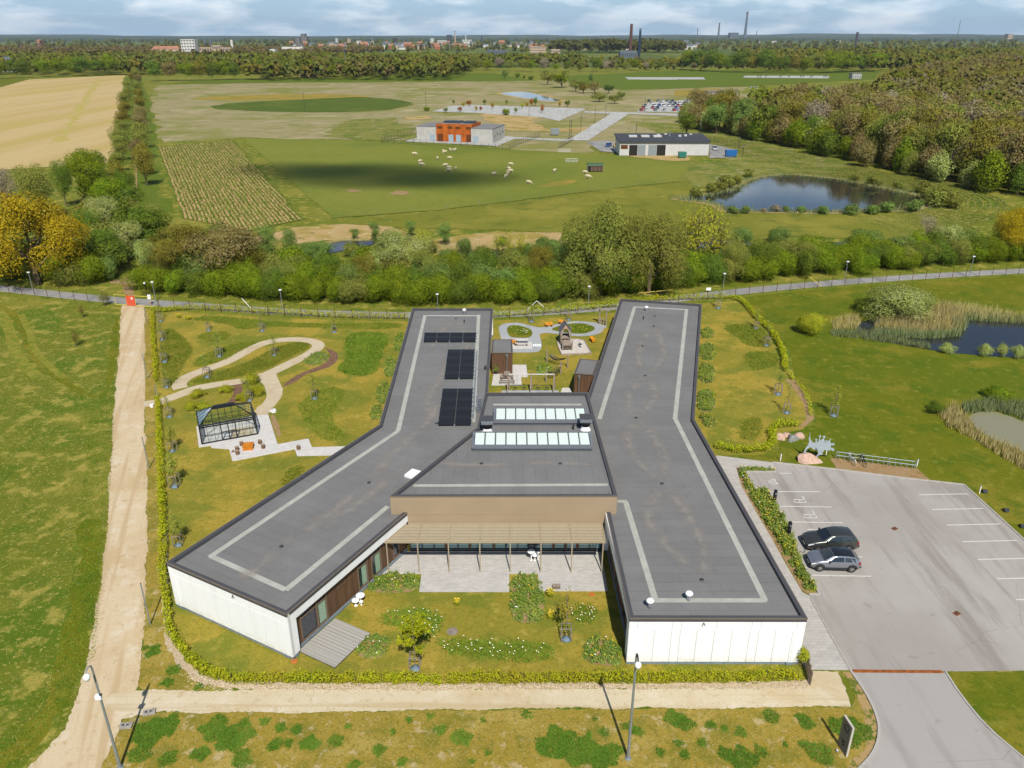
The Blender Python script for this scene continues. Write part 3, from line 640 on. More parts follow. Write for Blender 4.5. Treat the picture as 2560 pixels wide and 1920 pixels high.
# remaining outer walls: white fascia band above timber, with window strips
def sidewall(a,b,wins,ret=1.1,rec=.5,end_ret=0.0,fascia=True,name='side_wall'):
 a,b=Vector(a),Vector(b);L=(b-a).length;d=(b-a).normalized();nn=Vector((-d.y,d.x))
 def seg(s0,s1):return tuple(a+d*s0),tuple(a+d*s1)
 fa=wall(*seg(.05,L),3.12,ZR-.08,.2,.04,m_white,'fascia')
 if ret:wall(*seg(.03,ret),.27,3.1,rec+.1,.045,m_white,'wall_return')
 if end_ret:wall(*seg(L-end_ret,L),.27,3.1,rec+.1,.045,m_white,'wall_return')
 w=wall(*seg(0,L),.05,.27,.5,rec-.1,m_plinth,'plinth')
 s=ret;tb=[]
 for s0,s1,kind in wins:
  if s0>s+.02:tb.append((s,s0))
  s=s1
 if L-end_ret>s+.02:tb.append((s,L-end_ret))
 for s0,s1 in tb:wall(*seg(s0,s1),.27,3.12,.12,rec,m_timber,'timber_cladding')
 for s0,s1,kind in wins:
  wf=MB();fw=.09;zt=2.35
  P=lambda s_,z,o=rec+.0:(*(a+d*s_+nn*o),z)
  for sx in (s0+fw/2,s1-fw/2):wf.beam(P(sx,.3),P(sx,3.08),fw,.12,tuple(nn.to_3d()))
  for zz in (.34,zt,3.06):wf.beam(P(s0+.05,zz),P(s1-.05,zz),.08,.12)
  if kind==2:
   sm=s0+(s1-s0)*.62;wf.beam(P(sm,.3),P(sm,3.08),.12,.12,tuple(nn.to_3d()))
  wo_=wf.build('window',m_frame,bld)
  cols=[(s0+fw,s1-fw)] if kind!=2 else [(s0+fw,sm-.06),(sm+.06,s1-fw)]
  for c0,c1 in cols:
   for z0,z1 in ((.38,zt-.05),(zt+.05,3.02)):
    MB().quad(P(c0,z0,rec+.06),P(c1,z0,rec+.06),P(c1,z1,rec+.06),P(c0,z1,rec+.06)).build('pane',m_glass,wo_)
  if kind:
   k0=s0+(s1-s0)*(.70 if kind==2 else.45);k1=s1-fw-.02
   cu=MB();n=9
   for i in range(n-1):
    u0=k0+(k1-k0)*i/(n-1);u1=k0+(k1-k0)*(i+1)/(n-1);o0=rec+.045-.008*(i%2);o1=rec+.045-.008*((i+1)%2)
    cu.quad(P(u0,.45,o0),P(u1,.45,o1),P(u1,zt-.1,o1),P(u0,zt-.1,o0))
   cu.build('curtain',m_curtain,wo_)
dl=Vector((.4727,.8812));Bv=Vector(LW[1])
S_=lambda x,y:(Vector(VI(x,y))-Bv).dot(dl)
sidewall(LW[1],(-8.55,54.9),[(S_(340,1500),S_(556,1292),2),(S_(808,1048),S_(885,970),1),(S_(925,945),S_(1005,868),1),(S_(1105,780),S_(1170,735),0)],ret=S_(300,1555),rec=.42)
sidewall((7.66,54.8),RW[0],[(1.6,2.8,1),(4.2,5.4,1),(8.0,10.6,2)],ret=.05,rec=.45,end_ret=1.0)
sidewall(LW[2],LW[3],[(10,12,0),(16,19,0),(35,37,0)],ret=.05);sidewall(LW[3],LW[4],[(3,5,0),(7,9,0)]);sidewall(LW[4],LW[5],[(4,6.4,0),(10,12.4,0),(16,18.4,0),(22,24.4,0),(28,30.4,0)]);sidewall(LW[5],LW[0],[(3,5.4,0),(9,11.4,0),(16,18.4,0)],end_ret=1.1)
sidewall(RW[1],RW[2],[(4,6.4,0),(10,12.4,0),(17,19.4,0),(23,25.4,0)]);sidewall(RW[2],RW[3],[(4,6.4,0),(11,13.4,0),(18,20.4,0),(26,28.4,0)]);sidewall(RW[3],RW[4],[(3,5,0),(7,9,0)]);sidewall(RW[4],RW[5],[(4,6,0),(10,12,0),(30,32,0)])
# hall front: beige fascia above the glazed wall
MB().prism([(-8.62,54.735),(7.68,54.765),(7.68,54.9),(-8.62,54.9)],3.0,ZS+.039).build('hall_fascia',m_beige,bld)
MB().prism([(CB[0][0]+.02,54.70),(CB[1][0]-.02,54.76),(CB[1][0]-.02,54.83),(CB[0][0]+.02,54.80)],ZS+.04,ZC-.1).build('hall_fascia',m_beige,bld)
n_m=16;x0,x1=-8.6,7.55;yg=54.98
MB().prism([(x0,yg-.1),(x1,yg-.1),(x1,yg+.2),(x0,yg+.2)],.05,.32).build('hall_sill',m_darkm,bld)
for i in range(n_m+1):
 x=x0+(x1-x0)*i/n_m
 br=i in (3,5,7,12,13,14)
 MB().beam((x,yg-.03,.3),(x,yg-.03,3.0),.22 if br else.07,.1,(0,1,0)).build('mullion',m_timber if br else m_darkm,bld)
for i in range(n_m):
 a=x0+(x1-x0)*i/n_m+.05;b=x0+(x1-x0)*(i+1)/n_m-.05
 MB().quad((a,yg,.33),(b,yg,.33),(b,yg,2.98),(a,yg,2.98)).build('pane',m_glass_t,bld)
MB().prism([(-2.7,74.6),(7.9,74.6),(7.9,74.95),(-2.7,74.95)],.05,ZS).build('hall_rear_wall',m_white,bld)
# pale felt strips on the roofs
FSN=[0]
def fstrip(pts,z,w=.46):
 FSN[0]+=1;mb=MB();strip_mesh(mb,[G(x,y,z) for x,y in pts],w,z+.004+(FSN[0]%7)*.0012);return mb.build('felt_strip',m_strip,bld)
for seg in ([(453,1203),(860,931)],[(860,931),(918,681)],[(914,682),(1038,682)],[(1034,680),(1022,912)],[(455,1201),(617,1274)],[(617,1275),(838,1094)]):fstrip(seg,ZS)
for seg in ([(1295,905),(1371,663)],[(1368,663),(1486,669)],[(1483,668),(1458,905)],[(1458,903),(1653,1298)],[(1655,1297),(1412,1297)],[(1416,1297),(1351,1083)],[(1354,1083),(1334,1083)]):fstrip(seg,ZS)
for seg in ([(893,1049),(1313,1047)],[(1065,874),(1256,874)]):fstrip(seg,ZCS,.4)
# pale dust washed towards the roof drains
def dust_mat():
 t=NT('roof_dust');a=t.node('ShaderNodeAttribute',attribute_name='fade');p=t.pos()
 n=t.ramp(t.noise(p,.8,4,.65),.3,.62);f=t.math('MULTIPLY',t.math('MULTIPLY',a.outputs['Fac'],n),.6)
 b=t.node('ShaderNodeBsdfDiffuse');t.set(b,0,C('b9b1a6'));tr=t.node('ShaderNodeBsdfTransparent');mx=t.node('ShaderNodeMixShader')
 t.set(mx,0,f);t.l.new(tr.outputs[0],mx.inputs[1]);t.l.new(b.outputs[0],mx.inputs[2]);t.l.new(mx.outputs[0],t.out.inputs[0]);return reg('roof_dust',t)
m_dust=dust_mat()
def dust(path,z,w,k):
 p=smooth_poly([G(x,y,z) for x,y in path],2,False);Lp,Rp=ribbon(p,w,w*.6);v=[];f=[];fd=[]
 for i in range(len(p)):
  e=min(1,min(i,len(p)-1-i)/3)
  v+=[(*Lp[i],z+i*.0011),(*p[i],z+.0006+i*.0011),(*Rp[i],z+i*.0011)];fd+=[0,e,0]
  if i:o=3*i;f+=[(o-3,o,o+1,o-2),(o-2,o+1,o+2,o-1)]
 m=bpy.data.meshes.new('roof_dust');m.from_pydata(v,[],f);at=m.attributes.new('fade','FLOAT','POINT');at.data.foreach_set('value',fd)
 m.materials.append(m_dust);return link('dust_stain',m,bld)
zz=ZS+.016
for i,q in enumerate([[(608,1180),(700,1120),(795,1044)],[(600,1180),(560,1230),(510,1250)],[(700,1140),(800,1070),(880,1000)],[(795,1040),(870,960),(935,905),(945,860)],[(940,915),(920,870),(960,800),(980,760)],[(975,690),(950,720),(930,760)],[(985,690),(1005,720),(1010,760)],[(1410,705),(1375,760),(1385,805)],[(1412,705),(1440,760),(1405,810)],[(1395,810),(1350,860),(1372,905)],[(1390,812),(1425,850),(1380,905)],[(1375,905),(1345,960),(1425,1045)],[(1378,905),(1440,980),(1430,1045)],[(1430,1050),(1390,1120),(1440,1180),(1500,1240)],[(1435,1050),(1500,1130),(1520,1190),(1520,1245)]]):dust(q,zz+i*.002,2.3,1)
dust([(940,1000),(1040,1005),(1140,1000),(1210,1000),(1290,1005)],ZCS+.012,1.6,1)
# roof drains, vent pipes, hatch
def drain(x,y,z):
 p=G(x,y,z);MB().lathe([(.17,0),(.17,.05),(.12,.09),(.0,.1)],(*p,z),10).build('roof_drain',m_darkm,bld)
for x,y in ((608,1181),(797,1043),(943,915),(964,845),(975,762),(985,688),(1414,683),(1412,705),(1394,812),(1374,903),(1430,1045),(1516,1253),(1388,748)):drain(x,y,ZS)
for x,y in ((1040,1002),(1210,1002)):drain(x,y,ZCS)
def pipe(x,y,z,h=.55,r=.09,cap=m_alu):
 p=G(x,y,z);o=MB().lathe([(r,0),(r,h*.6),(r*2.0,h*.72),(r*2.2,h*.85),(r*1.4,h),(0,h*1.03)],(*p,z),12).build('vent_pipe',cap,bld,smooth=True)
for x,y in ((1003,678),(1396,672),(1403,1313),(1487,1297)):pipe(x,y,ZS,.75,.13,m_whitep)
for x,y in ((1003,698),(1390,690)):pipe(x,y,ZS,.5,.05,m_black)
pipe(*[(980+1566*.2893)/_S,(740+1155*.2893)/_S],ZCS,.55,.06,m_black)
def hood(p):
 h=MB().lathe([(.55,0),(.5,.1),(.38,.3),(.38,.75)],(*p,ZCS),16).build('vent_base',m_whitep,bld,smooth=True)
 MB().lathe([(.42,.5),(.42,.75),(.55,.8),(.55,1.0)],(*p,ZCS),16).build('vent_body',m_black,bld)
 MB().box((p[0],p[1],ZCS+1.2),(1.15,1.0,.4)).build('vent_hood',m_alu,bld);MB().box((p[0],p[1],ZCS+1.44),(1.22,1.07,.09)).build('vent_cover',m_edge,bld)
hood((-2.35,66.6));hood((7.05,67.0))
h=(-8.92,61.1);hr=R(-28)
MB().box((*h,ZS+.14),(.95,1.25,.24),hr).build('roof_hatch',m_whitep,bld);MB().box((*h,ZS+.28),(.78,1.05,.1),hr).build('hatch_dome',plain('hatch_acrylic',(.85,.88,.9),.15,var=0),bld)
# roof light bands of the hall
m_mint=glass('roof_light_glass',(.66,.74,.67),.12)
m_rlf=plain('roof_light_frame',C('6f757c'),.5,.2,.4,.04)
m_rls=plain('roof_light_curb',C('8c9097'),.5,.2,.4,.04)
def rooflight(xa,xb,ya,yb,n):
 z0,zf_,zr=ZCS,ZCS+.62,ZCS+.78
 mb=MB();mb.prism([(xa,ya),(xb,ya),(xb,yb),(xa,yb)],z0,z0+.3);cu=mb.build('roof_light_curb',m_rlf,bld)
 mb=MB();mb.prism([(xa-.06,ya-.1),(xb+.06,ya-.1),(xb+.06,ya+.12),(xa-.06,ya+.12)],z0+.3,zf_);mb.prism([(xa-.06,yb-.1),(xb+.06,yb-.1),(xb+.06,yb+.1),(xa-.06,yb+.1)],z0+.3,zr)
 for xx in (xa-.05,xb-.15):mb.add([(xx,ya+.12,z0+.3),(xx+.2,ya+.12,z0+.3),(xx+.2,yb-.1,z0+.3),(xx,yb-.1,z0+.3),(xx,ya+.12,zf_),(xx+.2,ya+.12,zf_),(xx+.2,yb-.1,zr),(xx,yb-.1,zr)],[(0,1,2,3),(4,5,6,7),(0,1,5,4),(1,2,6,5),(3,0,4,7),(2,3,7,6)])
 fr=mb.build('roof_light_frame',m_rls,bld)
 w=(xb-xa-.3)/n
 for i in range(n):
  a=xa+.15+i*w;b=a+w
  MB().quad((a+.06,ya+.16,zf_-.02),(b-.06,ya+.16,zf_-.02),(b-.06,yb-.14,zr-.02),(a+.06,yb-.14,zr-.02)).build('pane',m_mint,fr)
  if i:MB().beam((a,ya+.1,zf_),(a,yb-.1,zr),.09,.09).build('glazing_bar',m_rlf,fr)
rooflight(-1.75,7.35,67.95,70.3,9);rooflight(-3.6,7.3,62.8,65.1,11)
# metal access ladder against the hall
lad=MB()
for sx in (-3.72,-3.2):lad.beam((sx,73.9,ZS+.05),(sx,77.2,ZS+.12),.08,.1);lad.beam((sx,73.9,ZS),(sx,73.9,ZC+.1),.06,.06)
for i in range(9):lad.beam((-3.72,74.0+i*.38,ZS+.1),(-3.2,74.0+i*.38,ZS+.1),.12,.05)
lad.build('roof_walkway',m_alu,bld)
tr=MB();tr.beam((*G(1022,905,ZS),ZS+.08),(*G(1030,760,ZS),ZS+.08),.16,.1);tr.build('cable_tray',m_alu,bld)
tb=MB();q0=G(1030,798,ZS);tb.beam((*q0,ZS+.06),(q0[0]+.95,q0[1]+.1,ZS+.06),.06,.06);tb.build('conduit',m_alu,bld);MB().box((q0[0]+1.0,q0[1]+.1,ZS+.18),(.28,.5,.34)).build('junction_box',m_darkm,bld)
# ---- solar arrays lying on the left wing
def solar_mat():
 t=NT('solar_cells');t.pbr((.014,.014,.016),.5,0,.25);return reg('solar_cells',t)
m_sol=solar_mat()
def solar(corners,nx,ny,label):
 c=[Vector(p) for p in corners];base=(c[0]+c[1]+c[2]+c[3])/4
 root=thing('solar_array',(base.x,base.y,ZS),label,'solar panels','solar arrays on the left wing roof')
 P=lambda u,v:(c[3].lerp(c[2],u)).lerp(c[0].lerp(c[1],u),v)-base
 for i in range(nx):
  for j in range(ny):
   g=.012;hz=.17
   q=[P((i+g)/nx,(j+g)/ny),P((i+1-g)/nx,(j+g)/ny),P((i+1-g)/nx,(j+1-g)/ny),P((i+g)/nx,(j+1-g)/ny)]
   z=[hz,hz,hz+.06,hz+.06] if j%2==0 else [hz+.06,hz+.06,hz,hz]
   v=[(p.x,p.y,zz_-.04) for p,zz_ in zip(q,z)]+[(p.x,p.y,zz_) for p,zz_ in zip(q,z)]
   MB().add(v,[(3,2,1,0),(4,5,6,7),(0,1,5,4),(1,2,6,5),(2,3,7,6),(3,0,4,7)]).build('panel',m_sol,root)
 for j in range(ny+1):
  for i in ((0,nx) if j not in (0,ny) else range(nx+1)):
   p=P(i/nx,j/ny)*1.012
   MB().box((p.x,p.y,.12),(.13,.16,.24)).build('mounting_foot',m_alu,root)
A1,A2,A3=[[VBk(*p,3.97) for p in a] for a in ([(280,320),(728,320),(722,395),(272,395)],[(483,463),(715,462),(705,712),(450,715)],[(438,800),(700,800),(685,1115),(395,1118)])]
solar(A1,4,3,'wide shallow black solar array, farthest on the left wing roof');solar(A2,2,8,'black solar array in the middle of three on the left wing roof');solar(A3,2,8,'black solar array nearest the hall roof lights')
# ---- pergola on slim posts in front of the hall
perg=thing('pergola',(0,0,0),'beige louvred pergola on slim posts in front of the glazed hall','pergola')
px=[-10.04,-7.56,-5.1,-2.58,-.14,2.33,4.81,7.29]
for x in px:MB().beam((x,52.1,.05),(x,52.1,2.93),.09,.09,(0,1,0)).build('post',m_perg,perg)
MB().beam((-10.25,52.1,3.02),(7.5,52.1,3.02),.12,.2).build('front_beam',m_perg,perg)
MB().beam((-8.6,54.62,3.02),(7.5,54.62,3.02),.1,.16).build('rear_beam',m_perg,perg)
xr=[-8.75]+px[1:7]+[7.45]
for i,x in enumerate(px[1:7]):MB().beam((x,52.1,3.06),(x,54.6,3.06),.09,.16).build('rafter',m_perg,perg)
MB().beam((-10.1,52.1,3.05),(-8.72,54.6,3.05),.08,.14).build('rafter',m_perg,perg);MB().beam((7.45,52.1,3.05),(7.45,54.6,3.05),.08,.14).build('rafter',m_perg,perg)
NS=11
for k in range(NS):
 y=52.1+.18+k*(2.3/NS)
 xs=-10.1+(y-52.1)/2.5*1.38
 bays=[(xs+.05,px[1]-.05)]+[(a+.05,b-.05) for a,b in zip(px[1:6],px[2:7])]+[(px[6]+.05,7.4)]
 for a,b in bays:
  M_=Matrix.Rotation(R(12),3,'X')
  MB().box(((a+b)/2,y,3.04),(b-a,.12,.03),0,M_).build('slat',m_perg,perg)
# ---- deck at the left wing, timber store boxes in the play court
def deck(a,b,c,n,label):
 a,b,c=Vector(a),Vector(b),Vector(c);root=thing('wooden_deck',(*((b+c)/2),0),label,'deck');o=(b+c)/2
 d=b-a;w=(c-b)/n;L=d.length
 me=None;rot=math.atan2(d.y,d.x)
 for i in range(n):
  p=a+w*(i+.5)+d*.5-o
  if me is None:me=MB().box((0,0,0),(L,w.length*.84,.045)).mesh('plank',m_deck)
  link('plank',me,root,(p.x,p.y,.11),rot)
 MB().prism([tuple(a-o),tuple(b-o),tuple(c-o),tuple(a+(c-b)-o)],.02,.08).build('joists',m_darkm,root)
m_deck=timber('weathered_deck_wood',C('cdc8bd'))
deck(VI(300,1555),VI(615,1275),VI(920,1405),27,'weathered grey plank deck outside the left wing corner windows')
def store(poly,h,pipe_at,label):
 cx=sum(p[0] for p in poly)/4;cy=sum(p[1] for p in poly)/4
 root=thing('storage_shed',(cx,cy,0),label,'shed','timber sheds in the play court');P=[(p[0]-cx,p[1]-cy) for p in poly]
 MB().prism(inset(P,.06),0,h-.12).build('wall',m_timber,root)
 for i in range(4):
  a,b=Vector(P[i]),Vector(P[(i+1)%4]);n=max(2,int((b-a).length/.38));d=(b-a).normalized();nn=Vector((-d.y,d.x))
  for k in range(n):
   q=a.lerp(b,(k+.5)/n)+nn*.055;MB().box((q.x,q.y,h/2-.06),((b-a).length/n-.03,.035,h-.2),math.atan2(d.y,d.x)).build('board',m_timber,root)
 rf=MB().prism(P,h-.12,h-.05).build('roof',m_edge,root);MB().prism(inset(P,.18),h-.049,h-.02).build('roof_felt',f_back,rf)
 q=inset(P,.0)
 for i in range(4):MB().beam((*P[i],h-.03),(*P[(i+1)%4],h-.03),.09,.09).build('roof_trim',m_trim,rf)
 x,y=pipe_at[0]-cx,pipe_at[1]-cy
 hp=MB().lathe([(.09,-.32),(.16,0),(.16,.16),(.1,.17)],(x,y-.12,h-.35),10).build('downpipe_hopper',m_alu,root)
 MB().tube([(x,y-.12,.05),(x,y-.12,h-.6)],.055,8).build('downpipe',m_alu,root)
s1=[(-2.62,93.0),(.08,93.02),(-.02,97.75),(-2.62,97.75)];s2=[(7.46,86.36),(9.75,85.88),(10.8,90.4),(8.51,90.96)]
store(s1,3.0,(-.66,93.0),'brown timber shed beside the picnic tables, against the left wing')
store(s2,3.0,(8.05,86.2),'brown timber shed with downpipe against the right wing')
# ---- vegetation
rngs=np.random.default_rng
def leaf_mat(name,dark,lite,dry=None,trans=.28,hue=.022,mode='crown',var=.22):
 t=NT(name);g=t.node('ShaderNodeNewGeometry');oi=t.node('ShaderNodeObjectInfo')
 c=t.mix(t.ramp(g.outputs['Random Per Island'],0,1),dark,lite)
 cl=t.noise(t.obj(),5.0 if mode=='crown' else.35,2)
 c=t.mix(t.math('MULTIPLY',t.ramp(cl,.45,.7),.5),c,dry or tuple(x*1.2 for x in lite))
 hs=t.node('ShaderNodeHueSaturation');t.set(hs,'Color',c)
 t.set(hs,'Hue',t.math('ADD',t.math('MULTIPLY',oi.outputs['Random'],hue),.5-hue*.5));t.set(hs,'Value',t.math('ADD',t.math('MULTIPLY',oi.outputs['Random'],var),1-var*.5))
 vm=t.node('ShaderNodeVectorMath',operation='ADD')
 if mode=='crown':
  sb=t.node('ShaderNodeVectorMath',operation='SUBTRACT');t.l.new(t.obj(),sb.inputs[0]);sb.inputs[1].default_value=(0,0,.35)
  vt=t.node('ShaderNodeVectorTransform',vector_type='VECTOR',convert_from='OBJECT',convert_to='WORLD');t.l.new(sb.outputs[0],vt.inputs[0])
  nr=t.node('ShaderNodeVectorMath',operation='NORMALIZE');t.l.new(vt.outputs[0],nr.inputs[0]);t.l.new(nr.outputs[0],vm.inputs[0])
 else:vm.inputs[0].default_value=(0,0,1.7 if mode=='wood' else 1.8)
 gs=t.node('ShaderNodeVectorMath',operation='SCALE');t.l.new(g.outputs['Normal'],gs.inputs[0]);gs.inputs['Scale'].default_value=1.35 if mode=='crown' else 1.0
 t.l.new(gs.outputs[0],vm.inputs[1])
 nn=t.node('ShaderNodeVectorMath',operation='NORMALIZE');t.l.new(vm.outputs[0],nn.inputs[0])
 d=t.node('ShaderNodeBsdfDiffuse');t.set(d,0,hs.outputs[0]);tr=t.node('ShaderNodeBsdfTranslucent');t.set(tr,0,hs.outputs[0]);t.l.new(nn.outputs[0],d.inputs['Normal'])
 mx=t.node('ShaderNodeMixShader');t.set(mx,0,trans);t.l.new(d.outputs[0],mx.inputs[1]);t.l.new(tr.outputs[0],mx.inputs[2])
 t.l.new(mx.outputs[0],t.out.inputs[0]);return reg(name,t)
LK=1.55
def L(h):return C(h,LK)
def mixc_(a,b,t):return tuple(x*(1-t)+y*t for x,y in zip(a,b))
LEAFC=dict(hawthorn=('4a601a','83932e','92993a'),dark=('44592a','6f8038',None),willow=('5f6636','8c8f50','99965a'),pale=('75834e','adb378','bfc28c'),oak=('7d6a18','b39630','a48c34'),maple=('5f5c2a','8a8042','857c40'),brown=('655a38','8c7e54','7c783f'),grey=('766c54','9a8f76',None),alder=('4f663a','7d9058',None),lime=('838a2c','b0b03e','bab248'),red=('7a4a26','a86a34',None),conifer=('34432a','4e5e38',None))
LEAF={k:leaf_mat(k+'_leaves',L(v[0]),L(v[1]),L(v[2]) if v[2] else None,.15 if k in ('brown','grey') else.28) for k,v in LEAFC.items()}
TONE=L('6b6236')
LEAFW={k:leaf_mat(k+'_wood_leaves',mixc_(mixc_(C(v[0]),C(v[1]),.5),C('6b6236'),.35),mixc_(C(v[1]),C('7d7446'),.45),None,.15,mode='wood') for k,v in LEAFC.items()}
m_bark=plain('bark',C('7d6c54'),.95,var=.3,scale=8,bump=.5,bscale=30)
m_barkpale=plain('pale_bark',C('9a8a70'),.95,var=.25,scale=8)
def quads_mesh(name,P,N,size,rng,aspect=.62,mats=None,midx=None):
 n=len(P);T=rng.normal(size=(n,3));T-=N*(T*N).sum(1,keepdims=True);T/=np.linalg.norm(T,axis=1,keepdims=True)+1e-9
 B=np.cross(N,T);s=(size if np.ndim(size) else np.full(n,size))*rng.uniform(.6,1.3,n);s=s[:,None]
 V=np.empty((n,4,3));V[:,0]=P+T*s;V[:,1]=P+B*s*aspect+N*s*.12;V[:,2]=P-T*s;V[:,3]=P-B*s*aspect+N*s*.12
 return raw_mesh(name,V.reshape(-1,3),4,mats,midx)
def raw_mesh(name,V,k,mats=None,midx=None):
 m=bpy.data.meshes.new(name);nv=len(V);nf=nv//k
 m.vertices.add(nv);m.vertices.foreach_set('co',V.astype(np.float32).ravel())
 m.loops.add(nv);m.loops.foreach_set('vertex_index',np.arange(nv,dtype=np.int32))
 m.polygons.add(nf);m.polygons.foreach_set('loop_start',np.arange(0,nv,k,dtype=np.int32))
 try:m.polygons.foreach_set('loop_total',np.full(nf,k,dtype=np.int32))
 except Exception:pass
 for q in (mats or []):m.materials.append(q)
 if midx is not None:m.polygons.foreach_set('material_index',midx.astype(np.int32))
 m.update(calc_edges=True);return m
def unit(v):return v/(np.linalg.norm(v,axis=-1,keepdims=True)+1e-9)
def lobes_for(shape,rng):
 out=[]
 if shape=='shrub':
  for i in range(15):
   a=rng.uniform(0,6.28);r=rng.uniform(0,.34);z=rng.uniform(.22,.72)*(1-r*.7)
   out.append((r*math.cos(a),r*math.sin(a),z,*(rng.uniform(.15,.23,2)),rng.uniform(.18,.27)))
 elif shape=='tall':
  for i in range(14):
   z=.14+.76*i/13;w=.40*math.sin(math.pi*min(1,.12+.88*(1-(z-.1))))+.08;a=rng.uniform(0,6.28);r=w*rng.uniform(.15,.6)
   out.append((r*math.cos(a),r*math.sin(a),z,w*.55,w*.55,.11))
 elif shape=='spread':
  for i in range(30):
   a=rng.uniform(0,6.28);u=rng.uniform(0,1)**.6;r=.42*u;z=.34+.5*math.sqrt(max(0,1-u*u))*rng.uniform(.35,1)
   out.append((r*math.cos(a),r*math.sin(a),z,*(rng.uniform(.10,.17,2)),rng.uniform(.09,.15)))
  for i in range(8):
   a=i/8*6.28;out.append((.36*math.cos(a),.36*math.sin(a),rng.uniform(.2,.34),.12,.12,.13))
 elif shape=='fountain':
  for i in range(34):
   a=rng.uniform(0,6.28);u=rng.uniform(0,1)**.55;r=.40*u;z=.16+.70*rng.uniform(.1,1)*math.sqrt(max(.05,1-u*u*.75))
   out.append((r*math.cos(a),r*math.sin(a),z,rng.uniform(.09,.15),rng.uniform(.09,.15),rng.uniform(.12,.18)))
 else:
  for i in range(24):
   v=unit(rng.normal(size=3));r=rng.uniform(.35,1)**.6
   out.append((v[0]*r*.34,v[1]*r*.34,.60+v[2]*r*.29,*(rng.uniform(.13,.2,2)),rng.uniform(.11,.17)))
 return np.array(out)
def crown_pts(shape,n,rng,shell=.72):
 lb=lobes_for(shape,rng);area=(lb[:,3:].prod(1))**(2/3);k=rng.choice(len(lb),n,p=area/area.sum())
 D=unit(rng.normal(size=(n,3)));D[:,2]=np.where(rng.uniform(size=n)<.3,np.abs(D[:,2]),D[:,2])
 rr=np.where(rng.uniform(size=n)<shell,rng.uniform(.82,1.06,n),rng.uniform(.2,1,n)**.5);rr=np.where(rng.uniform(size=n)<.13,rng.uniform(1.0,1.42,n),rr)
 P=lb[k,:3]+D*rr[:,None]*lb[k,3:]
 P[:,2]=np.clip(P[:,2],.02,1.02)
 cen=np.array([0,0,.5]);N=unit(D*.7+unit(P-cen)*.4+rng.normal(size=(n,3))*.55+np.array([0,0,.25]))
 return P,N,lb
def trunk_mesh(name,lb,rng,r=.022,limbs=9,top=.62,twigs=0,lean=0.0):
 mb=MB();pts=[Vector((lean*t*.3+rng.normal()*.008,rng.normal()*.008,top*t)) for t in np.linspace(0,1,6)];pts[0]=Vector((0,0,-.01))
 mb.tube(pts,[r*(1.25-.95*i/5) for i in range(6)],7)
 ends=[Vector(lb[i,:3]) for i in rng.choice(len(lb),min(limbs,len(lb)),replace=False)]
 for e in ends:
  s=pts[int(rng.integers(1,5))];m=s.lerp(e,.5)+Vector((rng.normal()*.02,rng.normal()*.02,.03))
  mb.tube([s,m,e],[r*.5,r*.33,r*.12],5)
  for _ in range(twigs):
   q=m.lerp(e,rng.uniform(0,1));w=q+Vector(rng.normal(size=3)*.09)+Vector((0,0,.07));mb.tube([q,w],[r*.14,r*.04],3,False)
 return mb.mesh(name,m_bark)
PROTO={}
LOD={'near':(13000,.0125),'big':(26000,.0092),'mid':(4200,.021),'low':(1300,.036),'sparse':(1700,.017),'twig':(3000,.013)}
def proto(shape,lod,var):
 k=(shape,lod,var)
 if k not in PROTO:
  rng=rngs(abs(hash((shape,lod)))%1000*0+sum(map(ord,shape+lod))*7+var*131)
  n,s=LOD[lod]
  if shape=='shrub':s*=1.15
  P,N,lb=crown_pts(shape,n,rng)
  cm=quads_mesh('crown_'+shape,P,N,s,rng,mats=[LEAF['dark']])
  tm=trunk_mesh('trunk_'+shape,lb,rng,limbs=14 if lod in ('sparse','twig','big') else 8,twigs=14 if lod in ('sparse','twig') else 0)
  PROTO[k]=(cm,tm)
 return PROTO[k]
TREES=[]
TNAME=dict(hawthorn='hawthorn',dark='broadleaf',willow='willow',pale='whitebeam',oak='oak',maple='maple',brown='budding',grey='bare',alder='alder',lime='lime_green',red='copper',conifer='conifer')
KADJ=dict(hawthorn='fresh green',dark='dark green',willow='olive',pale='pale green',oak='golden',maple='yellow-brown',brown='brownish',grey='bare grey',alder='bluish green',lime='yellow-green')
def nth(i):return '%d%s'%(i,'th' if 10<=i%100<=20 else {1:'st',2:'nd',3:'rd'}.get(i%10,'th'))
def tree(x,y,h,w,kind,shape='round',lod='mid',label=None,group=None,cat=None,name=None,trunk=True,z=0.0):
 rnd=random.Random(int(x*97+y*31));cm,tm=proto(shape,lod,rnd.randrange(3))
 cat=cat or ('shrub' if shape=='shrub' else 'tree')
 o=thing(name or TNAME[kind]+('_shrub' if shape=='shrub' else '_tree'),(x,y,z),label,cat,group,rnd.uniform(0,6.28),(w,w*rnd.uniform(.92,1.08),h))
 c=link('crown',cm,o);c.material_slots[0].link='OBJECT';c.material_slots[0].material=LEAF[kind]
 if trunk:link('trunk',tm,o)
 TREES.append((x,y,w));return o
VMp,VNp,VOp,VSp,VQp,VRp,VTp,VPp=zp(0,400,860/2212),zp(860,400,860/2212),zp(1700,400,860/2212),zp(0,0,860/2212),zp(860,0,860/2212),zp(1700,0,860/2212),zp(0,700,640/2212),zp(1920,640,640/2212)
def tpx(V,x,yb,yt,w,kind,shape,lod,label,group=None,k=860/2212):
 bx,by=V(x,yb);X,Y=G(bx,by);tx,ty=V(x,yt);h=HT(tx,ty,Y)
 return tree(X,Y,max(.8,h),w*k/_S/PXM(Y),kind,shape,lod,label,group)
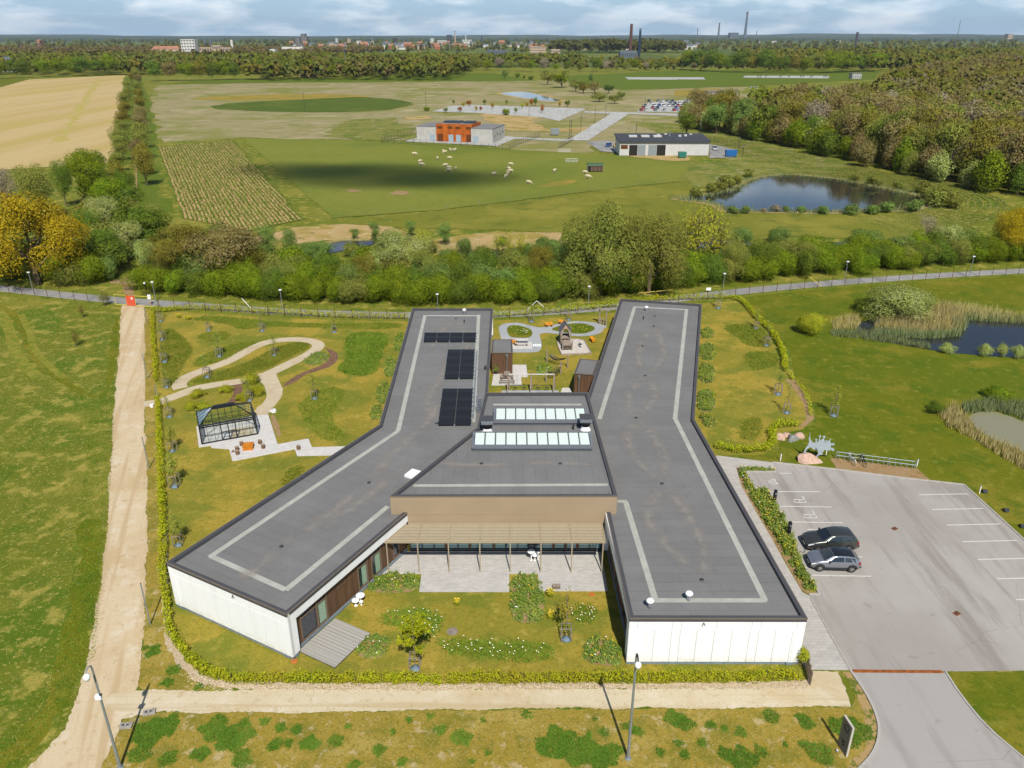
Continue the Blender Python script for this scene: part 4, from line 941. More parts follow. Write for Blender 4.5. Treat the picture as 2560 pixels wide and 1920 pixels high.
# --- hero trees and distinct shrubs of the belt behind the road
tpx(VMp,250,800,105,640,'oak','spread','big','large spreading golden-yellow oak left of the red gate')
tpx(VMp,20,740,330,200,'oak','round','near','smaller yellow oak at the left edge under the large oak')
tpx(VSp,260,1420,1035,260,'willow','round','near','grey-green tree behind the large golden oak')
tpx(VSp,60,1400,1070,240,'grey','round','near','pale brownish bare tree at the left edge beside the tilled field')
tpx(VSp,430,1330,1010,150,'dark','round','near','small dark green tree between the golden oak and the tilled field')
tpx(VSp,590,1290,945,290,'hawthorn','round','near','fresh green tree at the lower corner of the tilled field')
tpx(VSp,700,1310,1090,260,'hawthorn','shrub','near','broad green shrub at the start of the tree lane')
tpx(VSp,800,1240,1040,150,'dark','shrub','near','dark green shrub beside the lane path')
tpx(VMp,760,275,160,195,'grey','shrub','near','purplish brown bare bush beside the lane path')
tpx(VMp,690,500,225,270,'pale','round','near','whitish flowering tree right of the golden oak, the farther of two')
tpx(VMp,830,650,385,300,'pale','round','near','whitish flowering tree right of the golden oak, the nearer of two')
tpx(VMp,980,445,270,230,'willow','round','near','round olive-green tree at the corner of the nursery rows')
tpx(VMp,700,700,430,240,'dark','round','near','dark green tree between the golden oak and the whitish trees')
tpx(VMp,600,560,300,200,'dark','round','near','shaded dark tree close behind the golden oak')
tpx(VMp,1160,800,395,430,'maple','round','big','yellow-brown budding maple right of the gate gap')
tpx(VMp,970,770,500,180,'pale','round','near','pale green tree at the edge of the gate gap')
tpx(VMp,1450,800,385,520,'brown','round','near','half-bare brown tree with visible branches left of the stream')
tpx(VMp,1600,790,500,300,'maple','round','near','brownish tree right of the half-bare tree')
tpx(VMp,1310,760,430,320,'maple','round','near','brownish tree between the maple and the half-bare tree')
for i,(x,yb,yt,w) in enumerate([(1740,720,415,150),(1880,690,445,150),(2040,700,520,150),(1960,660,530,120)]):
 tpx(VMp,x,yb,yt,w,'alder','tall','near','slim dark alder beside the stream left of the pale willow','alders by the left stream pond')
tpx(VNp,390,760,425,440,'pale','round','big','large rounded pale green willow beside the stream pond')
tpx(VNp,110,680,530,170,'alder','shrub','near','bluish green alder bush in front of the left stream pond')
for x,yb,yt,w in [(200,535,392,95),(650,550,405,115),(430,490,388,80),(70,515,440,80)]:
 tpx(VNp,x,yb,yt,w,'alder','tall','mid','small upright alder on the far bank of the stream','alders on the far stream bank')
for x,yb,yt,w in [(780,610,465,130),(830,700,560,140),(1240,660,480,170),(1280,560,470,110)]:
 tpx(VNp,x,yb,yt,w,'alder','shrub','near','loose grey-green alder bush by the middle stream pond','alder bushes by the middle stream pond')
for x,yb,yt,w in [(520,620,435,110),(1060,650,470,110),(1130,670,460,130),(990,620,480,100)]:
 tpx(VNp,x,yb,yt,w,'lime','tall','sparse','thin yellowish young tree by the stream','thin young trees by the stream')
tpx(VNp,1640,870,225,580,'willow','fountain','big','very large olive willow standing behind the playground, the left of the pair')
tpx(VNp,1960,860,235,520,'willow','fountain','big','very large olive willow with a leaning trunk, the right of the pair')
tpx(VNp,1440,760,520,200,'willow','round','near','olive tree at the left foot of the large willows')
tpx(VOp,100,720,238,400,'lime','fountain','sparse','tall airy yellow-green tree right of the large willows')
tpx(VOp,240,700,400,260,'willow','round','sparse','airy olive tree leaning over the pond meadow')
for x,yb,yt,w,l in [(400,540,405,170,'bushy willow on the near pond meadow, leftmost'),(630,530,405,190,'bushy willow in the middle of the near pond meadow'),(1170,540,425,260,'broad bushy willow behind the little right stream pond'),(950,610,505,220,'dark green bush left of the little right stream pond')]:
 tpx(VOp,x,yb,yt,w,'alder' if 'dark' not in l else 'dark','shrub','near',l)
tpx(VOp,1160,730,545,200,'hawthorn','shrub','near','rounded green thorn bush right of the little stream pond')
tpx(VOp,1430,700,535,210,'hawthorn','shrub','near','rounded green thorn bush left of the dome-shaped tree')
tpx(VOp,1700,620,355,250,'pale','shrub','near','dome-shaped green tree beside the curved planting rows')
tpx(VOp,1570,610,345,170,'grey','tall','twig','bare yellowish tree beside the dome-shaped tree')
tpx(VOp,2110,640,275,360,'oak','round','big','golden-yellow oak at the right edge beside the road')
tpx(VOp,2260,660,330,260,'oak','round','near','second golden oak cut by the right edge')
def fill(poly,step,seed,clip=True):
 rnd=random.Random(seed);xs=[p[0] for p in poly];ys=[p[1] for p in poly];out=[];y=min(ys)
 while y<max(ys):
  x=min(xs)
  while x<max(xs):
   p=(x+rnd.uniform(-.4,.4)*step,y+rnd.uniform(-.4,.4)*step)
   if inside(p,poly) and (not clip or abs(p[0])<.69*p[1]+20):out.append(p)
   x+=step
  y+=step
 return out
# --- front row of thorn shrubs along the road, then the denser row behind it
def hedge_row(i0,off,step,hr,wr,kinds,lod,label,group,seed,skip=()):
 rnd=random.Random(seed);n=0
 for (x,y,a) in along(ROADC,step,rnd.uniform(0,step)):
  nx,ny=-math.sin(a),math.cos(a);o=off*rnd.uniform(.88,1.15)
  X,Y=x+nx*o,y+ny*o
  if any(s0<X<s1 for s0,s1 in skip):continue
  if abs(X)>.70*Y+12:continue
  k=rnd.choice(kinds);n+=1
  tree(X,Y,rnd.uniform(*hr),rnd.uniform(*wr),k,'shrub',lod,'%s %s, %s from the left'%(KADJ[k],label,nth(n)),group,trunk=False)
gx0,gx1=VM_(680,800)[0],VM_(890,800)[0]
hedge_row(0,6.0,3.6,(5.0,6.9),(5.4,7.6),['hawthorn']*4+['dark','dark','willow'],'near','shrub in the front roadside row','front row of shrubs along the road',5,[(gx0,gx1)])
hedge_row(0,10.5,4.0,(5.6,8.0),(6,8),['hawthorn']*3+['dark','willow','alder'],'near','shrub in the second roadside row','second row of shrubs behind the road',6,[(gx0,gx1+1)])
hedge_row(0,15.5,5.0,(4.5,7),(6,8),['alder','willow','pale','dark'],'mid','bush in the third row by the stream','third row of bushes by the stream',7,[(gx0-2,gx1+2),(VN(-160,560)[0],VN(190,560)[0]),(VN(640,600)[0],VN(1400,600)[0]),(VO(960,560)[0],VO(1200,560)[0]),(VO(300,560)[0],400)])
fillp=[VM_(560,90),VM_(700,60),VM_(850,150),VM_(880,330),VM_(1040,440),VM_(1080,620),VM_(900,690),VM_(700,760),VM_(560,520)];rf_=random.Random(21);nf_=0
for x,y in fill(fillp,8.5,17,False):
 k=rf_.choice(['dark','dark','hawthorn','willow','maple']);h=rf_.uniform(5,9);nf_+=1
 tree(x,y,h,h*rf_.uniform(.9,1.2),k,rf_.choice(['shrub','round']),'mid','%s filler tree in the thicket between golden oak and nursery, %s nearest'%(KADJ[k],nth(nf_)),'thicket right of the golden oak',trunk=False)
hedge_row(0,20,5.5,(4.5,6.5),(6,8.5),['dark','willow','alder','hawthorn'],'mid','bush in the fourth row behind the road','fourth row of bushes',8,[(-300,gx1+3),(VN(-100,560)[0],VN(200,560)[0]),(VN(690,600)[0],VN(1050,600)[0]),(VN(1150,600)[0],400)])
# --- avenue along the tilled field
for i,(x,yb,yt,w) in enumerate([(838,478,430,70),(825,592,508,75),(818,692,580,115),(800,812,705,115),(775,935,815,160),(800,1030,900,140),(850,530,455,60),(770,1100,960,130),(835,640,545,90),(812,750,640,110),(788,870,760,130),(795,975,850,140)]):
 tpx(VSp,x,yb,yt,w,'maple' if i%3==0 else 'willow','round','mid','olive-brown tree in the left avenue row, %s from the far end'%nth(sorted([430,508,580,705,815,900,455,960,545,640,760,850]).index(yt)+1),'left row of the avenue')
for i,(x,yb,yt,w) in enumerate([(895,535,475,75),(893,590,520,85),(900,645,560,75),(915,782,670,125),(912,955,770,155),(945,1195,940,165),(905,1085,880,130),(870,500,440,60),(908,710,610,100),(918,860,715,130),(925,1020,820,150),(940,1130,905,140)]):
 tpx(VSp,x,yb,yt,w,('brown','willow','maple')[i%3],'round','mid','olive-brown tree in the right avenue row, %s from the far end'%nth(sorted([475,520,560,670,770,940,880,440,610,715,820,905]).index(yt)+1),'right row of the avenue')
# --- big wood on the right: individual trees along its edge, the rest as one mass
edge=[VR(20,790),VR(200,850),VR(400,870),VR(560,915),VR(760,950),VR(1000,1010),VR(1250,1075),VR(1500,1130),VR(1800,1190),VR(2212,1260),VR(2700,1330)]
WOODK=['brown','brown','maple','willow','brown','willow','brown','grey','brown','maple','willow','hawthorn','dark','brown']
rnd=random.Random(11);wpts=[]
front=along(edge,6.0)
for row in range(13):
 for (x,y,a) in front:
  nx,ny=-math.sin(a),math.cos(a)
  o=row*8.0+rnd.uniform(-2.2,2.2);X=x+nx*o+rnd.uniform(-2,2);Y=y+ny*o
  if abs(X)>.69*Y+14:continue
  wpts.append((X,Y,row))
NIND=0;NF=0
WBACK=[VR(500,640,18),VR(640,570,18),VR(800,545,18),VR(1000,552,18),VR(1260,525,18),(5000,5000),(5000,50),(150,50),(40,330),VR(-40,820),VR(150,740)]
for X,Y,row in wpts:
 if row>1 and not inside((X,Y),WBACK):continue
 if row>6 and NIND>430:continue
 h=rnd.uniform(12,18)*(1 if row else.75)+min(row,3)*.8;k=rnd.choice(WOODK) if row else rnd.choice(['dark','hawthorn','willow','brown','maple','pale'])
 if k=='hawthorn' and row:k=rnd.choice(['hawthorn','maple'])
 NF+=row==0
 lab0='%s tree in the front edge of the right wood, %s from the left'%(KADJ[k],nth(NF)) if row==0 else None
 tree(X,Y,h,h*rnd.uniform(.68,.95),k,'round' if row else 'shrub','mid',lab0 or {'brown':'brown budding tree in the wood right of the large pond','maple':'yellowish brown tree in the wood right of the large pond','grey':'bare greyish tree in the wood right of the large pond','hawthorn':'fresh green tree in the wood right of the large pond','willow':'olive tree in the wood right of the large pond','dark':'dark green tree in the wood right of the large pond','oak':'golden tree in the wood right of the large pond','pale':'pale green tree at the edge of the wood right of the large pond'}[k],'trees of the wood right of the large pond: '+k)
 NIND+=1
print('wood individuals',NIND)
def wood(name,label,pts,kinds,hr,leafn,leafs,seed,shapes=('round',),zbase=0.0):
 rng=rngs(seed);Ps,Ns,Ss,Ms=[],[],[],[];kinds_u=sorted(set(kinds))
 bank=[crown_pts(s,leafn,rngs(seed+i),.9)[:2] for i,s in enumerate(list(shapes)*3)]
 for (x,y) in pts:
  P,N=bank[rng.integers(len(bank))];h=rng.uniform(*hr);w=h*rng.uniform(.65,.9);a=rng.uniform(0,6.28);ca,sa=math.cos(a),math.sin(a)
  Q=P.copy();Q[:,0]=(P[:,0]*ca-P[:,1]*sa)*w+x;Q[:,1]=(P[:,0]*sa+P[:,1]*ca)*w+y;Q[:,2]=P[:,2]*h+zbase
  M=N.copy();M[:,0]=N[:,0]*ca-N[:,1]*sa;M[:,1]=N[:,0]*sa+N[:,1]*ca
  Ps.append(Q);Ns.append(M);Ss.append(np.full(len(P),leafs*h));Ms.append(np.full(len(P),kinds_u.index(kinds[rng.integers(len(kinds))])))
 me=quads_mesh(name,np.concatenate(Ps),np.concatenate(Ns),np.concatenate(Ss),rng,.8,[LEAFW[k] for k in kinds_u],np.concatenate(Ms))
 return link(name,me,kind='stuff',label=label,cat='woodland')
back=[VR(480,650,10)]+[(x-math.sin(a)*84,y+math.cos(a)*84) for (x,y,a) in front[6:]]+[(900,420),VR(2900,260,18),VR(2300,290,18),VR(2000,350,18),VR(1700,385,18),VR(1450,425,18),VR(1300,465,18),VR(1260,525,18),VR(1000,552,18),VR(800,545,18),VR(640,570,18),VR(500,640,18)]
wp=fill(back,10.5,3)
print('right wood mass',len(wp))
wn_=[p for p in wp if math.hypot(*p)<560];wf_=[p for p in wp if math.hypot(*p)>=560]
print('right wood near/far',len(wn_),len(wf_))
wood('right_woodland','dense brown and olive budding wood filling the slope behind the large pond',wn_,WOODK,(15,21),260,.045,21)
wood('right_woodland','far brown-green wood reaching to the right horizon',wf_[:3400],WOODK,(16,22),90,.075,22)
# --- far woods
def edge_trees(path,step,hr,kinds,label,group,seed,lod='mid',shape='round'):
 rnd=random.Random(seed);n_=0
 for (x,y,a) in along(path,step,rnd.uniform(0,step)):
  h=rnd.uniform(*hr);k=rnd.choice(kinds);n_+=1
  tree(x+rnd.uniform(-2,2),y+rnd.uniform(-5,5),h,h*rnd.uniform(.85,1.2),k,shape,lod,'%s %s, %s from the left'%(KADJ[k],label,nth(n_)),group,trunk=False)
e1=[VS(-80,510),VS(200,498),VS(420,492),VS(800,482)]
e2=[VS(930,525),VS(1200,520),VS(1500,512),VS(1800,508),VS(2020,500),VS(2212,492)]
e3=[VQ(0,490),VQ(200,480),VQ(330,470)]
e4=[VQ(0,425),VQ(300,420),VQ(700,405)]
e5=[VQ(760,450),VQ(1000,455),VQ(1300,462),VQ(1700,462),VQ(2212,445),VR(0,450)]
e6=[VR(0,448),VR(300,465),VR(700,472),VR(1000,470),VR(1290,455)]
FK=['dark','hawthorn','willow','hawthorn','maple','dark']
edge_trees(e1,13,(16,22),FK,'tree in the wood edge beyond the tilled field','edge of the left far wood',1)
edge_trees(e2,12,(15,20),FK+['brown'],'tree in the wood edge behind the dry meadow','edge of the middle far wood',2)
edge_trees(e4,14,(15,19),FK,'tree in the far wood edge below the city','edge of the far wood below the city',4)
edge_trees(e5,15,(9,17),FK+['grey','willow','lime'],'tree in the scattered far meadow belt','scattered far belt',5)
edge_trees(e6,13,(18,27),FK,'tree in the far wood edge behind the car rows','edge of the right far wood',6)
for x,yb,yt,w,k in [(800,450,375,90,'oak'),(920,448,385,95,'lime'),(1035,505,445,65,'alder'),(1115,502,462,40,'dark'),(1160,505,480,25,'dark'),(1200,512,485,60,'dark'),(690,455,415,60,'willow'),(1310,545,450,110,'willow'),(1400,565,452,150,'hawthorn'),(1490,590,505,110,'willow'),(1540,600,525,110,'maple'),(1610,600,520,100,'brown'),(1700,600,540,85,'conifer'),(1640,655,590,130,'willow'),(1780,640,585,70,'dark'),(1740,668,600,100,'willow'),(1590,518,455,45,'alder'),(150,488,385,150,'maple'),(60,488,400,120,'dark'),(250,490,410,100,'brown'),(320,480,448,30,'dark')]:
 tpx(VQp,x,yb,yt,w,k,'round' if w>60 else 'shrub','low','%s tree among the far meadow trees'%{'oak':'golden','lime':'yellow-green','alder':'bluish green','dark':'dark green','willow':'olive','hawthorn':'bright green','maple':'yellow-brown','brown':'brown','conifer':'blackish green'}[k],'far meadow trees: '+k)
for x,yb,yt,w,k in [(40,870,720,170,'dark'),(230,860,650,180,'alder'),(400,875,610,230,'alder'),(130,800,700,120,'willow'),(600,900,760,160,'pale')]:
 tpx(VRp,x,yb,yt,w,k,'round','mid','rounded %s tree at the left corner of the right wood'%{'dark':'dark','alder':'green','willow':'olive','pale':'pale'}[k],'corner trees of the right wood: '+k)
far_mix=['dark','hawthorn','willow','dark','maple','alder']
pl=fill([(-720,905),(-255,925),(-250,1300),(-950,1300)],15,31);wood('left_far_wood','green wood band beyond the tilled field',pl,far_mix,(16,21),60,.11,31)
pl=fill([(-255,800),(-60,810),(-40,1120),(-300,1120)],13,32);wood('middle_far_wood','mixed wood band behind the dry meadow',pl,far_mix+['brown'],(14,19),60,.11,32)
pl=fill([(-1100,1500),(-350,1450),(-300,2050),(-1500,2100)],22,33);wood('brown_far_wood','brown leafless wood far on the left',pl,['brown','brown','maple','grey'],(15,19),40,.14,33)
pl=fill([(-330,1150),(40,1120),(120,1300),(-400,1350)],16,34);wood('wood_below_city','green wood band below the distant city',pl,far_mix,(14,18),50,.12,34)
pl=fill([(60,1010),(330,990),(520,1250),(90,1280)],22,35);wood('scattered_far_belt','scattered bushes and trees across the far middle distance',pl,far_mix+['grey','lime'],(8,15),50,.12,35)
pl=fill([(300,1010),(820,960),(1350,1800),(420,1600)],19,36);wood('right_far_wood','long green wood band in the right distance',pl,far_mix+['willow'],(16,21),50,.125,36)
pl=fill([(-1700,2150),(1900,2150),(2600,3400),(-2600,3400)],75,37);wood('suburb_trees','dark tree masses among the far suburbs',pl,['dark','conifer','willow','brown'],(14,22),34,.2,37,('shrub',))
pl=fill([(100,2050),(420,2050),(420,2300),(100,2300)],24,38);wood('conifer_hill','dark conifer clump below the distant city',pl,['conifer'],(22,34),40,.16,38)
pl=[(random.Random(i).uniform(-4000,4000),random.Random(i+9).uniform(3500,6500)) for i in range(900)]
wood('city_edge_trees','dark tree belts around the distant city',pl,['conifer','dark'],(14,24),26,.34,39,('shrub',))
# --- grass and leaf scatter
def blades(name,pts,h,w,mat,seed=1,lean=.35,label=None,cat=None,kind='stuff',parent=None,z=.015,cluster=1):
 rng=rngs(seed);P=np.array(pts,dtype=float)
 if cluster>1:P=np.repeat(P,cluster,0)+rng.normal(size=(len(P)*cluster,2))*w*3
 n=len(P);a=rng.uniform(0,6.28,n);hh=h*rng.uniform(.55,1.2,n);ww=w*rng.uniform(.6,1.3,n)
 l=rng.normal(size=(n,2))*lean*hh[:,None];V=np.zeros((n,3,3))
 V[:,0,0]=P[:,0]-np.cos(a)*ww;V[:,0,1]=P[:,1]-np.sin(a)*ww;V[:,1,0]=P[:,0]+np.cos(a)*ww;V[:,1,1]=P[:,1]+np.sin(a)*ww
 V[:,2,:2]=P+l;V[:,0,2]=V[:,1,2]=z;V[:,2,2]=hh
 return link(name,raw_mesh(name,V.reshape(-1,3),3,[mat]),parent,label=label,cat=cat,kind=kind)
def scatter(poly,n,seed):
 rng=random.Random(seed);xs=[p[0] for p in poly];ys=[p[1] for p in poly];out=[];x0,x1,y0,y1=min(xs),max(xs),min(ys),max(ys);t=0
 while len(out)<n and t<n*20:
  p=(rng.uniform(x0,x1),rng.uniform(y0,y1));t+=1
  if inside(p,poly):out.append(p)
 return out
def grass_leaf(name,a,b,c=None):return leaf_mat(name,C(a),C(b),C(c) if c else None,.25,.02,'grass')
m_tall=grass_leaf('tall_grass_blades','67802e','98a24a','a8a656')
m_tallg=grass_leaf('lush_grass_blades','5c7e30','90a848','9aac50')
m_reed=grass_leaf('dry_reed_blades','b8aa6e','e2d494','c4bc80')
m_reedg=grass_leaf('green_reed_blades','728556','a3af80','8e9b68')
m_straw=grass_leaf('straw_blades','a8985a','d0c084','b8a868')
def patch(poly,dens,h,mat,label,seed,w=.05,smooth=1,bed=g_rough):
 poly=smooth_poly(poly,smooth) if smooth else poly
 a=abs(sum(poly[i][0]*poly[(i+1)%len(poly)][1]-poly[(i+1)%len(poly)][0]*poly[i][1] for i in range(len(poly))))/2
 if False:zone('rough_grass_patch',rough_edge(poly,.35,.22,seed),bed,.0185+(seed%7)*.0003)
 rg_=random.Random(seed);blades('tall_grass',[(x+rg_.gauss(0,.16),y+rg_.gauss(0,.16)) for x,y in scatter(poly,int(a*dens),seed)],h,w,mat,seed,.7,label=label,cat='grass')
GP=[([VC(1590,380),VC(1680,310),VC(1950,320),VC(1980,360),VC(1900,560),VC(1880,640),VC(1780,700),VC(1620,680),VC(1510,640),VC(1620,540)],'unmown lush grass mound in the left garden beside the wing'),([VC(1220,900),VC(1400,800),VC(1570,790),VC(1590,860),VC(1480,1020),VC(1500,1120),VC(1620,1200),VC(1580,1250),VC(1400,1250),VC(1280,1130),VC(1200,1000)],'winding unmown grass strip in the left garden'),([VC(250,740),VC(400,690),VC(700,600),VC(900,500),VC(1000,440),VC(1180,400),VC(1300,410),VC(1280,450),VC(1100,540),VC(900,640),VC(600,720),VC(330,765)],'unmown grass inside the garden path loop'),([VC(60,250),VC(250,400),VC(290,480),VC(180,620),VC(130,780),VC(30,760),VC(0,400)],'unmown grass along the left hedge'),([VC(260,590),VC(450,470),VC(700,400),VC(880,390),VC(700,470),VC(560,560),VC(330,610)],'unmown grass above the garden path'),([VC(200,200),VC(500,170),VC(1000,230),VC(1500,240),VC(2100,230),VC(2060,290),VC(1400,280),VC(900,260),VC(700,300),VC(560,230)],'unmown grass strip along the rear hedge'),([VC(330,330),VC(560,300),VC(620,350),VC(500,400),VC(350,380)],'small unmown grass island near the rear hedge'),([VC(1030,1640),VC(1100,1500),VC(1240,1460),VC(1230,1540),VC(1120,1640)],'unmown grass beside the left wing edge'),([VD(700,410),VD(860,375),VD(1050,400),VD(1150,560),VD(1100,585),VD(900,570),VD(860,500)],'dark unmown grass patch near the right hedge, farther one'),([VD(880,620),VD(1180,620),VD(1215,720),VD(1060,780),VD(960,780)],'dark unmown grass patch near the right hedge, nearer one'),([VD(860,1320),VD(900,1210),VD(1040,1180),VD(1060,1290),VD(1000,1390),VD(880,1390)],'dark rounded grass tussock near the boulders'),([VF(690,110),VF(800,55),VF(950,60),VF(1100,90),VF(1130,160),VF(1060,270),VF(960,260),VF(830,190),VF(720,170)],'unmown daffodil grass under the front garden tree'),([VF(1060,270),VF(1250,270),VF(1500,290),VF(1800,290),VF(1900,350),VF(1870,420),VF(1600,430),VF(1400,400),VF(1150,370)],'long unmown daffodil strip in the front garden'),([VF(2010,40),VF(2180,30),VF(2175,160),VF(2060,160),VF(2010,110)],'square daffodil grass patch beside the right wing')]
for i,(p,l) in enumerate(GP):patch(p,150 if i<11 else 220,.15 if i!=0 else.2,m_tallg if i in (0,11,12,13) else m_tall,l,40+i,.055)
rnd=random.Random(8);vp=[VF(-300,760),VF(0,790),VF(1000,780),VF(2212,760),VF(3100,740),VF(3150,1000),VF(3100,1160),VF(-450,1160)]
fl=[(60,990,45),(200,1000,70),(380,980,60),(470,875,28),(890,825,28),(1115,900,50),(1260,965,80),(1400,835,25),(1710,795,40),(1040,805,30),(785,910,30),(680,1040,60),(515,1130,45),(845,1125,45),(120,895,40),(1900,1000,150),(2080,1050,200),(1800,1000,60),(2250,1080,140),(0,880,40),(-40,1000,60),(1440,1060,28),(1325,1115,25)]
fl2=[(800,820,90),(860,850,70),(1040,870,40),(1250,915,45),(1140,890,28),(1460,810,60),(820,990,35),(985,990,40),(1385,1040,50),(1250,1090,120),(1140,1060,60),(1560,1000,25),(1700,1010,50),(1800,1060,90),(1950,880,110),(2060,900,100),(860,1070,45),(690,1050,40),(540,910,45),(300,915,40),(1690,840,80),(480,880,50),(240,825,20),(2000,960,80)]
fl3=[(980,1420,160),(1120,1380,120),(1440,1400,120),(1600,1440,130),(1520,1490,90),(1770,1350,40),(1880,1400,40),(1990,1400,45),(2070,1500,70),(1830,1510,40),(1340,1560,80),(1130,1590,70),(1620,1600,80),(920,1580,80),(970,860,25),(1030,880,60),(1000,900,40),(1160,1010,50),(1120,1090,50),(1330,1120,35)]
g_clover=ground_mat('clover_green',C('5a7c30'),[(C('6f8c3c'),1.5,.45,.65,.8,4),(C('4c6c28'),4,.5,.7,.6,3)],bump=.6,bscale=8)
bl=[]
for V_,lst,kx in ((VF,fl,1),(VH,fl2,1),(VK,fl3,1)):
 for x,y,r in lst:
  c=V_(x,y);e=V_(x+r,y);rr=math.hypot(e[0]-c[0],e[1]-c[1])
  q=[(c[0]+rr*rnd.uniform(.45,1.3)*math.cos(t),c[1]+rr*rnd.uniform(.45,1.3)*math.sin(t)) for t in np.linspace(0,6.28,14)[:-1]]
  q=smooth_poly(q,1);a=math.pi*rr*rr;bl+=[(u+rnd.gauss(0,.05),v+rnd.gauss(0,.05)) for u,v in scatter(q,int(a*520),int(x))]
m_clover=grass_leaf('clover_leaves','507a30','7ea24a','88a850')
blades('clover_tufts',bl,.08,.06,m_clover,3,.6,'dark green clover tufts dotted over the front verge','ground cover')
# tussocks over the rough meadow on the left and right
blades('meadow_tussocks',scatter([VT(-100,250),VT(1000,250),VT(960,1659),VK(640,900),VK(100,1650),VK(-600,1650),VT(-700,800)],9000,5),.13,.035,m_straw,6,.8,'pale dry grass tufts over the left meadow','grass')
blades('meadow_tussocks',scatter([VT(700,1000),VT(1000,900),VT(960,1659),VK(640,900),VK(440,1250),VK(100,1650),VK(-100,1650),VK(380,950),VK(470,400),VT(760,1400)],9000,6),.13,.035,m_tallg,7,.6,'lush green grass tufts along the gravel track','grass')
blades('meadow_tussocks',scatter([VD(900,130),VD(1300,600),VD(1500,1080),VD(1520,1280),VE(1750,330),VE(2400,800),VP(1700,1500),VP(1300,800),VP(500,700),VP(100,400)],7000,8),.11,.035,m_tall,9,.7,'short grass tufts over the right meadow','grass')
# reeds
def reeds(name,poly,n,h,mat,label,seed):blades(name,scatter(poly,int(n*.72),seed),h*.85,.04,mat,seed,.16,label,'reeds',cluster=2)
reeds('reeds',[VP(900,640),VP(1000,560),VP(1280,480),VP(1480,440),VP(1700,470),VP(1690,620),VP(1640,690),VP(1400,690),VP(1150,680)],2600,2.0,m_reed,'dry pale reed bed in the reed pond below the willow bush',50)
reeds('reeds',[VP(860,660),VP(1100,660),VP(1400,680),VP(1700,650),VP(1720,540),VP(1560,560),VP(1680,700),VP(1400,720),VP(1000,700)],1500,1.4,m_reedg,'green reeds around the pale reed bed',51)
reeds('reeds',[VP(1450,440),VP(1700,440),VP(2212,530),VP(2700,580),VP(2700,620),VP(2212,580),VP(1800,560),VP(1650,520)],1500,1.5,m_reed,'dry reeds along the far shore of the reed pond',52)
reeds('reeds',[VP(1700,500),VP(2212,545),VP(2600,600),VP(2212,590),VP(1850,570),VP(1650,560)],900,1.2,m_reedg,'green reeds along the far shore of the reed pond',53)
reeds('reeds',[VP(560,560),VP(760,520),VP(800,580),VP(760,640),VP(560,640)],500,1.2,m_reed,'small dry reed clump at the left end of the reed pond',54)
reeds('reeds',[VP(540,650),VP(760,650),VP(1150,720),VP(1400,780),VP(1400,810),VP(1000,750),VP(700,710),VP(540,690)],1300,.9,m_reedg,'grey-green waterside plants along the near shore of the reed pond',55)
reeds('reeds',[VP(1480,1380),VP(1600,1290),VP(1720,1390),VP(1760,1480),VP(1900,1580),VP(2120,1670),VP(2400,1850),VP(2200,1850),VP(1800,1600),VP(1560,1480)],1500,1.1,m_reed,'dry reeds on the left bank of the murky pond',56)
reeds('reeds',[VP(1650,1300),VP(1900,1250),VP(2212,1280),VP(2500,1400),VP(2500,1520),VP(2212,1430),VP(2000,1350),VP(1700,1370)],1500,1.2,m_reedg,'green reeds on the far bank of the murky pond',57)
def shore(poly,n,w,h,mat,label,seed,name='reeds'):
 rng=random.Random(seed);p=along(list(poly)+[poly[0]],1.0);out=[]
 for _ in range(n):
  x,y,a=p[rng.randrange(len(p))];out.append((x+rng.gauss(0,w),y+rng.gauss(0,w)))
 blades(name,out,h,.09,mat,seed,.2,label,'reeds')
bp=smooth_poly(BIGPOND,2);shore(bp,2000,.8,.8,m_straw,'dry reed fringe around the large pond',60);shore(bp,3500,1.4,1.0,m_reedg,'green fringe around the large pond',61)
for x,y,w,k in [(340,345,70,'alder'),(420,345,80,'alder'),(610,335,65,'grey'),(780,340,70,'alder'),(920,348,90,'alder'),(1090,352,110,'alder'),(1240,350,110,'alder'),(540,338,40,'grey'),(1640,300,200,'willow'),(1750,310,130,'willow'),(1560,215,150,'willow'),(1250,165,120,'willow'),(360,160,130,'willow'),(440,110,100,'willow'),(260,200,120,'willow'),(1400,190,110,'willow'),(1680,230,130,'willow'),(300,180,160,'willow'),(200,215,120,'willow'),(1600,255,170,'willow'),(1720,275,150,'willow'),(1500,330,120,'alder'),(1330,340,120,'alder'),(680,338,60,'alder'),(1130,140,100,'willow'),(100,240,110,'willow')]:
 q=VO(x,y);tree(q[0],q[1],w*.022+.6,w*.038+.8,k,'shrub','low','small %s waterside bush around the large pond'%{'alder':'green','grey':'bare','willow':'olive'}[k],'bushes around the large pond: '+k,trunk=False)
# near pond bushes
tpx(VPp,1110,540,190,690,'pale','shrub','big','big olive willow bush beside the reed pond, largest of the near bushes',k=640/2212)
tpx(VPp,850,470,330,300,'dark','shrub','near','dark shaded side bush left of the big willow bush',k=640/2212)
tpx(VPp,360,670,445,290,'lime','shrub','near','rounded yellow-green bush left of the reed pond',k=640/2212)
tpx(VPp,1450,1360,1240,190,'dark','shrub','near','small dark bush at the murky pond',k=640/2212)
for x,yb,yt,w in [(1540,830,740,180),(1870,860,740,150),(2010,870,745,130),(2140,880,755,160),(2290,890,770,150)]:
 tpx(VPp,x,yb,yt,w,'pale','shrub','mid','loose pale bush standing at the near shore of the reed pond','pale bushes on the near shore',k=640/2212)
tpx(VPp,1990,1220,1130,300,'hawthorn','shrub','mid','low sprawling bush behind the murky pond',k=640/2212)
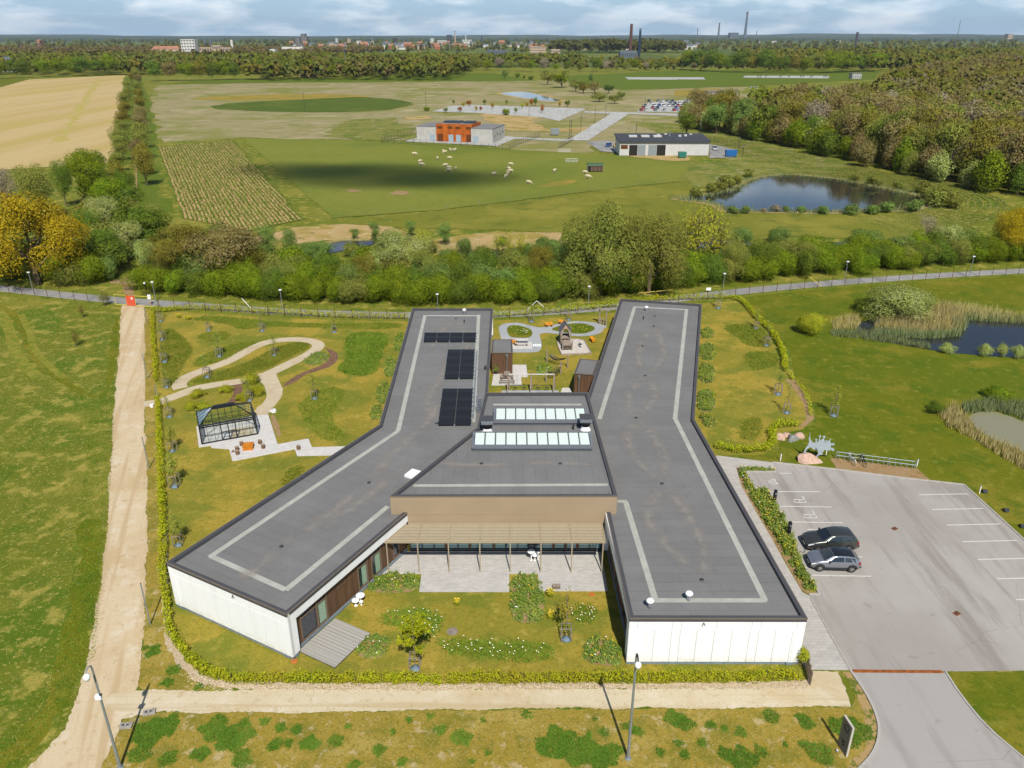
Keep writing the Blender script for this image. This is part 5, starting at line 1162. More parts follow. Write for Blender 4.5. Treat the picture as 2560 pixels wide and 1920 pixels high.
# grass creeping over the path edges
tp_=PL(track);ed=[];rg_=random.Random(77)
for seg in (tp_[:13],tp_[14:27],tp_[33:]):
 for x,y,a in along(seg,.05):
  d=abs(rg_.gauss(0,.2));s_=rg_.choice((-1,1));ed.append((x-math.sin(a)*d*s_,y+math.cos(a)*d*s_))
blades('edge_grass',ed,.07,.03,m_straw,12,.8,'short grass creeping over the gravel path edges','grass')
# loose pale stones along the front hedge
st_=[(x+rg_.gauss(0,.22),y+rg_.gauss(0,.12)) for x,y in scatter(PL([(380,1452),(430,1482),(520,1494),(900,1493),(1740,1490),(1745,1478),(1000,1480),(520,1478),(440,1464)]),1500,8)]
mb=MB()
for x,y in st_:
 r=rg_.uniform(.025,.075);mb.add([(x+r,y,.02),(x,y+r*.8,.02),(x-r,y,.02),(x,y-r*.8,.02),(x+r*.2,y,.02+r*.9)],[(0,1,4),(1,2,4),(2,3,4),(3,0,4)])
mb.build('loose_stones',plain('loose_pale_stone',C('e2cfae'),.9,var=.2,scale=9),None,kind='stuff',label='loose pale stones along the foot of the front hedge',cat='stones')
for pts_,n_,h_,m_,l_ in (([VN(-190,556),VN(0,514),VN(215,520),VN(215,528),VN(0,524),VN(-190,566)],500,1.0,m_reed,'dry reeds along the left stream pond'),([VN(590,560),VN(760,560),VN(1450,536),VN(1450,560),VN(1000,584),VN(590,606)],1500,1.3,m_reed,'dry reeds along the middle stream pond'),([VN(590,640),VN(1000,636),VN(1400,590),VN(1400,615),VN(1000,660),VN(590,665)],1300,1.2,m_reedg,'green reeds on the near side of the middle stream pond')):reeds('reeds',pts_,n_,h_,m_,l_,65+n_%7)
for i,(x,y,h,w) in enumerate([(-120,625,3.6,5),(40,620,3.2,5),(250,560,3,4),(660,665,3.4,5),(900,660,3.8,5.5),(1180,640,3.5,5),(1350,615,4,5),(560,600,3,4),(1020,560,2.6,3.5)]):
 q=VN(x,y);tree(q[0],q[1],h,w,('alder','willow','dark')[i%3],'shrub','mid','loose waterside bush by the stream, %s from the left'%nth(i+1),'waterside bushes by the stream',trunk=False)
for i,(V_,x,yb,yt,w,k,sh,lod) in enumerate([(VMp,1900,860,600,230,'willow','round','near'),(VMp,2120,850,590,240,'dark','round','near'),(VNp,160,850,590,230,'maple','round','near'),(VNp,540,830,560,240,'willow','round','near'),(VNp,720,830,575,220,'hawthorn','round','near'),(VNp,900,820,560,250,'dark','round','near'),(VNp,1100,820,555,230,'willow','round','near'),(VNp,1260,810,540,240,'maple','round','near'),(VNp,1400,820,520,220,'alder','tall','near'),(VOp,330,760,520,230,'willow','round','near'),(VOp,520,740,500,230,'dark','round','near'),(VOp,760,720,500,220,'willow','round','near'),(VOp,1300,690,540,200,'dark','round','near'),(VOp,1560,670,520,200,'willow','round','near'),(VOp,1900,650,470,230,'dark','round','near')]):
 tpx(V_,x,yb,yt,w,k,sh,lod,'%s tree rising above the roadside shrubs, %s from the left'%(KADJ[k],nth(i+1)),'taller trees in the roadside belt')
# ---- hedges, beds, saplings
m_hedge=leaf_mat('hedge_leaves',L('7d8a1e'),L('b8b836'),L('a89a38'),.3,.02,'grass',.1)
def hedge(path,label,h=1.05,w=.75,dens=85,leaf=.075,seed=1,gaps=0.0,fresh=1.0):
 rng=rngs(seed);pl=along(path,.42);Ps,Ns=[],[]
 cx,cy=path[0]
 stems=MB()
 for i,(x,y,a) in enumerate(pl):
  if rng.uniform()<gaps:continue
  hh=h*rng.uniform(.78,1.15)*fresh;rx=w/2*rng.uniform(.8,1.2)
  n=int(dens*rng.uniform(.8,1.2));D=unit(rng.normal(size=(n,3)));r=rng.uniform(.55,1.05,n)
  c=np.array([x-cx+rng.normal()*.05,y-cy+rng.normal()*.05,hh*.56]);P=c+D*r[:,None]*np.array([rx,rx,hh*.5]);P[:,2]=np.maximum(P[:,2],.06)
  Ps.append(P);Ns.append(unit(D+rng.normal(size=(n,3))*.5))
  if i%4==0:stems.tube([(c[0],c[1],0),(c[0],c[1],hh*.9)],.02,4)
 o=thing('hedge',(cx,cy,0),label,'hedge','hedge round the kindergarten plot')
 link('foliage',quads_mesh('hedge_foliage',np.concatenate(Ps),np.concatenate(Ns),leaf,rng,.75,[m_hedge]),o)
 stems.build('stems',m_bark,o)
hedge([VT(1318,300),VT(1325,500),VT(1345,700),VT(1352,890)],'young green hedge along the gravel track, far stretch before the garden entrance',1.0,.7,60,.085,1)
hedge([VT(1368,1050),VT(1375,1250),VT(1395,1659),VK(1095,150),VK(1095,330),VK(1110,520),VK(1125,700),VK(1170,830),VK(1270,950),VK(1400,1050)],'young green hedge along the gravel track, near stretch past the left wing',1.0,.7,85,.075,2)
hedge([VK(1410,1060),VK(1560,1092),VK(1800,1095),VF(0,570),VF(700,575),VF(1100,580)],'yellow-green front hedge below the left wing, left half',1.0,.8,130,.06,3,.02)
hedge([VF(1170,580),VF(1800,575),VH(0,570),VH(800,565),VH(1640,558)],'yellow-green front hedge below the right wing, right half',1.05,.8,130,.06,4,.01)
hedge([VT(1335,285),VC(300,118),VC(700,140),VC(1100,165),VC(1600,190),VC(2150,200)],'long green hedge along the road behind the left garden',1.05,.75,60,.09,5)
hedge([VB(80,235),VB(400,215),VB(800,185),VB(1300,145),VB(1800,95),VB(2250,55)],'green hedge along the road behind the playground',1.1,.8,60,.09,6)
hedge([VD(-80,200),VD(200,180),VD(500,168),VD(780,165),VD(870,190),VD(940,260),VD(1010,350),VD(1120,440),VD(1190,550),VD(1240,680),VD(1250,790)],'curved green hedge round the right garden, rear stretch',1.05,.8,65,.085,7)
hedge([VD(1262,800),VD(1330,880),VD(1400,960),VD(1450,1060),VD(1475,1190)],'thin gappy hedge of young plants at the bulge of the right garden',.75,.5,30,.07,8,.25)
hedge([VD(1330,1265),VD(1170,1280),VD(1130,1330),VD(1150,1430),VD(1080,1480),VD(930,1495),VD(780,1485),VD(640,1455)],'thick curled hedge end beside the boulders',1.05,.9,85,.08,9)
zone('hedge_soil',[VD(1250,860),VD(1330,860),VD(1420,980),VD(1470,1080),VD(1505,1200),VD(1430,1260),VD(1360,1290),VD(1440,1200),VD(1420,1080),VD(1340,960)],g_soil,.019,.04,.4,3)
m_bed=leaf_mat('bed_leaves',L('56703a'),L('8c9c58'),L('9aa266'),.25,.02,'grass',.1)
m_bed2=leaf_mat('lime_bed_leaves',L('6f8428'),L('a4aa3c'),L('b4b048'),.25,.02,'grass',.1)
m_yel=plain('yellow_petals',(.75,.52,.03),.6,var=.1);m_cream=plain('cream_petals',(.85,.82,.55),.6,var=.05);m_red=plain('red_petals',(.55,.06,.03),.6,var=.1);m_wht=plain('white_petals',(.85,.85,.8),.6,var=.03)
def leaf_clumps(poly,n,h,leaf,seed,spread=.22,per=26):
 rng=rngs(seed);pts=scatter(poly,n,seed);Ps,Ns=[],[]
 for (x,y) in pts:
  hh=h*rng.uniform(.4,1.25);k=int(per*rng.uniform(.7,1.3));D=unit(rng.normal(size=(k,3)));D[:,2]=np.abs(D[:,2])
  Ps.append(np.array([x,y,.02])+D*np.array([spread,spread,hh])*rng.uniform(.5,1,(k,1)));Ns.append(unit(D+rng.normal(size=(k,3))*.5))
 return np.concatenate(Ps),np.concatenate(Ns),rng
def dots(name,pts,z,r,mat,parent,c):
 mb=MB()
 for i,(x,y) in enumerate(pts):
  zz=z*(0.75+.5*((i*37)%17)/17);n=5
  v=[(x-c[0]+r*math.cos(k*1.2566),y-c[1]+r*math.sin(k*1.2566),zz) for k in range(n)]+[(x-c[0],y-c[1],zz+r*.8),(x-c[0],y-c[1],zz-r*.8)]
  mb.add(v,[(k,(k+1)%n,5) for k in range(n)]+[((k+1)%n,k,6) for k in range(n)])
 return mb.build(name,mat,parent,kind='stuff')
def bed(poly,label,h=.45,dens=5.5,leaf=.075,seed=1,blooms=((m_yel,6),),soil=True,mat=None,group=None):
 poly=smooth_poly(poly,1);c=(sum(p[0] for p in poly)/len(poly),sum(p[1] for p in poly)/len(poly))
 a=abs(sum(poly[i][0]*poly[(i+1)%len(poly)][1]-poly[(i+1)%len(poly)][0]*poly[i][1] for i in range(len(poly))))/2
 if soil:zone('planting_soil',rough_edge(poly,.4,.06,seed),g_soil,.0215+(seed%5)*.0004)
 o=thing('flower_bed',(*c,0),label,'flower bed',group)
 P,N,rng=leaf_clumps(poly,max(8,int(a*dens*2.4)),h,leaf,seed,.26,32);P[:,:2]-=np.array(c)
 link('foliage',quads_mesh('bed_foliage',P,N,leaf,rng,.5,[mat or m_bed]),o)
 P,N,rng=leaf_clumps(poly,max(2,int(a*dens*.3)),h*1.1,leaf,seed+50);P[:,:2]-=np.array(c)
 link('foliage',quads_mesh('bed_foliage',P,N,leaf,rng,.35,[m_bed2]),o)
 for j,(m,n) in enumerate(blooms):dots('blossoms',scatter(poly,n,seed+9+j),h*.85,.06,m,o,c)
bed([VI(885,1000),VI(1000,915),VI(1060,885),VI(1335,895),VI(1328,1040),VI(1000,1050)],'leafy flower bed with yellow blooms between left wing and patio',.55,7,.08,1,((m_yel,16),(m_cream,5)))
bed([VF(515,375),VF(600,255),VF(700,250),VF(770,300),VF(700,400),VF(600,410)],'small flower bed at the corner of the wooden deck',.4,7,.07,2,((m_red,4),(m_cream,5)))
bed([VJ(268,895),VJ(525,890),VJ(560,1290),VJ(400,1310),VJ(265,1270)],'long leafy bed between the two patio halves',.55,6.5,.08,3,((m_yel,8),(m_wht,4)))
bed([VH(165,320),VH(260,255),VH(400,310),VH(432,440),VH(300,460),VH(175,430)],'flower bed in the corner at the right wing end wall',.5,6.5,.08,4,((m_yel,12),(m_wht,3)))
for i,q in enumerate([[(525,420),(632,430),(635,500),(525,505)],[(520,555),(640,565),(648,690),(520,690)],[(515,725),(622,738),(658,890),(510,890)],[(500,960),(640,962),(655,1140),(500,1150)],[(498,1165),(645,1180),(640,1275),(560,1270)]]):
 bed([VD(*p) for p in q],'flower bed along the outer wall of the right wing, %s of five from the road'%('first','second','third','fourth','last')[i],.6,6,.09,10+i,((m_yel,7),(m_red,4)),group='beds along the right wing')
for i,q in enumerate([[(2045,330),(2115,330),(2080,495),(2025,480)],[(1948,550),(2035,540),(2015,700),(1945,695)],[(1885,765),(1990,755),(1955,935),(1870,920)],[(1825,965),(1940,955),(1905,1085),(1815,1065)]]):
 bed([VC(*p) for p in q],'flower bed along the outer wall of the left wing, %s of four from the road'%('first','second','third','last')[i],.6,6,.09,20+i,((m_yel,9),(m_red,3)),group='beds along the left wing')
bed([VE(15,225),VE(60,245),VE(115,370),VE(190,385),VE(250,400),VE(290,490),VE(380,630),VE(420,720),VE(480,880),VE(500,960),VE(560,1070),VE(625,1165),VE(545,1160),VE(490,1080),VE(380,880),VE(260,690),VE(150,500),VE(60,340)],'long planted bed with yellow flowers between car park and walkway',.7,7,.09,30,((m_yel,90),(m_wht,6)),False)
bed([VE(40,215),VE(300,225),VE(300,243),VE(45,240)],'narrow planted strip at the top of the car park',.4,8,.07,31,((m_yel,12),),True)
bed([VB(830,1120),VB(870,1070),VB(1000,1055),VB(1130,1080),VB(1110,1180),VB(950,1240),VB(850,1230)],'oval patch of spring flowers between the hammocks',.3,7,.08,32,((m_yel,9),(m_wht,6)),False)
bed([VC(1230,560),VC(1330,490),VC(1430,480),VC(1470,540),VC(1380,600),VC(1280,600)],'low pale herb patch at the bend of the mulch path',.3,5,.07,33,(),True)
for i,(p,n) in enumerate(((GP[11][0],26),(GP[12][0],44),(GP[13][0],22))):
 q=scatter(p,n,70+i);o=thing('daffodils',(*q[0],0),('scattered cream daffodils under the front garden tree','scattered cream daffodils in the long front grass strip','scattered daffodils in the square patch by the right wing')[i],'flowers')
 dots('blossoms',q,.33,.055,m_cream,o,q[0]);blades('stalks',[(a-q[0][0],b-q[0][1]) for a,b in q],.34,.02,m_tallg,5,.05,None,None,'stuff',o)
for i,(isl,n) in enumerate((([VB(370,420),VB(450,375),VB(700,440),VB(740,520),VB(500,570)],14),([VB(1250,400),VB(1500,350),VB(1780,400),VB(1700,480),VB(1400,490)],18))):
 q=scatter(isl,n,90+i);o=thing('daffodils',(*q[0],0),('yellow and white flowers on the left playground island','yellow flowers on the right playground island')[i],'flowers');dots('blossoms',q,.3,.07,m_yel if i else m_cream,o,q[0])
 blades('tall_grass',scatter(smooth_poly(isl,1),900,95+i),.22,.05,m_tallg,5+i,.5,('lush grass on the left playground island','lush grass on the right playground island')[i],'grass')
for x,y,w,h,l in [(320,870,2.3,1.1,'lime-green shrub nearest the path, left of the greenhouse'),(275,970,2.0,1.0,'lime-green shrub close to the greenhouse back corner'),(370,985,2.2,1.0,'low lime-green shrub behind the greenhouse'),(560,830,2.4,1.0,'lime-green shrub left of the mulch path behind the greenhouse'),(790,760,2.8,1.5,'tall lime shrub right of the mulch path'),(850,850,2.4,1.3,'lime shrub beside the sandy path fork'),(720,900,2.2,1.0,'low lime shrub between mulch path and greenhouse')]:
 q=VC(x,y);tree(q[0],q[1],h,w,'lime','shrub','mid',l,'lime shrubs round the greenhouse',trunk=False)
for V_,x,y,w,h,l in [(VC,245,205,1.3,.7,'yellow flowering broom in the far left garden corner'),(VF,1222,40,.5,.8,'small yellow forsythia on the front lawn'),(VJ,605,1080,.7,.9,'yellow forsythia beside the patio edge'),(VJ,612,1270,.6,.8,'yellow forsythia beside the staked front tree'),(VC,160,190,.9,.8,'pale yellow bush in the far left garden corner')]:
 q=V_(x,y);o=tree(q[0],q[1],h,w,'lime','shrub','low',l,trunk=False);dots('blossoms',[(q[0]+random.Random(i).gauss(0,w*.22),q[1]+random.Random(i+5).gauss(0,w*.22)) for i in range(26)],h*.8,.05,m_yel,None,q)
 b=bpy.data.objects[-1] if False else COL.objects[-1];b.parent=o;b.scale=(1/o.scale[0],1/o.scale[1],1/o.scale[2]);b.name='blossoms'
# staked young trees
m_stake=plain('weathered_stake',C('a39a8c'),.9,var=.2,scale=6);m_bag=plain('watering_bag',C('7d93a0'),.7,var=.2,scale=5)
m_sap=leaf_mat('sapling_leaves',L('72802f'),L('a3a658'),None,.35,.03,'grass',.15)
def sapling_proto(seed,nleaf,hgt,spread,leafmat,leaf=.07):
 rng=rngs(seed);o=thing('staked_tree',(0,-500,0),'staked young tree','young tree')
 st=[]
 ps=[(-.36,-.32),(.36,-.32),(.36,.32),(-.36,.32)]
 for x,y in ps:MB().tube([(x,y,0),(x*.96,y*.96,1.25)],.036,6).build('stake',m_stake,o)
 for a,b in ((0,1),(1,2),(2,3),(3,0)):MB().beam((ps[a][0]*.97,ps[a][1]*.97,1.2),(ps[b][0]*.97,ps[b][1]*.97,1.2),.03,.07).build('rail',m_stake,o)
 MB().lathe([(.36,0),(.34,.06),(.16,.14),(.06,.3)],(0,0,.02),12).build('watering_bag',m_bag,o,smooth=True)
 mb=MB();mb.tube([(0,0,0),(.02,.01,hgt*.4),(-.01,.02,hgt*.75),(0,0,hgt)],[.04,.034,.022,.008],6);ends=[]
 for i in range(22):
  z=rng.uniform(.38,.95)*hgt;a=rng.uniform(0,6.28);r=spread*rng.uniform(.35,1)*(1.15-z/hgt*.7);e=Vector((r*math.cos(a),r*math.sin(a),z+r*.7));s=Vector((0,0,z))
  mb.tube([s,s.lerp(e,.5)+Vector((0,0,.04)),e],[.014,.01,.004],4);ends.append((s,e))
 mb.build('trunk',m_barkpale,o)
 P=[]
 for i in range(nleaf):
  s,e=ends[rng.integers(len(ends))];P.append(s.lerp(e,rng.uniform(.3,1.08))+Vector(rng.normal(size=3)*.12))
 P=np.array(P);link('crown',quads_mesh('sapling_crown',P,unit(rng.normal(size=P.shape)+np.array([0,0,.5])),leaf,rng,.7,[leafmat]),o)
 return o
SAP=[sapling_proto(1,330,3.6,.8,m_sap),sapling_proto(2,170,3.2,.6,m_sap),sapling_proto(3,620,3.0,1.15,m_sap),sapling_proto(4,90,3.8,.7,m_sap)]
SPOTS=[(VC(420,300),1,'staked young tree in the far left garden, first from the left along the rear hedge'),(VC(885,305),3,'staked young tree in the middle of the rear hedge strip'),(VC(1505,315),1,'staked young tree near the lush grass mound'),(VC(515,525),0,'staked young tree above the upper garden path'),(VC(990,515),0,'staked young tree inside the path loop, right end'),(VC(408,705),1,'staked young tree inside the path loop, left end'),(VC(1335,890),0,'staked young tree on the winding grass strip'),(VC(775,905),1,'staked young tree among the lime shrubs'),(VT(1405,520),3,'staked young tree by the left hedge, second from the road'),(VT(1390,360),3,'staked young tree by the left hedge, first from the road'),(VT(1422,710),1,'staked young tree by the left hedge, third from the road'),(VT(1440,930),1,'staked young tree by the left hedge, just above the entrance path'),(VT(1465,1185),1,'staked young tree by the left hedge, just below the entrance path'),(VT(1495,1480),2,'bushy staked tree by the left hedge, level with the terrace'),(VC(130,1650),2,'bushy staked tree by the left hedge, below the terrace'),(VK(1195,170),2,'bushy staked tree by the left hedge, close to the wing corner'),(VD(675,245),1,'staked young tree in the far corner of the right garden'),(VD(1000,420),0,'tall staked tree on the farther dark grass patch'),(VD(1090,570),3,'short staked tree at the right hedge'),(VD(1190,990),1,'staked young tree in the middle of the right garden'),(VD(1265,1150),3,'staked young tree with grey bag near the hedge bulge'),(VD(1670,1175),0,'tall staked tree on the meadow outside the right hedge'),(VB(750,310),1,'staked young tree behind the left playground loop'),(VB(1395,280),3,'staked young tree behind the playhouse')]
used=set()
for (p,v,l) in SPOTS:
 r_=random.Random(int(p[0]*10+p[1]));src=SAP[v]
 if v not in used:used.add(v);src.location=(*p,0);src.rotation_euler=(0,0,r_.uniform(-.3,.3));src['label']=l;src['group']='staked young trees';o=src
 else:o=copy_tree(src,(*p,0),r_.uniform(-.3,.3),l,None,'staked young trees')
 k=r_.uniform(.85,1.1);o.scale=(k,k,k)
m_front=leaf_mat('front_tree_leaves',L('7b8a1e'),L('b0b032'),None,.35,.03,'grass',.15)
t1=sapling_proto(7,1500,4.9,1.75,m_front,.085);t1.location=(*VF(935,475),0);t1['label']='yellow-green leafy staked tree in the middle of the front garden'
t2=sapling_proto(8,260,4.4,1.5,leaf_mat('copper_bud_leaves',L('8a7a35'),L('a6a24a'),None,.3,.03,'grass',.15),.075);t2.location=(*VF(1977,272),0);t2['label']='nearly bare staked tree beside the square daffodil patch'
for x,y,h,l in [(722,325,2.2,'small unstaked tree on the left meadow, nearer the gate'),(660,570,2.6,'small unstaked tree alone on the left meadow'),(905,225,2.8,'dark small tree beside the gate on the left meadow'),(935,215,2.2,'small dark tree leaning beside the gate fence')]:
 q=VT(x,y);tree(q[0],q[1],h,h*.75,'maple' if 'dark' not in l else 'willow','round','sparse',l)
# ---- greenhouse on the terrace
def thin_glass():
 t=NT('greenhouse_glass');fr=t.node('ShaderNodeLayerWeight');t.set(fr,0,.12);gl=t.node('ShaderNodeBsdfGlossy');t.set(gl,0,(1,1,1));t.set(gl,'Roughness',.02);tr=t.node('ShaderNodeBsdfTransparent');t.set(tr,0,(.93,.96,.95));mx=t.node('ShaderNodeMixShader')
 t.set(mx,0,t.math('ADD',t.math('MULTIPLY',fr.outputs['Fresnel'],.6),.02));t.l.new(tr.outputs[0],mx.inputs[1]);t.l.new(gl.outputs[0],mx.inputs[2]);t.l.new(mx.outputs[0],t.out.inputs[0]);return reg('greenhouse_glass',t)
m_gg=thin_glass();m_gf=plain('black_greenhouse_frame',(.016,.018,.022),.4,.2,.4,var=0)
ghr=math.atan2(76.26-73.93,-27.86+33.13)
gh=thing('greenhouse',(-33.13,73.93,.06),'black-framed glass greenhouse with hipped roof on the pale terrace','greenhouse',None,ghr)
GL,GW,GE,GR=5.76,3.95,2.12,3.25;r0,r1=1.75,3.85
def gbar(a,b,w=.05,nm='glazing_bar'):MB().beam(a,b,w,w).build(nm,m_gf,gh)
crn=[(0,0),(GL,0),(GL,GW),(0,GW)]
for x,y in crn:gbar((x,y,0),(x,y,GE),.1,'corner_post')
for i in range(4):
 a,b=crn[i],crn[(i+1)%4]
 gbar((*a,GE),(*b,GE),.11,'eave_beam');gbar((*a,.06),(*b,.06),.12,'base_beam')
 n=8 if i%2==0 else 5
 for z in (.95,):gbar((*a,z),(*b,z),.035)
 for k in range(n):
  p=Vector(a).lerp(Vector(b),k/n);q=Vector(a).lerp(Vector(b),(k+1)/n)
  if k:gbar((*p,0),(*p,GE),.04)
  MB().quad((*p,.08),(*q,.08),(*q,GE),(*p,GE)).build('pane',m_gg,gh)
d0,d1=2.12,3.62;do=MB()
for x in (d0,(d0+d1)/2,d1):do.beam((x,-.03,.05),(x,-.03,1.95),.11,.08,(0,1,0))
for z in (.1,1.0,1.92):do.beam((d0,-.03,z),(d1,-.03,z),.08,.1)
dd=do.build('double_door',m_gf,gh)
for x in ((d0+d1)/2-.12,(d0+d1)/2+.12):MB().box((x,-.1,1.02),(.03,.05,.16)).build('handle',m_alu,dd)
ym=GW/2;RA,RB=(r0,ym,GR),(r1,ym,GR)
MB().beam(RA,RB,.42,.16).build('ridge_cap',m_gf,gh)
for c_,rp in ((crn[0],RA),(crn[3],RA),(crn[1],RB),(crn[2],RB)):gbar((*c_,GE),rp,.08,'hip_rafter')
for side in (0,GW):
 for k in range(1,8):
  x=GL*k/8
  if x<r0:top=(x,side+(ym-side)*x/r0,GE+(GR-GE)*x/r0)
  elif x>r1:t_=(GL-x)/(GL-r1);top=(x,side+(ym-side)*t_,GE+(GR-GE)*t_)
  else:top=(x,ym,GR)
  gbar((x,side,GE),top,.035)
 t_=.5;gbar((r0*t_,side+(ym-side)*t_,GE+(GR-GE)*t_),(GL-(GL-r1)*t_,side+(ym-side)*t_,GE+(GR-GE)*t_),.035)
 MB().quad((0,side,GE),(GL,side,GE),RB,RA).build('roof_pane',m_gg,gh)
for xe,rp in ((0,RA),(GL,RB)):
 for k in range(1,5):
  y=GW*k/5;t_=1-abs(y-ym)/ym;gbar((xe,y,GE),(xe+(rp[0]-xe)*t_,y,GE+(GR-GE)*t_),.035)
 MB().add([(xe,0,GE),(xe,GW,GE),rp],[(0,1,2)]).build('roof_pane',m_gg,gh)
gl_=MB();gl_.prism([(3.1,.3),(5.5,.3),(5.5,2.4),(3.1,2.4)],.0,.02);gl_.build('sand_floor',g_path,gh)
# fire table and log stools
m_rust=plain('orange_fire_table',C('e2892f'),.6,.1,.3,.12,4);m_log=plain('cut_log',C('b49a80'),.95,var=.25,scale=5);m_bk=plain('log_bark',C('8e7159'),.95,var=.3,scale=7)
q=VA(893,895);ft=thing('fire_table',(*q,.06),'square orange rusted fire table on the terrace','fire table',None,R(10))
MB().prism([(-.5,-.5),(.5,-.5),(.5,.5),(-.5,.5)],.0,.4).build('body',m_rust,ft);MB().box((0,0,.43),(1.08,1.08,.05)).build('top',m_rust,ft);MB().box((0,.12,.475),(.5,.3,.03)).build('lid',plain('orange_lid',C('ee9b45'),.5,var=.1),ft)
stool0=None
for x,y,l in [(800,855,'log stool behind the fire table, left'),(738,925,'log stool left of the fire table, farther of two'),(742,978,'log stool left of the fire table, nearer of two'),(1053,830,'reddish log stool right of the fire table, farther of two'),(1098,893,'log stool right of the fire table, nearer of two'),(1585,908,'lone log stool on the stepped terrace path')]:
 p=VA(x,y)
 if stool0 is None:
  stool0=thing('log_stool',(*p,.06),l,'stool','log stools on the terrace');MB().lathe([(.21,0),(.2,.2),(.205,.44)],(0,0,0),12).build('bark',m_bk,stool0);MB().lathe([(.19,0),(.19,.012)],(0,0,.44),12).build('sawn_top',m_log,stool0)
 else:copy_tree(stool0,(*p,.06),p[0],l)
p=VA(685,945);MB().add([(-.2,-.15,0),(.2,-.12,0),(.05,.2,0),(0,0,.3)],[(0,1,3),(1,2,3),(2,0,3),(2,1,0)]).build('wood_chunk',m_bk,None,loc=(*p,.06),label='small reddish wood chunk beside the log stools',cat='wood')
def rock(name,c,r,seed,mat,label,group=None,z=0.0,sub=3,cat='boulder',rz=None):
 import bmesh
 bm=bmesh.new();bmesh.ops.create_icosphere(bm,subdivisions=sub,radius=1);rg=random.Random(seed);ax=[(Vector((rg.gauss(0,1),rg.gauss(0,1),rg.gauss(0,1))).normalized(),rg.uniform(.62,.88)) for _ in range(12)]
 for v in bm.verts:
  p=v.co.copy()
  for a,d in ax:
   s=p.dot(a)
   if s>d:p-=a*(s-d)*.92
  v.co=Vector((p.x*r[0],p.y*r[1],max(-.15,p.z)*r[2]))
 m=bpy.data.meshes.new(name);bm.to_mesh(m);bm.free();m.materials.append(mat)
 return link(name,m,None,(*c,z),rg.uniform(0,6) if rz is None else rz,label=label,cat=cat,group=group)
m_pink=plain('pink_granite',C('dcb8a2'),.85,var=.16,scale=4,bump=.4,bscale=18);m_grey=plain('grey_granite',C('a3a49c'),.85,var=.15,scale=4,bump=.4,bscale=18);m_whst=plain('white_stone',C('ece8e2'),.85,var=.1,scale=4)
for x,y,l,s in [(1215,378,'white stone beside the path end, left of three',.28),(1245,365,'white stone beside the path end, right of three',.3),(1240,392,'white stone beside the path end, nearest of three',.26)]:
 rock('white_stone',VA(x,y),(s*1.3,s,s*.8),x,m_whst,l,'white stones by the terrace',sub=2,cat='stone')
for x,y,r,m,l in [(1205,1370,.75,m_pink,'pale pink boulder at the left end of the boulder row'),(1265,1348,.6,m_pink,'smaller pink boulder second in the row'),(1318,1378,.85,m_grey,'wide grey boulder in the row beside the hedge'),(1378,1362,.72,m_pink,'pink boulder nearest the metal sculpture')]:
 rock('boulder',VD(x,y),(r,r*.75,r*.85),x,m,l,'boulders beside the hedge')
# sculpture on its boulder
sb=rock('sculpture_boulder',VL(370,565),(1.5,.9,.85),12,m_pink,'large flat-topped pink boulder carrying the metal sculpture',rz=-.1)
sil=[(325,130),(330,190),(385,250),(420,245),(415,205),(403,197),(420,187),(440,195),(432,240),(460,225),(465,165),(453,142),(470,122),(487,145),(475,165),(477,215),(512,185),(527,160),(505,150),(530,135),(560,150),(540,160),(537,185),(560,225),(580,215),(560,205),(580,195),(600,215),(618,188),(642,175),(627,200),(637,220),(655,245),(700,233),(703,266),(655,265),(655,310),(692,308),(722,330),(700,358),(680,340),(640,347),(565,347),(548,420),(485,432),(462,447),(492,402),(480,360),(440,352),(400,345),(365,315),(322,340),(297,375),(312,402),(270,407),(282,350),(320,280),(325,230),(308,180)]
k_=.0066;so=Vector(VL(420,560));zs=.62
P2=[((x-400)*k_,(430-y)*k_/.86) for x,y in sil]
V_=[(x,-.03,z) for x,z in P2]+[(x,.03,z) for x,z in P2];n=len(P2)
sc=thing('metal_sculpture',(so.x,so.y+.1,zs),'galvanised steel plate animal sculpture with crown-like spikes on the pink boulder','sculpture',None,R(-8))
MB().add(V_,[tuple(range(n))[::-1],tuple(range(n,2*n))]+[(i,(i+1)%n,n+(i+1)%n,n+i) for i in range(n)]).build('body_plate',plain('galvanised_plate',C('c2ced3'),.5,.1,.5,.08,3),sc)
sp=[(440,300),(475,320),(490,360),(500,400),(475,450),(450,450),(482,405),(470,350),(438,312)]
P3=[((x-400)*k_,(430-y)*k_/.86) for x,y in sp];n=len(P3)
MB().add([(x,-.2,z) for x,z in P3]+[(x,-.15,z) for x,z in P3],[tuple(range(n))[::-1],tuple(range(n,2*n))]+[(i,(i+1)%n,n+(i+1)%n,n+i) for i in range(n)]).build('front_leg',MATS['galvanised_plate'],sc)
MB().tube([((325-400)*k_,0,(430-135)*k_/.86),((300-400)*k_,0,(430-95)*k_/.86)],[.03,.008],6).build('tail_tip',MATS['galvanised_plate'],sc)
# ---- playground
m_pt=plain('weathered_play_timber',C('b3a291'),.9,var=.2,scale=5);m_ptd=plain('dark_play_timber',C('8b7a69'),.9,var=.2,scale=5);m_shing=plain('grey_shingles',C('77777a'),.85,var=.2,scale=4);m_salmon=plain('salmon_gable',C('d9a58c'),.7,var=.05);m_orange=plain('orange_toy_plastic',(.75,.30,.02),.35,0,.5,var=.05)
sbx=[VB(1195,665),VB(1270,622),VB(1560,618),VB(1660,640),VB(1780,858),VB(1690,872),VB(1270,885),VB(1215,760)]
sx=thing('sandbox',(*sbx[0],0),'pale sandbox with timber rim under the playhouse','sandbox');c0=sbx[0];sbr=[(p[0]-c0[0],p[1]-c0[1]) for p in sbx]
MB().sheet(sbr,.1).build('sand',m_sand,sx)
for i in range(len(sbr)):MB().beam((*sbr[i],.1),(*sbr[(i+1)%len(sbr)],.1),.14,.2).build('rim_log',m_pt,sx)
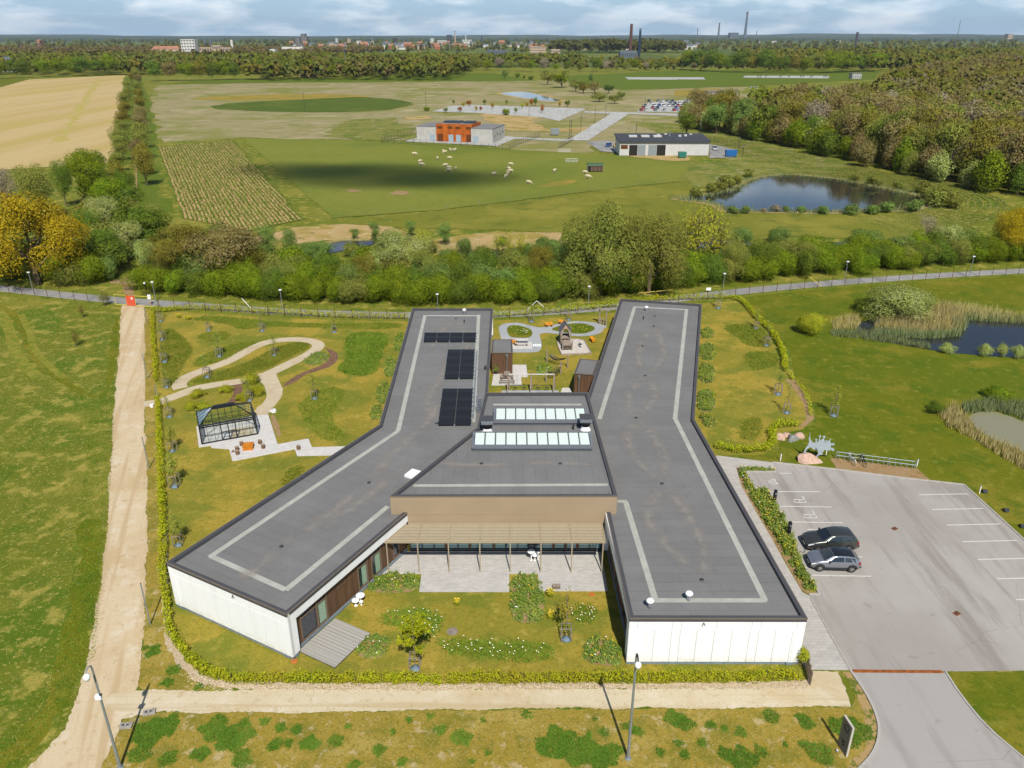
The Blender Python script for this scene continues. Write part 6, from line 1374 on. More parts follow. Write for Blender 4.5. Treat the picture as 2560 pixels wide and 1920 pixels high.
pa,pb=Vector(VB(1288,812)),Vector(VB(1450,808));pw=(pb-pa).length
ph=thing('playhouse_tower',(pa.x,pa.y,.05),'timber playhouse tower with steep grey roof in the sandbox','playhouse',None,math.atan2((pb-pa).y,(pb-pa).x))
D1,D2=2.0,3.5
for x in (0,pw):
 for y in (0,D1,D2):MB().tube([(x,y,0),(x,y,1.5 if y==0 else 2.1)],.085,7).build('post',m_pt,ph)
MB().tube([(pw+.05,D1,2.0),(pw+.05,D1,2.9)],.06,6).build('pole',m_pt,ph)
for z,y0,y1 in ((.3,0,.8),(.75,.1,D1),(1.05,D1,D2)):
 n=max(2,int((y1-y0)/.3))
 for i in range(n):MB().box((pw/2,y0+(i+.5)*(y1-y0)/n,z),(pw,(y1-y0)/n-.02,.06)).build('floor_board',m_pt,ph)
for z,y in ((.35,0),(.7,0),(.8,D1),(1.15,D2)):MB().beam((-.05,y,z),(pw+.05,y,z),.08,.14).build('cross_beam',m_ptd,ph)
ya,yb_,zr=D1-.15,D2+.2,3.2
for s in (0,1):
 xo=-.22 if s==0 else pw+.22
 for i in range(7):
  t0,t1=i/7,(i+1)/7+.04;xm=pw/2
  a=(xo+(xm-xo)*t0,1.9+(zr-1.9)*t0+.02*1);b=(xo+(xm-xo)*t1,1.9+(zr-1.9)*t1+.0)
  MB().add([(a[0],ya,a[1]),(a[0],yb_,a[1]),(b[0],yb_,b[1]),(b[0],ya,b[1]),(a[0],ya,a[1]+.04),(a[0],yb_,a[1]+.04),(b[0],yb_,b[1]+.04),(b[0],ya,b[1]+.04)],[(0,1,2,3),(7,6,5,4),(0,4,5,1),(1,5,6,2),(2,6,7,3),(3,7,4,0)]).build('shingle_row',m_shing,ph)
ar=[(0,1.95),(pw,1.95),(pw/2,zr-.05)]
arch=[(pw/2+math.cos(a)*pw*.36,1.5+math.sin(a)*.95) for a in np.linspace(0,math.pi,11)]
out=[(-.1,1.5),(-.1,2.02),(pw/2,zr-.04),(pw+.1,2.02),(pw+.1,1.5)]
for yy in (D1-.05,D2+.08):
 poly=out+arch;MB().add([(x,yy,z) for x,z in poly]+[(x,yy+.05,z) for x,z in poly],[tuple(range(len(poly)))[::-1],tuple(range(len(poly),2*len(poly)))]+[(i,(i+1)%len(poly),len(poly)+(i+1)%len(poly),len(poly)+i) for i in range(len(poly))]).build('gable',m_pt,ph)
MB().add([(pw*.25,D1-.12,2.5),(pw*.75,D1-.12,2.5),(pw/2,D1-.12,2.95)],[(0,1,2)]).build('gable_panel',m_salmon,ph)
for i in range(5):MB().beam((pw*(.15+.17*i),D2,1.1),(pw*(.15+.17*i),D2,1.75),.05,.05,(0,1,0)).build('baluster',m_ptd,ph)
q=VB(1600,770);dg=thing('sand_digger',(*q,.1),'small metal seat digger standing in the sandbox','toy digger')
MB().tube([(0,0,0),(0,0,.55)],.05,7).build('post',m_alu,dg);MB().box((0,.05,.55),(.35,.3,.06)).build('seat',m_darkm,dg);MB().tube([(0,.1,.5),(-.25,.5,.8),(-.1,.85,.35)],.03,6).build('arm',m_alu,dg);MB().box((-.1,.87,.25),(.25,.2,.2)).build('bucket',m_darkm,dg)
def toy(p,rz,label):
 o=thing('toy_truck',(*p,.03),label,'toy truck','orange toy trucks',rz)
 MB().prism([(-.55,-.22),(.55,-.22),(.55,.22),(-.55,.22)],.16,.3).build('chassis',m_orange,o);MB().box((.35,0,.45),(.32,.4,.32)).build('cab',m_orange,o)
 MB().add([(-.55,-.26,.3),(.12,-.22,.3),(.12,.22,.3),(-.55,.26,.3),(-.62,-.3,.58),(.15,-.28,.5),(.15,.28,.5),(-.62,.3,.58)],[(0,3,2,1),(0,1,5,4),(1,2,6,5),(2,3,7,6),(3,0,4,7),(4,5,6,7)]).build('tipper',m_orange,o)
 for x in (-.38,.38):
  for y in (-.24,.24):MB().tube([(x,y-.05,.14),(x,y+.05,.14)],.14,10).build('wheel',m_black,o)
 return o
tt=toy(VB(1050,385),.2,'orange toy truck beside the path crossing');copy_tree(tt,(*VB(1290,345),.03),-.3,'orange toy truck behind the playhouse');copy_tree(tt,(*VB(1800,650),.03),1.9,'orange toy truck alone on the right lawn');copy_tree(tt,(*VB(440,690),.03),2.6,'orange toy truck beside the white bench table')
def picnic(p,rz,label,L_=1.7,mat=None,group=None):
 mat=mat or m_pt;o=thing('picnic_table',(*p,.03),label,'picnic table',group,rz)
 for i in range(4):MB().box((0,-.28+i*.187,.72),(L_,.16,.04)).build('table_board',mat,o)
 for s in (-1,1):
  for j in (0,1):MB().box((0,s*(.62+j*.15),.44),(L_,.13,.04)).build('seat_board',mat,o)
  for y in (-1,1):MB().beam((s*L_*.36,y*.75,0),(s*L_*.36,y*.22,.72),.07,.1).build('leg',m_ptd,o)
  MB().beam((s*L_*.36,-.75,.4),(s*L_*.36,.75,.4),.06,.1).build('cross_bar',m_ptd,o)
 return o
m_wtab=plain('white_table_board',C('e6e2da'),.7,var=.06)
picnic(VB(585,700),0,'white-topped bench table on the pad of the left playground loop',1.9,m_wtab)
pt=picnic(VB(328,1290),R(90),'grey picnic table with benches on the paved corner beside the shed',1.3,m_pt)
bn=thing('bench',(*VB(330,1385),.03),'long low bench at the edge of the paved corner','bench');MB().box((0,0,.42),(2.0,.3,.05)).build('seat',m_ptd,bn)
for x in (-.8,.8):MB().box((x,0,.2),(.1,.26,.4)).build('leg',m_pt,bn)
pl_=thing('planter',(*VB(135,1200),.02),'dark round planter with a shrub at the shed corner','planter');MB().lathe([(.28,0),(.36,.45),(.33,.45),(.3,.4)],(0,0,0),14).build('pot',m_black,pl_)
P,N,rg=leaf_clumps([(-.25,-.25),(.25,-.25),(.25,.25),(-.25,.25)],10,1.0,.1,4,.3);P[:,2]+=.4;link('plant',quads_mesh('planter_plant',P,N,.09,rg,.6,[m_bed]),pl_)
# gateway of logs
ga,gb=VB(1920,345),VB(2040,378);gt=thing('log_gateway',(*ga,.02),'timber log gateway at the right end of the playground loop','gateway');gx,gy=gb[0]-ga[0],gb[1]-ga[1]
for x,y,h in ((0,0,2.35),(gx,gy,2.35)):MB().tube([(x,y,0),(x,y,h)],.1,8).build('post',m_pt,gt)
MB().beam((-.35,.1,2.42),(gx+.45,gy-.1,2.42),.42,.14).build('lintel',m_pt,gt)
for f in (.22,.62):MB().tube([(gx*f,gy*f,0),(gx*f,gy*f,1.1)],.08,7).build('short_post',m_pt,gt)
# hammocks
def hammock(pa,pb,h,label):
 o=thing('net_hammock',(*pa,0),label,'hammock','net hammocks');d=Vector((pb[0]-pa[0],pb[1]-pa[1],0));nrm=Vector((-d.y,d.x,0)).normalized()
 for q in ((0,0),(d.x,d.y)):MB().tube([(q[0],q[1],0),(q[0],q[1],h+.25)],.09,7).build('post',m_pt,o)
 net=MB();n=13;zf2=lambda t:h-.75*math.sin(math.pi*t)
 for j in range(n):
  s=(j/(n-1)-.5)
  pts=[d*(t if abs(s)<1 else t)*1+nrm*(s*1.0*math.sin(math.pi*min(1,max(0,.12+t*.76))))+Vector((0,0,zf2(t)+abs(s)*.22)) for t in np.linspace(.16,.84,9)]
  net.tube(pts,.018,4)
 for t in np.linspace(.16,.84,6):
  net.tube([d*t+nrm*(s*math.sin(math.pi*min(1,max(0,.12+t*.76))))+Vector((0,0,zf2(t)+abs(s)*.22)) for s in (-.5,-.25,0,.25,.5)],.018,4)
 net.build('net',m_black,o)
 for e,q in ((.16,Vector((0,0,h))),(.84,d+Vector((0,0,h)))):
  MB().tube([q,d*e+Vector((0,0,zf2(e)))],.015,4).build('rope',m_stake,o)
h1,h2,h3,h4=VB(1015,1005),VB(1375,1108),VB(1258,1212),VB(1005,1355)
hammock(h1,h2,1.5,'net hammock strung between log posts, farther of two');hammock(h4,h3,1.5,'net hammock strung between log posts, nearer of two')
# swing frame
sa,sb2,sc2=VB(350,1512),VB(745,1512),VB(1140,1512);sw=thing('swing_frame',(*sb2,0),'wide double swing frame with pale beams behind the hall','swing')
rel=lambda p:(p[0]-sb2[0],p[1]-sb2[1])
hs_=2.3
for p in (sa,sb2,sc2):
 x,y=rel(p)
 for s in (-1,1):MB().tube([(x+s*.12,y+s*.55,0),(x,y,hs_+.1)],.08,7).build('leg',m_pt,sw)
for a,b in ((sa,sb2),(sb2,sc2)):MB().tube([(*rel(a),hs_),(*rel(b),hs_)],.075,8).build('beam',m_wtab,sw)
for a,b in ((sa,sb2),(sb2,sc2)):
 for f in (.3,.7):
  x=rel(a)[0]+(rel(b)[0]-rel(a)[0])*f
  for s in (-.22,.22):MB().tube([(x+s,0,hs_),(x+s,0,.5)],.012,4).build('chain',m_alu,sw)
  MB().box((x,0,.5),(.5,.2,.04)).build('swing_seat',m_black,sw)
mk=MB()
for i in range(4):x0,y0=VB(778+37*i,735);x1,y1=VB(806+36*i,695);mk.prism([(x0,y0),(x1,y0),(x1,y1),(x0,y1)],.0235,.028)
for i in range(4):
 q=[VB(778+37*i,735),VB(805+37*i,735),VB(800+36*i,695),VB(774+36*i,695)];struct('play_crossing_stripe',MB().sheet(q,.0268),m_joint)
# white disc tables
def discs(items,label):
 c=items[0][0];o=thing('disc_table',(*c,.03),label,'table','white disc tables')
 for (p,r,h) in items:
  x,y=p[0]-c[0],p[1]-c[1];MB().lathe([(r*.96,h-.05),(r,h-.02),(r*.98,h),(0,h+.004)],(x,y,0),20).build('disc',m_whitep,o);MB().lathe([(r*.5,0),(.05,.04),(.04,h-.04)],(x,y,0),10).build('leg',m_whitep,o)
discs([(VI(838,1130),.34,.7),(VI(795,1155),.29,.5),(VI(842,1150),.16,.32)],'cluster of three white disc tables against the left wing wall')
discs([(VJ(442,765),.32,.9),(VJ(474,768),.27,.6),(VJ(500,758),.16,.75)],'cluster of three white disc tables under the pergola')
pg=thing('grill',(*VJ(445,705),.05),'dark barrel-shaped grill beside the glazed hall','grill');MB().lathe([(.3,.45),(.36,.6),(.36,.8),(.28,.98),(0,1.02)],(0,.3,0),14).build('body',m_darkm,pg)
for x in (-.2,.2):MB().tube([(x,.3,0),(x,.3,.5)],.03,6).build('leg',m_darkm,pg)
MB().box((.5,.3,.75),(.35,.3,.04)).build('side_shelf',m_darkm,pg)
cr=thing('storage_crate',(*VJ(660,1005),.05),'small brown crate on the patio edge','crate');MB().box((0,0,.12),(.6,.35,.22)).build('box',m_ptd,cr);MB().box((0,0,.25),(.62,.37,.03)).build('lid',m_pt,cr)
for V_,x,y,l in ((VJ,966,1060,'orange drain cover on the lawn beside the patio'),(VF,100,425,'orange drain cover at the left wing corner')):
 q=V_(x,y);MB().lathe([(.24,0),(.24,.03),(.2,.035)],(0,0,0),12).build('drain_cover',plain('terracotta',C('cf7a45'),.8,var=.1) if 'terracotta' not in MATS else MATS['terracotta'],None,loc=(*q,.02),label=l,cat='drain cover')
q=VF(1192,218);MB().lathe([(.42,0),(.4,.03),(.3,.035)],(0,0,0),14).build('manhole_cover',plain('concrete_cover',C('9f9184'),.9,var=.2,scale=6),None,loc=(*q,.02),label='round concrete manhole cover on the front lawn',cat='manhole cover')
# ---- car park: markings, kerbs, cars, chargers, racks
m_paint=plain('white_road_paint',C('f0ede4'),.7,var=.06,scale=5)
ZP=.0205
def line(a,b,w=.11,z=ZP,name='parking_line'):
 mb=MB();strip_mesh(mb,[a,b],w,z);return struct(name,mb,m_paint)
for a,b in [((330,256),(427,257)),((275,397),(650,399)),((345,510),(733,516)),((422,630),(818,637)),((590,897),(970,899)),((587,1040),(1038,1048)),((550,688),(640,690)),((1407,422),(1783,415)),((1505,535),(1898,527)),((1618,655),(2024,646)),((1738,783),(2157,772)),((1858,919),(2320,908)),((2003,1067),(2500,1056)),((2152,1228),(2690,1216))]:line(VE(*a),VE(*b))
def glyph(segs,V_,w,z=ZP):
 for a,b in segs:line(V_(*a),V_(*b),w,z+.0003,'painted_symbol')
def el_mark(x0,x1,y,d):
 sh=.56;seg=[((x0,y),(x1,y))]+[((x,y),(x-sh*d*.6,y-d*.6)) for x in (x0,(x0+x1)/2,x1)]
 yl=y-d;xl=-sh*d;seg+=[((x0+xl,yl),(x1+xl,yl)),((x1+xl,yl),(x1+xl-sh*d*1.2,yl-d*1.2))]
 glyph(seg,VE,.1)
el_mark(452,538,481,22);el_mark(530,620,600,25)
wc=[VE(290+32*math.cos(a),322+18*math.sin(a)) for a in np.linspace(.5,5.2,14)]
for a,b in zip(wc[:-1],wc[1:]):line(a,b,.1,ZP+.0004,'painted_symbol')
for a,b in (((243,316),(300,322)),((300,322),(325,340)),((262,316),(256,330)),((300,308),(302,325))):line(VE(*a),VE(*b),.12,ZP+.0008,'painted_symbol')
m_kerb=plain('concrete_kerb',C('cfcabf'),.85,var=.1,scale=2)
def kerb(path,h=.11,w=.14,name='kerb',piece=1.0):
 root=MB();pts=along(path,piece)
 o=bpy.data.objects.new(name,None);COL.objects.link(o);o['kind']='structure'
 for a,b in zip(path[:-1],path[1:]):
  L_=math.hypot(b[0]-a[0],b[1]-a[1]);n=max(1,round(L_/piece));rz=math.atan2(b[1]-a[1],b[0]-a[0])
  me=MB().box((0,0,h/2),(L_/n-.015,w,h)).mesh('kerb_stone',m_kerb)
  for i in range(n):t=(i+.5)/n;link('kerb_stone',me,o,(a[0]+(b[0]-a[0])*t,a[1]+(b[1]-a[1])*t,.005),rz)
kerb([VE(310,246),VE(30,246),VE(110,378)]);kerb([VE(255,395),VE(320,540),VE(380,625)]);kerb([VE(380,640),VE(440,780),VE(490,885)]);kerb([VE(490,895),VE(560,1050),VE(640,1188),VE(560,1190)])
kerb([VE(280,172),VE(770,228),VE(1300,295),VE(1750,345),VE(2212,768),VE(2700,1220)],.09)
kerb(smooth_poly([VX(755,592),VX(860,740),VX(940,880),VX(985,1000),VX(1000,1090),VX(985,1200),VX(940,1300),VX(850,1400),VX(650,1600)],2,False),.1,.16,piece=.9)
kerb(smooth_poly([VX(1555,606),VX(1680,800),VX(1900,1070),VX(2212,1330),VX(2500,1560)],1,False),.08,.12,piece=1.0)
kerb([VX(610,330),VX(760,592)],.07,.1);kerb([VX(425,-15),VX(610,330)],.07,.1)
m_rustd=plain('rusty_drain_grate',C('b0663a'),.8,.2,.3,.25,3)
a,b=VX(775,597),VX(1530,602);sl=thing('slot_drain',(*a,.02),'rusty orange slot drain across the drive entrance','drain')
nn_=12
for i in range(nn_):t0=(i+.02)/nn_;t1=(i+.98)/nn_;MB().beam(((b[0]-a[0])*t0,(b[1]-a[1])*t0,0),((b[0]-a[0])*t1,(b[1]-a[1])*t1,0),.28,.02).build('grate',m_rustd,sl)
for i,(x,y,l) in enumerate([(1218,682,'rusty gully grate in the middle of the car park'),(1695,1333,'rusty gully grate at the near side of the car park')]):
 g_=thing('gully_grate',(*VE(x,y),.022),l,'drain grate',None,.5);MB().box((0,0,0),(.55,.4,.012)).build('frame',m_rustd,g_)
 for k in range(5):MB().box((-.2+.1*k,0,.009),(.05,.34,.012)).build('bar',m_darkm,g_)
# --- cars
def paint(name,col,metal=.55,rough=.28):return plain(name,col,rough,metal,.5,var=0,Coat_Weight=.7,Coat_Roughness=.05)
m_tyre=plain('tyre_rubber',(.018,.018,.018),.85,var=.1);m_rim=plain('alloy_rim',(.45,.44,.40),.35,.8,.5,var=0);m_cgl=glass('car_glass',(.012,.016,.018),.03);m_lamp=plain('headlight_glass',(.8,.82,.85),.15,.2,.6,var=0);m_tail=plain('tail_light',(.35,.01,.015),.25,0,.5,var=0);m_clad=plain('black_cladding',(.025,.025,.027),.6,var=0)
def car(name,loc,rz,label,Lc,Wc,Hc,body,roofm,prof,belt,wb,wr,clad=True,group=None):
 o=thing(name,loc,label,'car',group,rz);N=len(prof)
 def sec(i):
  x,z,cab=prof[i];e=min(1,min(x,Lc-x)/.5);w=Wc/2*(.80+.20*math.sqrt(max(0,e)));zb=.24+.10*(1-e);zbelt=min(z,belt[i] if isinstance(belt,list) else belt)
  wt=w*(.74 if cab else.90)
  if not cab:zbelt=z-.07
  return [(x-Lc/2,-w*.93,zb),(x-Lc/2,-w,zb+.28),(x-Lc/2,-w*.985,zbelt),(x-Lc/2,-wt,z-(.05 if cab else.01)),(x-Lc/2,-wt*.55,z),(x-Lc/2,wt*.55,z),(x-Lc/2,wt,z-(.05 if cab else.01)),(x-Lc/2,w*.985,zbelt),(x-Lc/2,w,zb+.28),(x-Lc/2,w*.93,zb)]
 S=[sec(i) for i in range(N)];K=len(S[0])
 mb=MB();v=[p for s in S for p in s];f=[];fr=[]
 for i in range(N-1):
  for k in range(K):
   q=(i*K+k,(i+1)*K+k,(i+1)*K+(k+1)%K,i*K+(k+1)%K)
   roof=prof[i][2]==2 and prof[i+1][2]==2 and k in (3,4,5)
   (fr if roof else f).append(q[::-1])
 f+=[tuple(range(K)),tuple(range((N-1)*K,N*K))[::-1]]
 bo=MB().add(v,f).mesh('body',body);bo.shade_smooth();link('body',bo,o)
 us=sorted({i for q in fr for i in q});ix={j:n for n,j in enumerate(us)};ro=MB().add([v[j] for j in us],[tuple(ix[j] for j in q) for q in fr]).mesh('roof',roofm);ro.shade_smooth();link('roof',ro,o)
 def off(p,d):return tuple(Vector(p)+Vector(d))
 ci=[i for i in range(N) if prof[i][2]==2];i0,i1=ci[0],ci[-1];ih=i0-1;it=i1+1
 ws=MB().quad(off(S[ih][3],(-.02,.06,.03)),off(S[ih][6],(-.02,-.06,.03)),off(S[i0][6],(-.03,-.06,.035)),off(S[i0][3],(-.03,.06,.035)));ws.build('windscreen',m_cgl,o)
 rw=MB().quad(off(S[i1][3],(.03,.08,.02)),off(S[i1][6],(.03,-.08,.02)),off(S[it][6],(.03,-.1,.05)),off(S[it][3],(.03,.1,.05)));rw.build('rear_window',m_cgl,o)
 xm=(S[i0][2][0]+S[i1][2][0])/2
 for s in (1,-1):
  a2,a3=(2,3) if s==1 else (7,6);dy=(0,-.018*s,0)
  def lerp(p,q,t):return tuple(Vector(p).lerp(Vector(q),t)+Vector(dy))
  def side(x,t):
   j=max(i for i in range(N) if prof[i][0]-Lc/2<=x+1e-6);j=min(j,N-2);u=(x-S[j][0][0])/max(1e-6,S[j+1][0][0]-S[j][0][0]);lo=Vector(S[j][a2]).lerp(Vector(S[j+1][a2]),u);hi=Vector(S[j][a3]).lerp(Vector(S[j+1][a3]),u);return tuple(lo.lerp(hi,t)+Vector(dy))
  xs0=S[i0][0][0];xs1=S[i1][0][0]
  MB().add([side(xs0-.42,.10),side(xm-.04,.10),side(xm-.04,.82),side(xs0+.06,.82)],[(0,1,2,3)]).build('side_window',m_cgl,o)
  MB().add([side(xm+.04,.10),side(xs1+.10,.14),side(xs1-.02,.80),side(xm+.04,.82)],[(0,1,2,3)]).build('side_window',m_cgl,o)
  ym=Wc/2*s*-1
  MB().box((xs0-.38,ym*1.07,belt+.07),(.12,.2,.13)).build('mirror',m_clad,o)
  for (dx) in (xm-.30,xm+.62):MB().box((dx,ym*1.0,belt-.10),(.2,.05,.04)).build('door_handle',body,o)
  if clad:MB().box((0,ym*.985,.33),(wb-2*wr-.1,.06,.16)).build('sill',m_clad,o)
  MB().add([off(S[1][2],(-.12,-.03*s,-.12)),off(S[2][2],(-.1,-.015*s,-.10)),off(S[2][2],(-.12,-.02*s,.0)),off(S[1][2],(-.08,-.02*s,.0))],[(0,1,2,3)]).build('headlight',m_lamp,o)
  MB().box((Lc/2-.17,ym*.84,.84),(.14,.2,.2)).build('tail_light',m_tail,o)
  for wx in (-wb/2+WOFF,wb/2+WOFF):
   w_=link('wheel',None,o,(wx,ym*.905,wr));MB().lathe([(wr*.62,-.1),(wr*.95,-.105),(wr,-.06),(wr,.06),(wr*.95,.105),(wr*.62,.1)],(0,0,0),22).build('tyre',m_tyre,w_)
   MB().lathe([(wr*.64,-.085),(wr*.2,-.07),(wr*.2,.07),(wr*.64,.085)],(0,0,0),18).build('rim',m_clad,w_);sp_=MB()
   for k in range(7):an=k*2*math.pi/7;sp_.beam((0,0,.1*s),(wr*.62*math.cos(an),wr*.62*math.sin(an),.1*s),.06,.02)
   sp_.build('spokes',m_rim,w_);w_.rotation_euler=(math.pi/2,0,0)
   ag=MB();pts=[(wx+(wr+.06)*math.cos(t),ym*.985,wr+(wr+.06)*math.sin(t)) for t in np.linspace(0,math.pi,10)];ag.tube(pts,.05,5);ag.build('wheel_arch',m_clad if clad else body,o)
 MB().box((-Lc/2+.03,0,.5),(.1,Wc*.62,.22)).build('grille',m_clad,o);MB().box((-Lc/2-.03,0,.42),(.02,.52,.11)).build('number_plate',m_joint,o);MB().box((Lc/2-.02,0,.45),(.1,Wc*.8,.22)).build('rear_bumper',m_clad,o)
 return o
m_suv=paint('dark_olive_metallic',(.075,.08,.07),.6);m_silver=paint('silver_grey_metallic',(.27,.28,.31),.6);m_blackp=paint('black_car_roof',(.02,.02,.022),.3,.2)
WOFF=-.03
p1=VE(607,852);p2=VE(855,842)
car('parked_suv',(27.15,55.72,.02),R(1),'dark olive-grey SUV parked nose to the planted bed',4.4,1.86,1.62,m_suv,m_suv,[(0,.62,0),(.12,.84,0),(.55,.98,0),(1.25,1.06,0),(1.95,1.50,2),(2.5,1.6,2),(3.3,1.59,2),(3.85,1.50,2),(4.25,1.05,0),(4.4,.72,0)],1.02,2.6,.35)
car('parked_hatchback',(26.42,53.0,.02),R(-3),'silver-grey hatchback with black roof parked beside the SUV',4.0,1.74,1.5,m_silver,m_blackp,[(0,.58,0),(.1,.80,0),(.45,.93,0),(1.0,1.0,0),(1.75,1.42,2),(2.2,1.49,2),(2.9,1.46,2),(3.4,1.38,2),(3.85,.98,0),(4.0,.66,0)],.95,2.54,.33)
# charging posts
ch0=thing('charging_post',(*VE(290,492),.02),'black charging post in the planted bed, farther of two','charging post','black charging posts')
MB().lathe([(.17,0),(.17,1.42),(.14,1.5),(.05,1.53)],(0,0,0),14).build('column',m_black,ch0);MB().box((.0,-.165,1.2),(.16,.05,.16)).build('socket',m_alu,ch0);MB().box((0,-.16,.9),(.14,.04,.2)).build('display',m_darkm,ch0)
copy_tree(ch0,(*VE(400,742),.02),0,'black charging post beside the parked SUV')
cb=MB();pts=[Vector((*VE(400,742),.9)),Vector((*VE(430,800),.25)),Vector((*VE(470,850),.05)),Vector((*VE(520,870),.04)),Vector((25.0,54.9,.55))];cb.tube(pts,.02,6);cb.build('charging_cable',m_black,None,label='thin charging cable from the near charging post to the cars',cat='cable')
# bicycle rack and bicycles
ra,rb_=Vector(VL(792,530)),Vector(VL(2005,682));rk=thing('bicycle_rack',(*ra,.02),'long galvanised bicycle rack at the top of the car park','bicycle rack',None,math.atan2((rb_-ra).y,(rb_-ra).x));RL=(rb_-ra).length
for x in (0,RL*.33,RL*.66,RL):MB().beam((x,0,0),(x,0,.85),.07,.07,(0,1,0)).build('post',m_alu,rk)
for z,y in ((.72,.1),(.42,-.1)):MB().tube([(0,y,z),(RL,y,z)],.03,6).build('rail',m_alu,rk)
for i in range(14):
 x=RL*(i+.5)/14;MB().tube([(x,-.1,.42),(x,-.3,.1),(x,-.12,.02),(x,.1,.72)],.018,5).build('wheel_holder',m_alu,rk)
def bike(p,rz,frame,label):
 o=thing('bicycle',(*p,.02),label,'bicycle',None,rz)
 def ring(x):return [(x+.34*math.cos(t),0,.35+.34*math.sin(t)) for t in np.linspace(0,2*math.pi,19)]
 for x in (-.52,.52):
  w=MB().tube(ring(x),.022,5).build('wheel',m_tyre,o);sp_=MB()
  for k in range(6):a=k*math.pi/6;sp_.tube([(x+.33*math.cos(a),0,.35+.33*math.sin(a)),(x-.33*math.cos(a),0,.35-.33*math.sin(a))],.005,3)
  sp_.build('spokes',m_alu,w)
  MB().tube([(x+.4*math.cos(t),0,.35+.4*math.sin(t)) for t in np.linspace(.2,2.9,9)],.025,5).build('mudguard',frame,o)
 fr=MB()
 for a,b in (((-.52,.35),(-.18,.9)),((-.52,.35),(-.05,.33)),((-.05,.33),(-.18,.9)),((-.05,.33),(.38,.82)),((-.17,.75),(.36,.92)),((.36,1.0),(.52,.35))):fr.tube([(a[0],0,a[1]),(b[0],0,b[1])],.022,6)
 fr.build('frame',frame,o);MB().box((-.2,0,.95),(.26,.15,.06)).build('saddle',m_black,o)
 MB().tube([(.25,-.3,1.05),(.36,-.12,1.08),(.36,.12,1.08),(.25,.3,1.05)],.018,5).build('handlebar',m_alu,o);MB().tube([(-.05,-.14,.28),(-.05,-.1,.33),(-.05,.1,.33),(-.05,.14,.38)],.02,5).build('pedals',m_black,o)
 return o
bike(VL(1015,600),R(100),m_whitep,'white bicycle parked at the rack');bike(VL(1185,622),R(96),m_black,'black bicycle parked at the rack beside the white one')
bs=COL.objects
for x,y,V_,l in ((645,475,VL,'slim white marker post beside the sculpture'),(2038,655,VL,'slim white marker post at the end of the bicycle rack'),(340,162,VE,'slim white marker post at the walkway corner'),(1868,412,VE,'slim post on the grass beyond the car park')):
 o=thing('marker_post',(*V_(x,y),.01),l,'post','slim marker posts');MB().beam((0,0,0),(0,0,.85),.07,.05,(0,1,0)).build('shaft',m_whitep,o);MB().box((0,0,.88),(.1,.08,.06)).build('cap',m_alu,o)
for x,y,l in ((1905,405,'dark ground floodlight box on the grass, first beyond the car park'),(2070,550,'dark ground floodlight box on the grass, middle one'),(2195,672,'dark ground floodlight box at the right edge')):
 o=thing('ground_light',(*VE(x,y),.0),l,'light box','ground light boxes');MB().box((0,0,.18),(.42,.35,.3),0,Matrix.Rotation(R(-25),3,'X')).build('housing',m_darkm,o);MB().box((0,0,.03),(.3,.3,.06)).build('foot',m_black,o)
# ---- totem sign
VW=zf(2040,1760,140/1452)
m_tot=plain('totem_grey_panel',C('8d857c'),.6,.1,.3,.05,2);m_totw=plain('totem_light_edge',C('ddd5c6'),.6,var=.05);m_ink=plain('dark_sign_print',(.02,.02,.022),.6,var=0)
tq=VW(770,1385);tot=thing('totem_sign',(*tq,0),'tall narrow grey totem sign with dark emblems at the drive corner','sign',None,R(8))
MB().box((.07,.5,1.2),(.13,1.0,2.4)).build('slab',m_totw,tot);MB().box((-.0,.5,1.2),(.015,.96,2.34)).build('face_panel',m_tot,tot);MB().box((.145,.5,1.2),(.015,.96,2.34)).build('face_panel',m_tot,tot)
ring=[(-.012,.48+.2*math.cos(t),1.88+.24*math.sin(t)) for t in np.linspace(0,2*math.pi,20)];MB().tube(ring,.035,5,False).build('emblem_ring',m_ink,tot);MB().beam((-.012,.36,1.68),(-.012,.2,1.5),.08,.02).build('emblem_tail',m_ink,tot)
for y,z,w,h in ((.5,.78,.14,.2),(.6,.66,.12,.14),(.42,.62,.1,.16),(.5,.5,.1,.1),(.66,.84,.08,.08)):MB().box((-.012,y,z),(.012,w,h),0,Matrix.Rotation(.5,3,'X')).build('emblem_figure',m_ink,tot)
for x,y,l in ((545,1235,'small uplight beside the totem sign'),):o=thing('uplight',(*VW(x,y),0),l,'light');MB().lathe([(.09,0),(.09,.12),(.07,.14)],(0,0,0),10).build('housing',m_alu,o);MB().lathe([(.06,.14),(.06,.15)],(0,0,0),10).build('lens',m_lamp,o)
# ---- lamp posts
m_pole=plain('galvanised_pole',C('b4bcc0'),.45,.5,.5,.06,3)
def tall_lamp(p,h,label,box=False):
 o=thing('lamp_post',(*p,0),label,'lamp post','tall lamp posts in the foreground')
 MB().tube([(0,0,0),(0,0,1.2),(0,0,h)],[.105,.09,.06],10).build('pole',m_pole,o);MB().lathe([(.2,0),(.2,.04),(.12,.06)],(0,0,0),12).build('base_plate',m_pole,o)
 MB().tube([(0,0,h-.05),(0,-.05,h+.22),(0,-.25,h+.36),(0,-.5,h+.3),(0,-.62,h+.1)],[.055,.05,.045,.04,.04],8).build('arm',m_darkm if not box else m_pole,o)
 hd=MB().lathe([(.06,.12),(.17,.02),(.19,-.12),(.13,-.3),(0,-.34)],(0,-.62,h+.05),14).build('lamp_head',m_whitep,o,smooth=True)
 if box:
  MB().box((.0,-.14,h-2.0),(.34,.18,.26)).build('sensor_box',m_whitep,o);MB().box((.14,-.12,h-1.85),(.12,.12,.12)).build('camera_eye',m_darkm,o)
tall_lamp((7.02,34.15),8.0,'tall lamp post standing in front of the right wing');tall_lamp((-23.42,33.5),7.75,'tall lamp post at the lower left beside the gravel track',True)
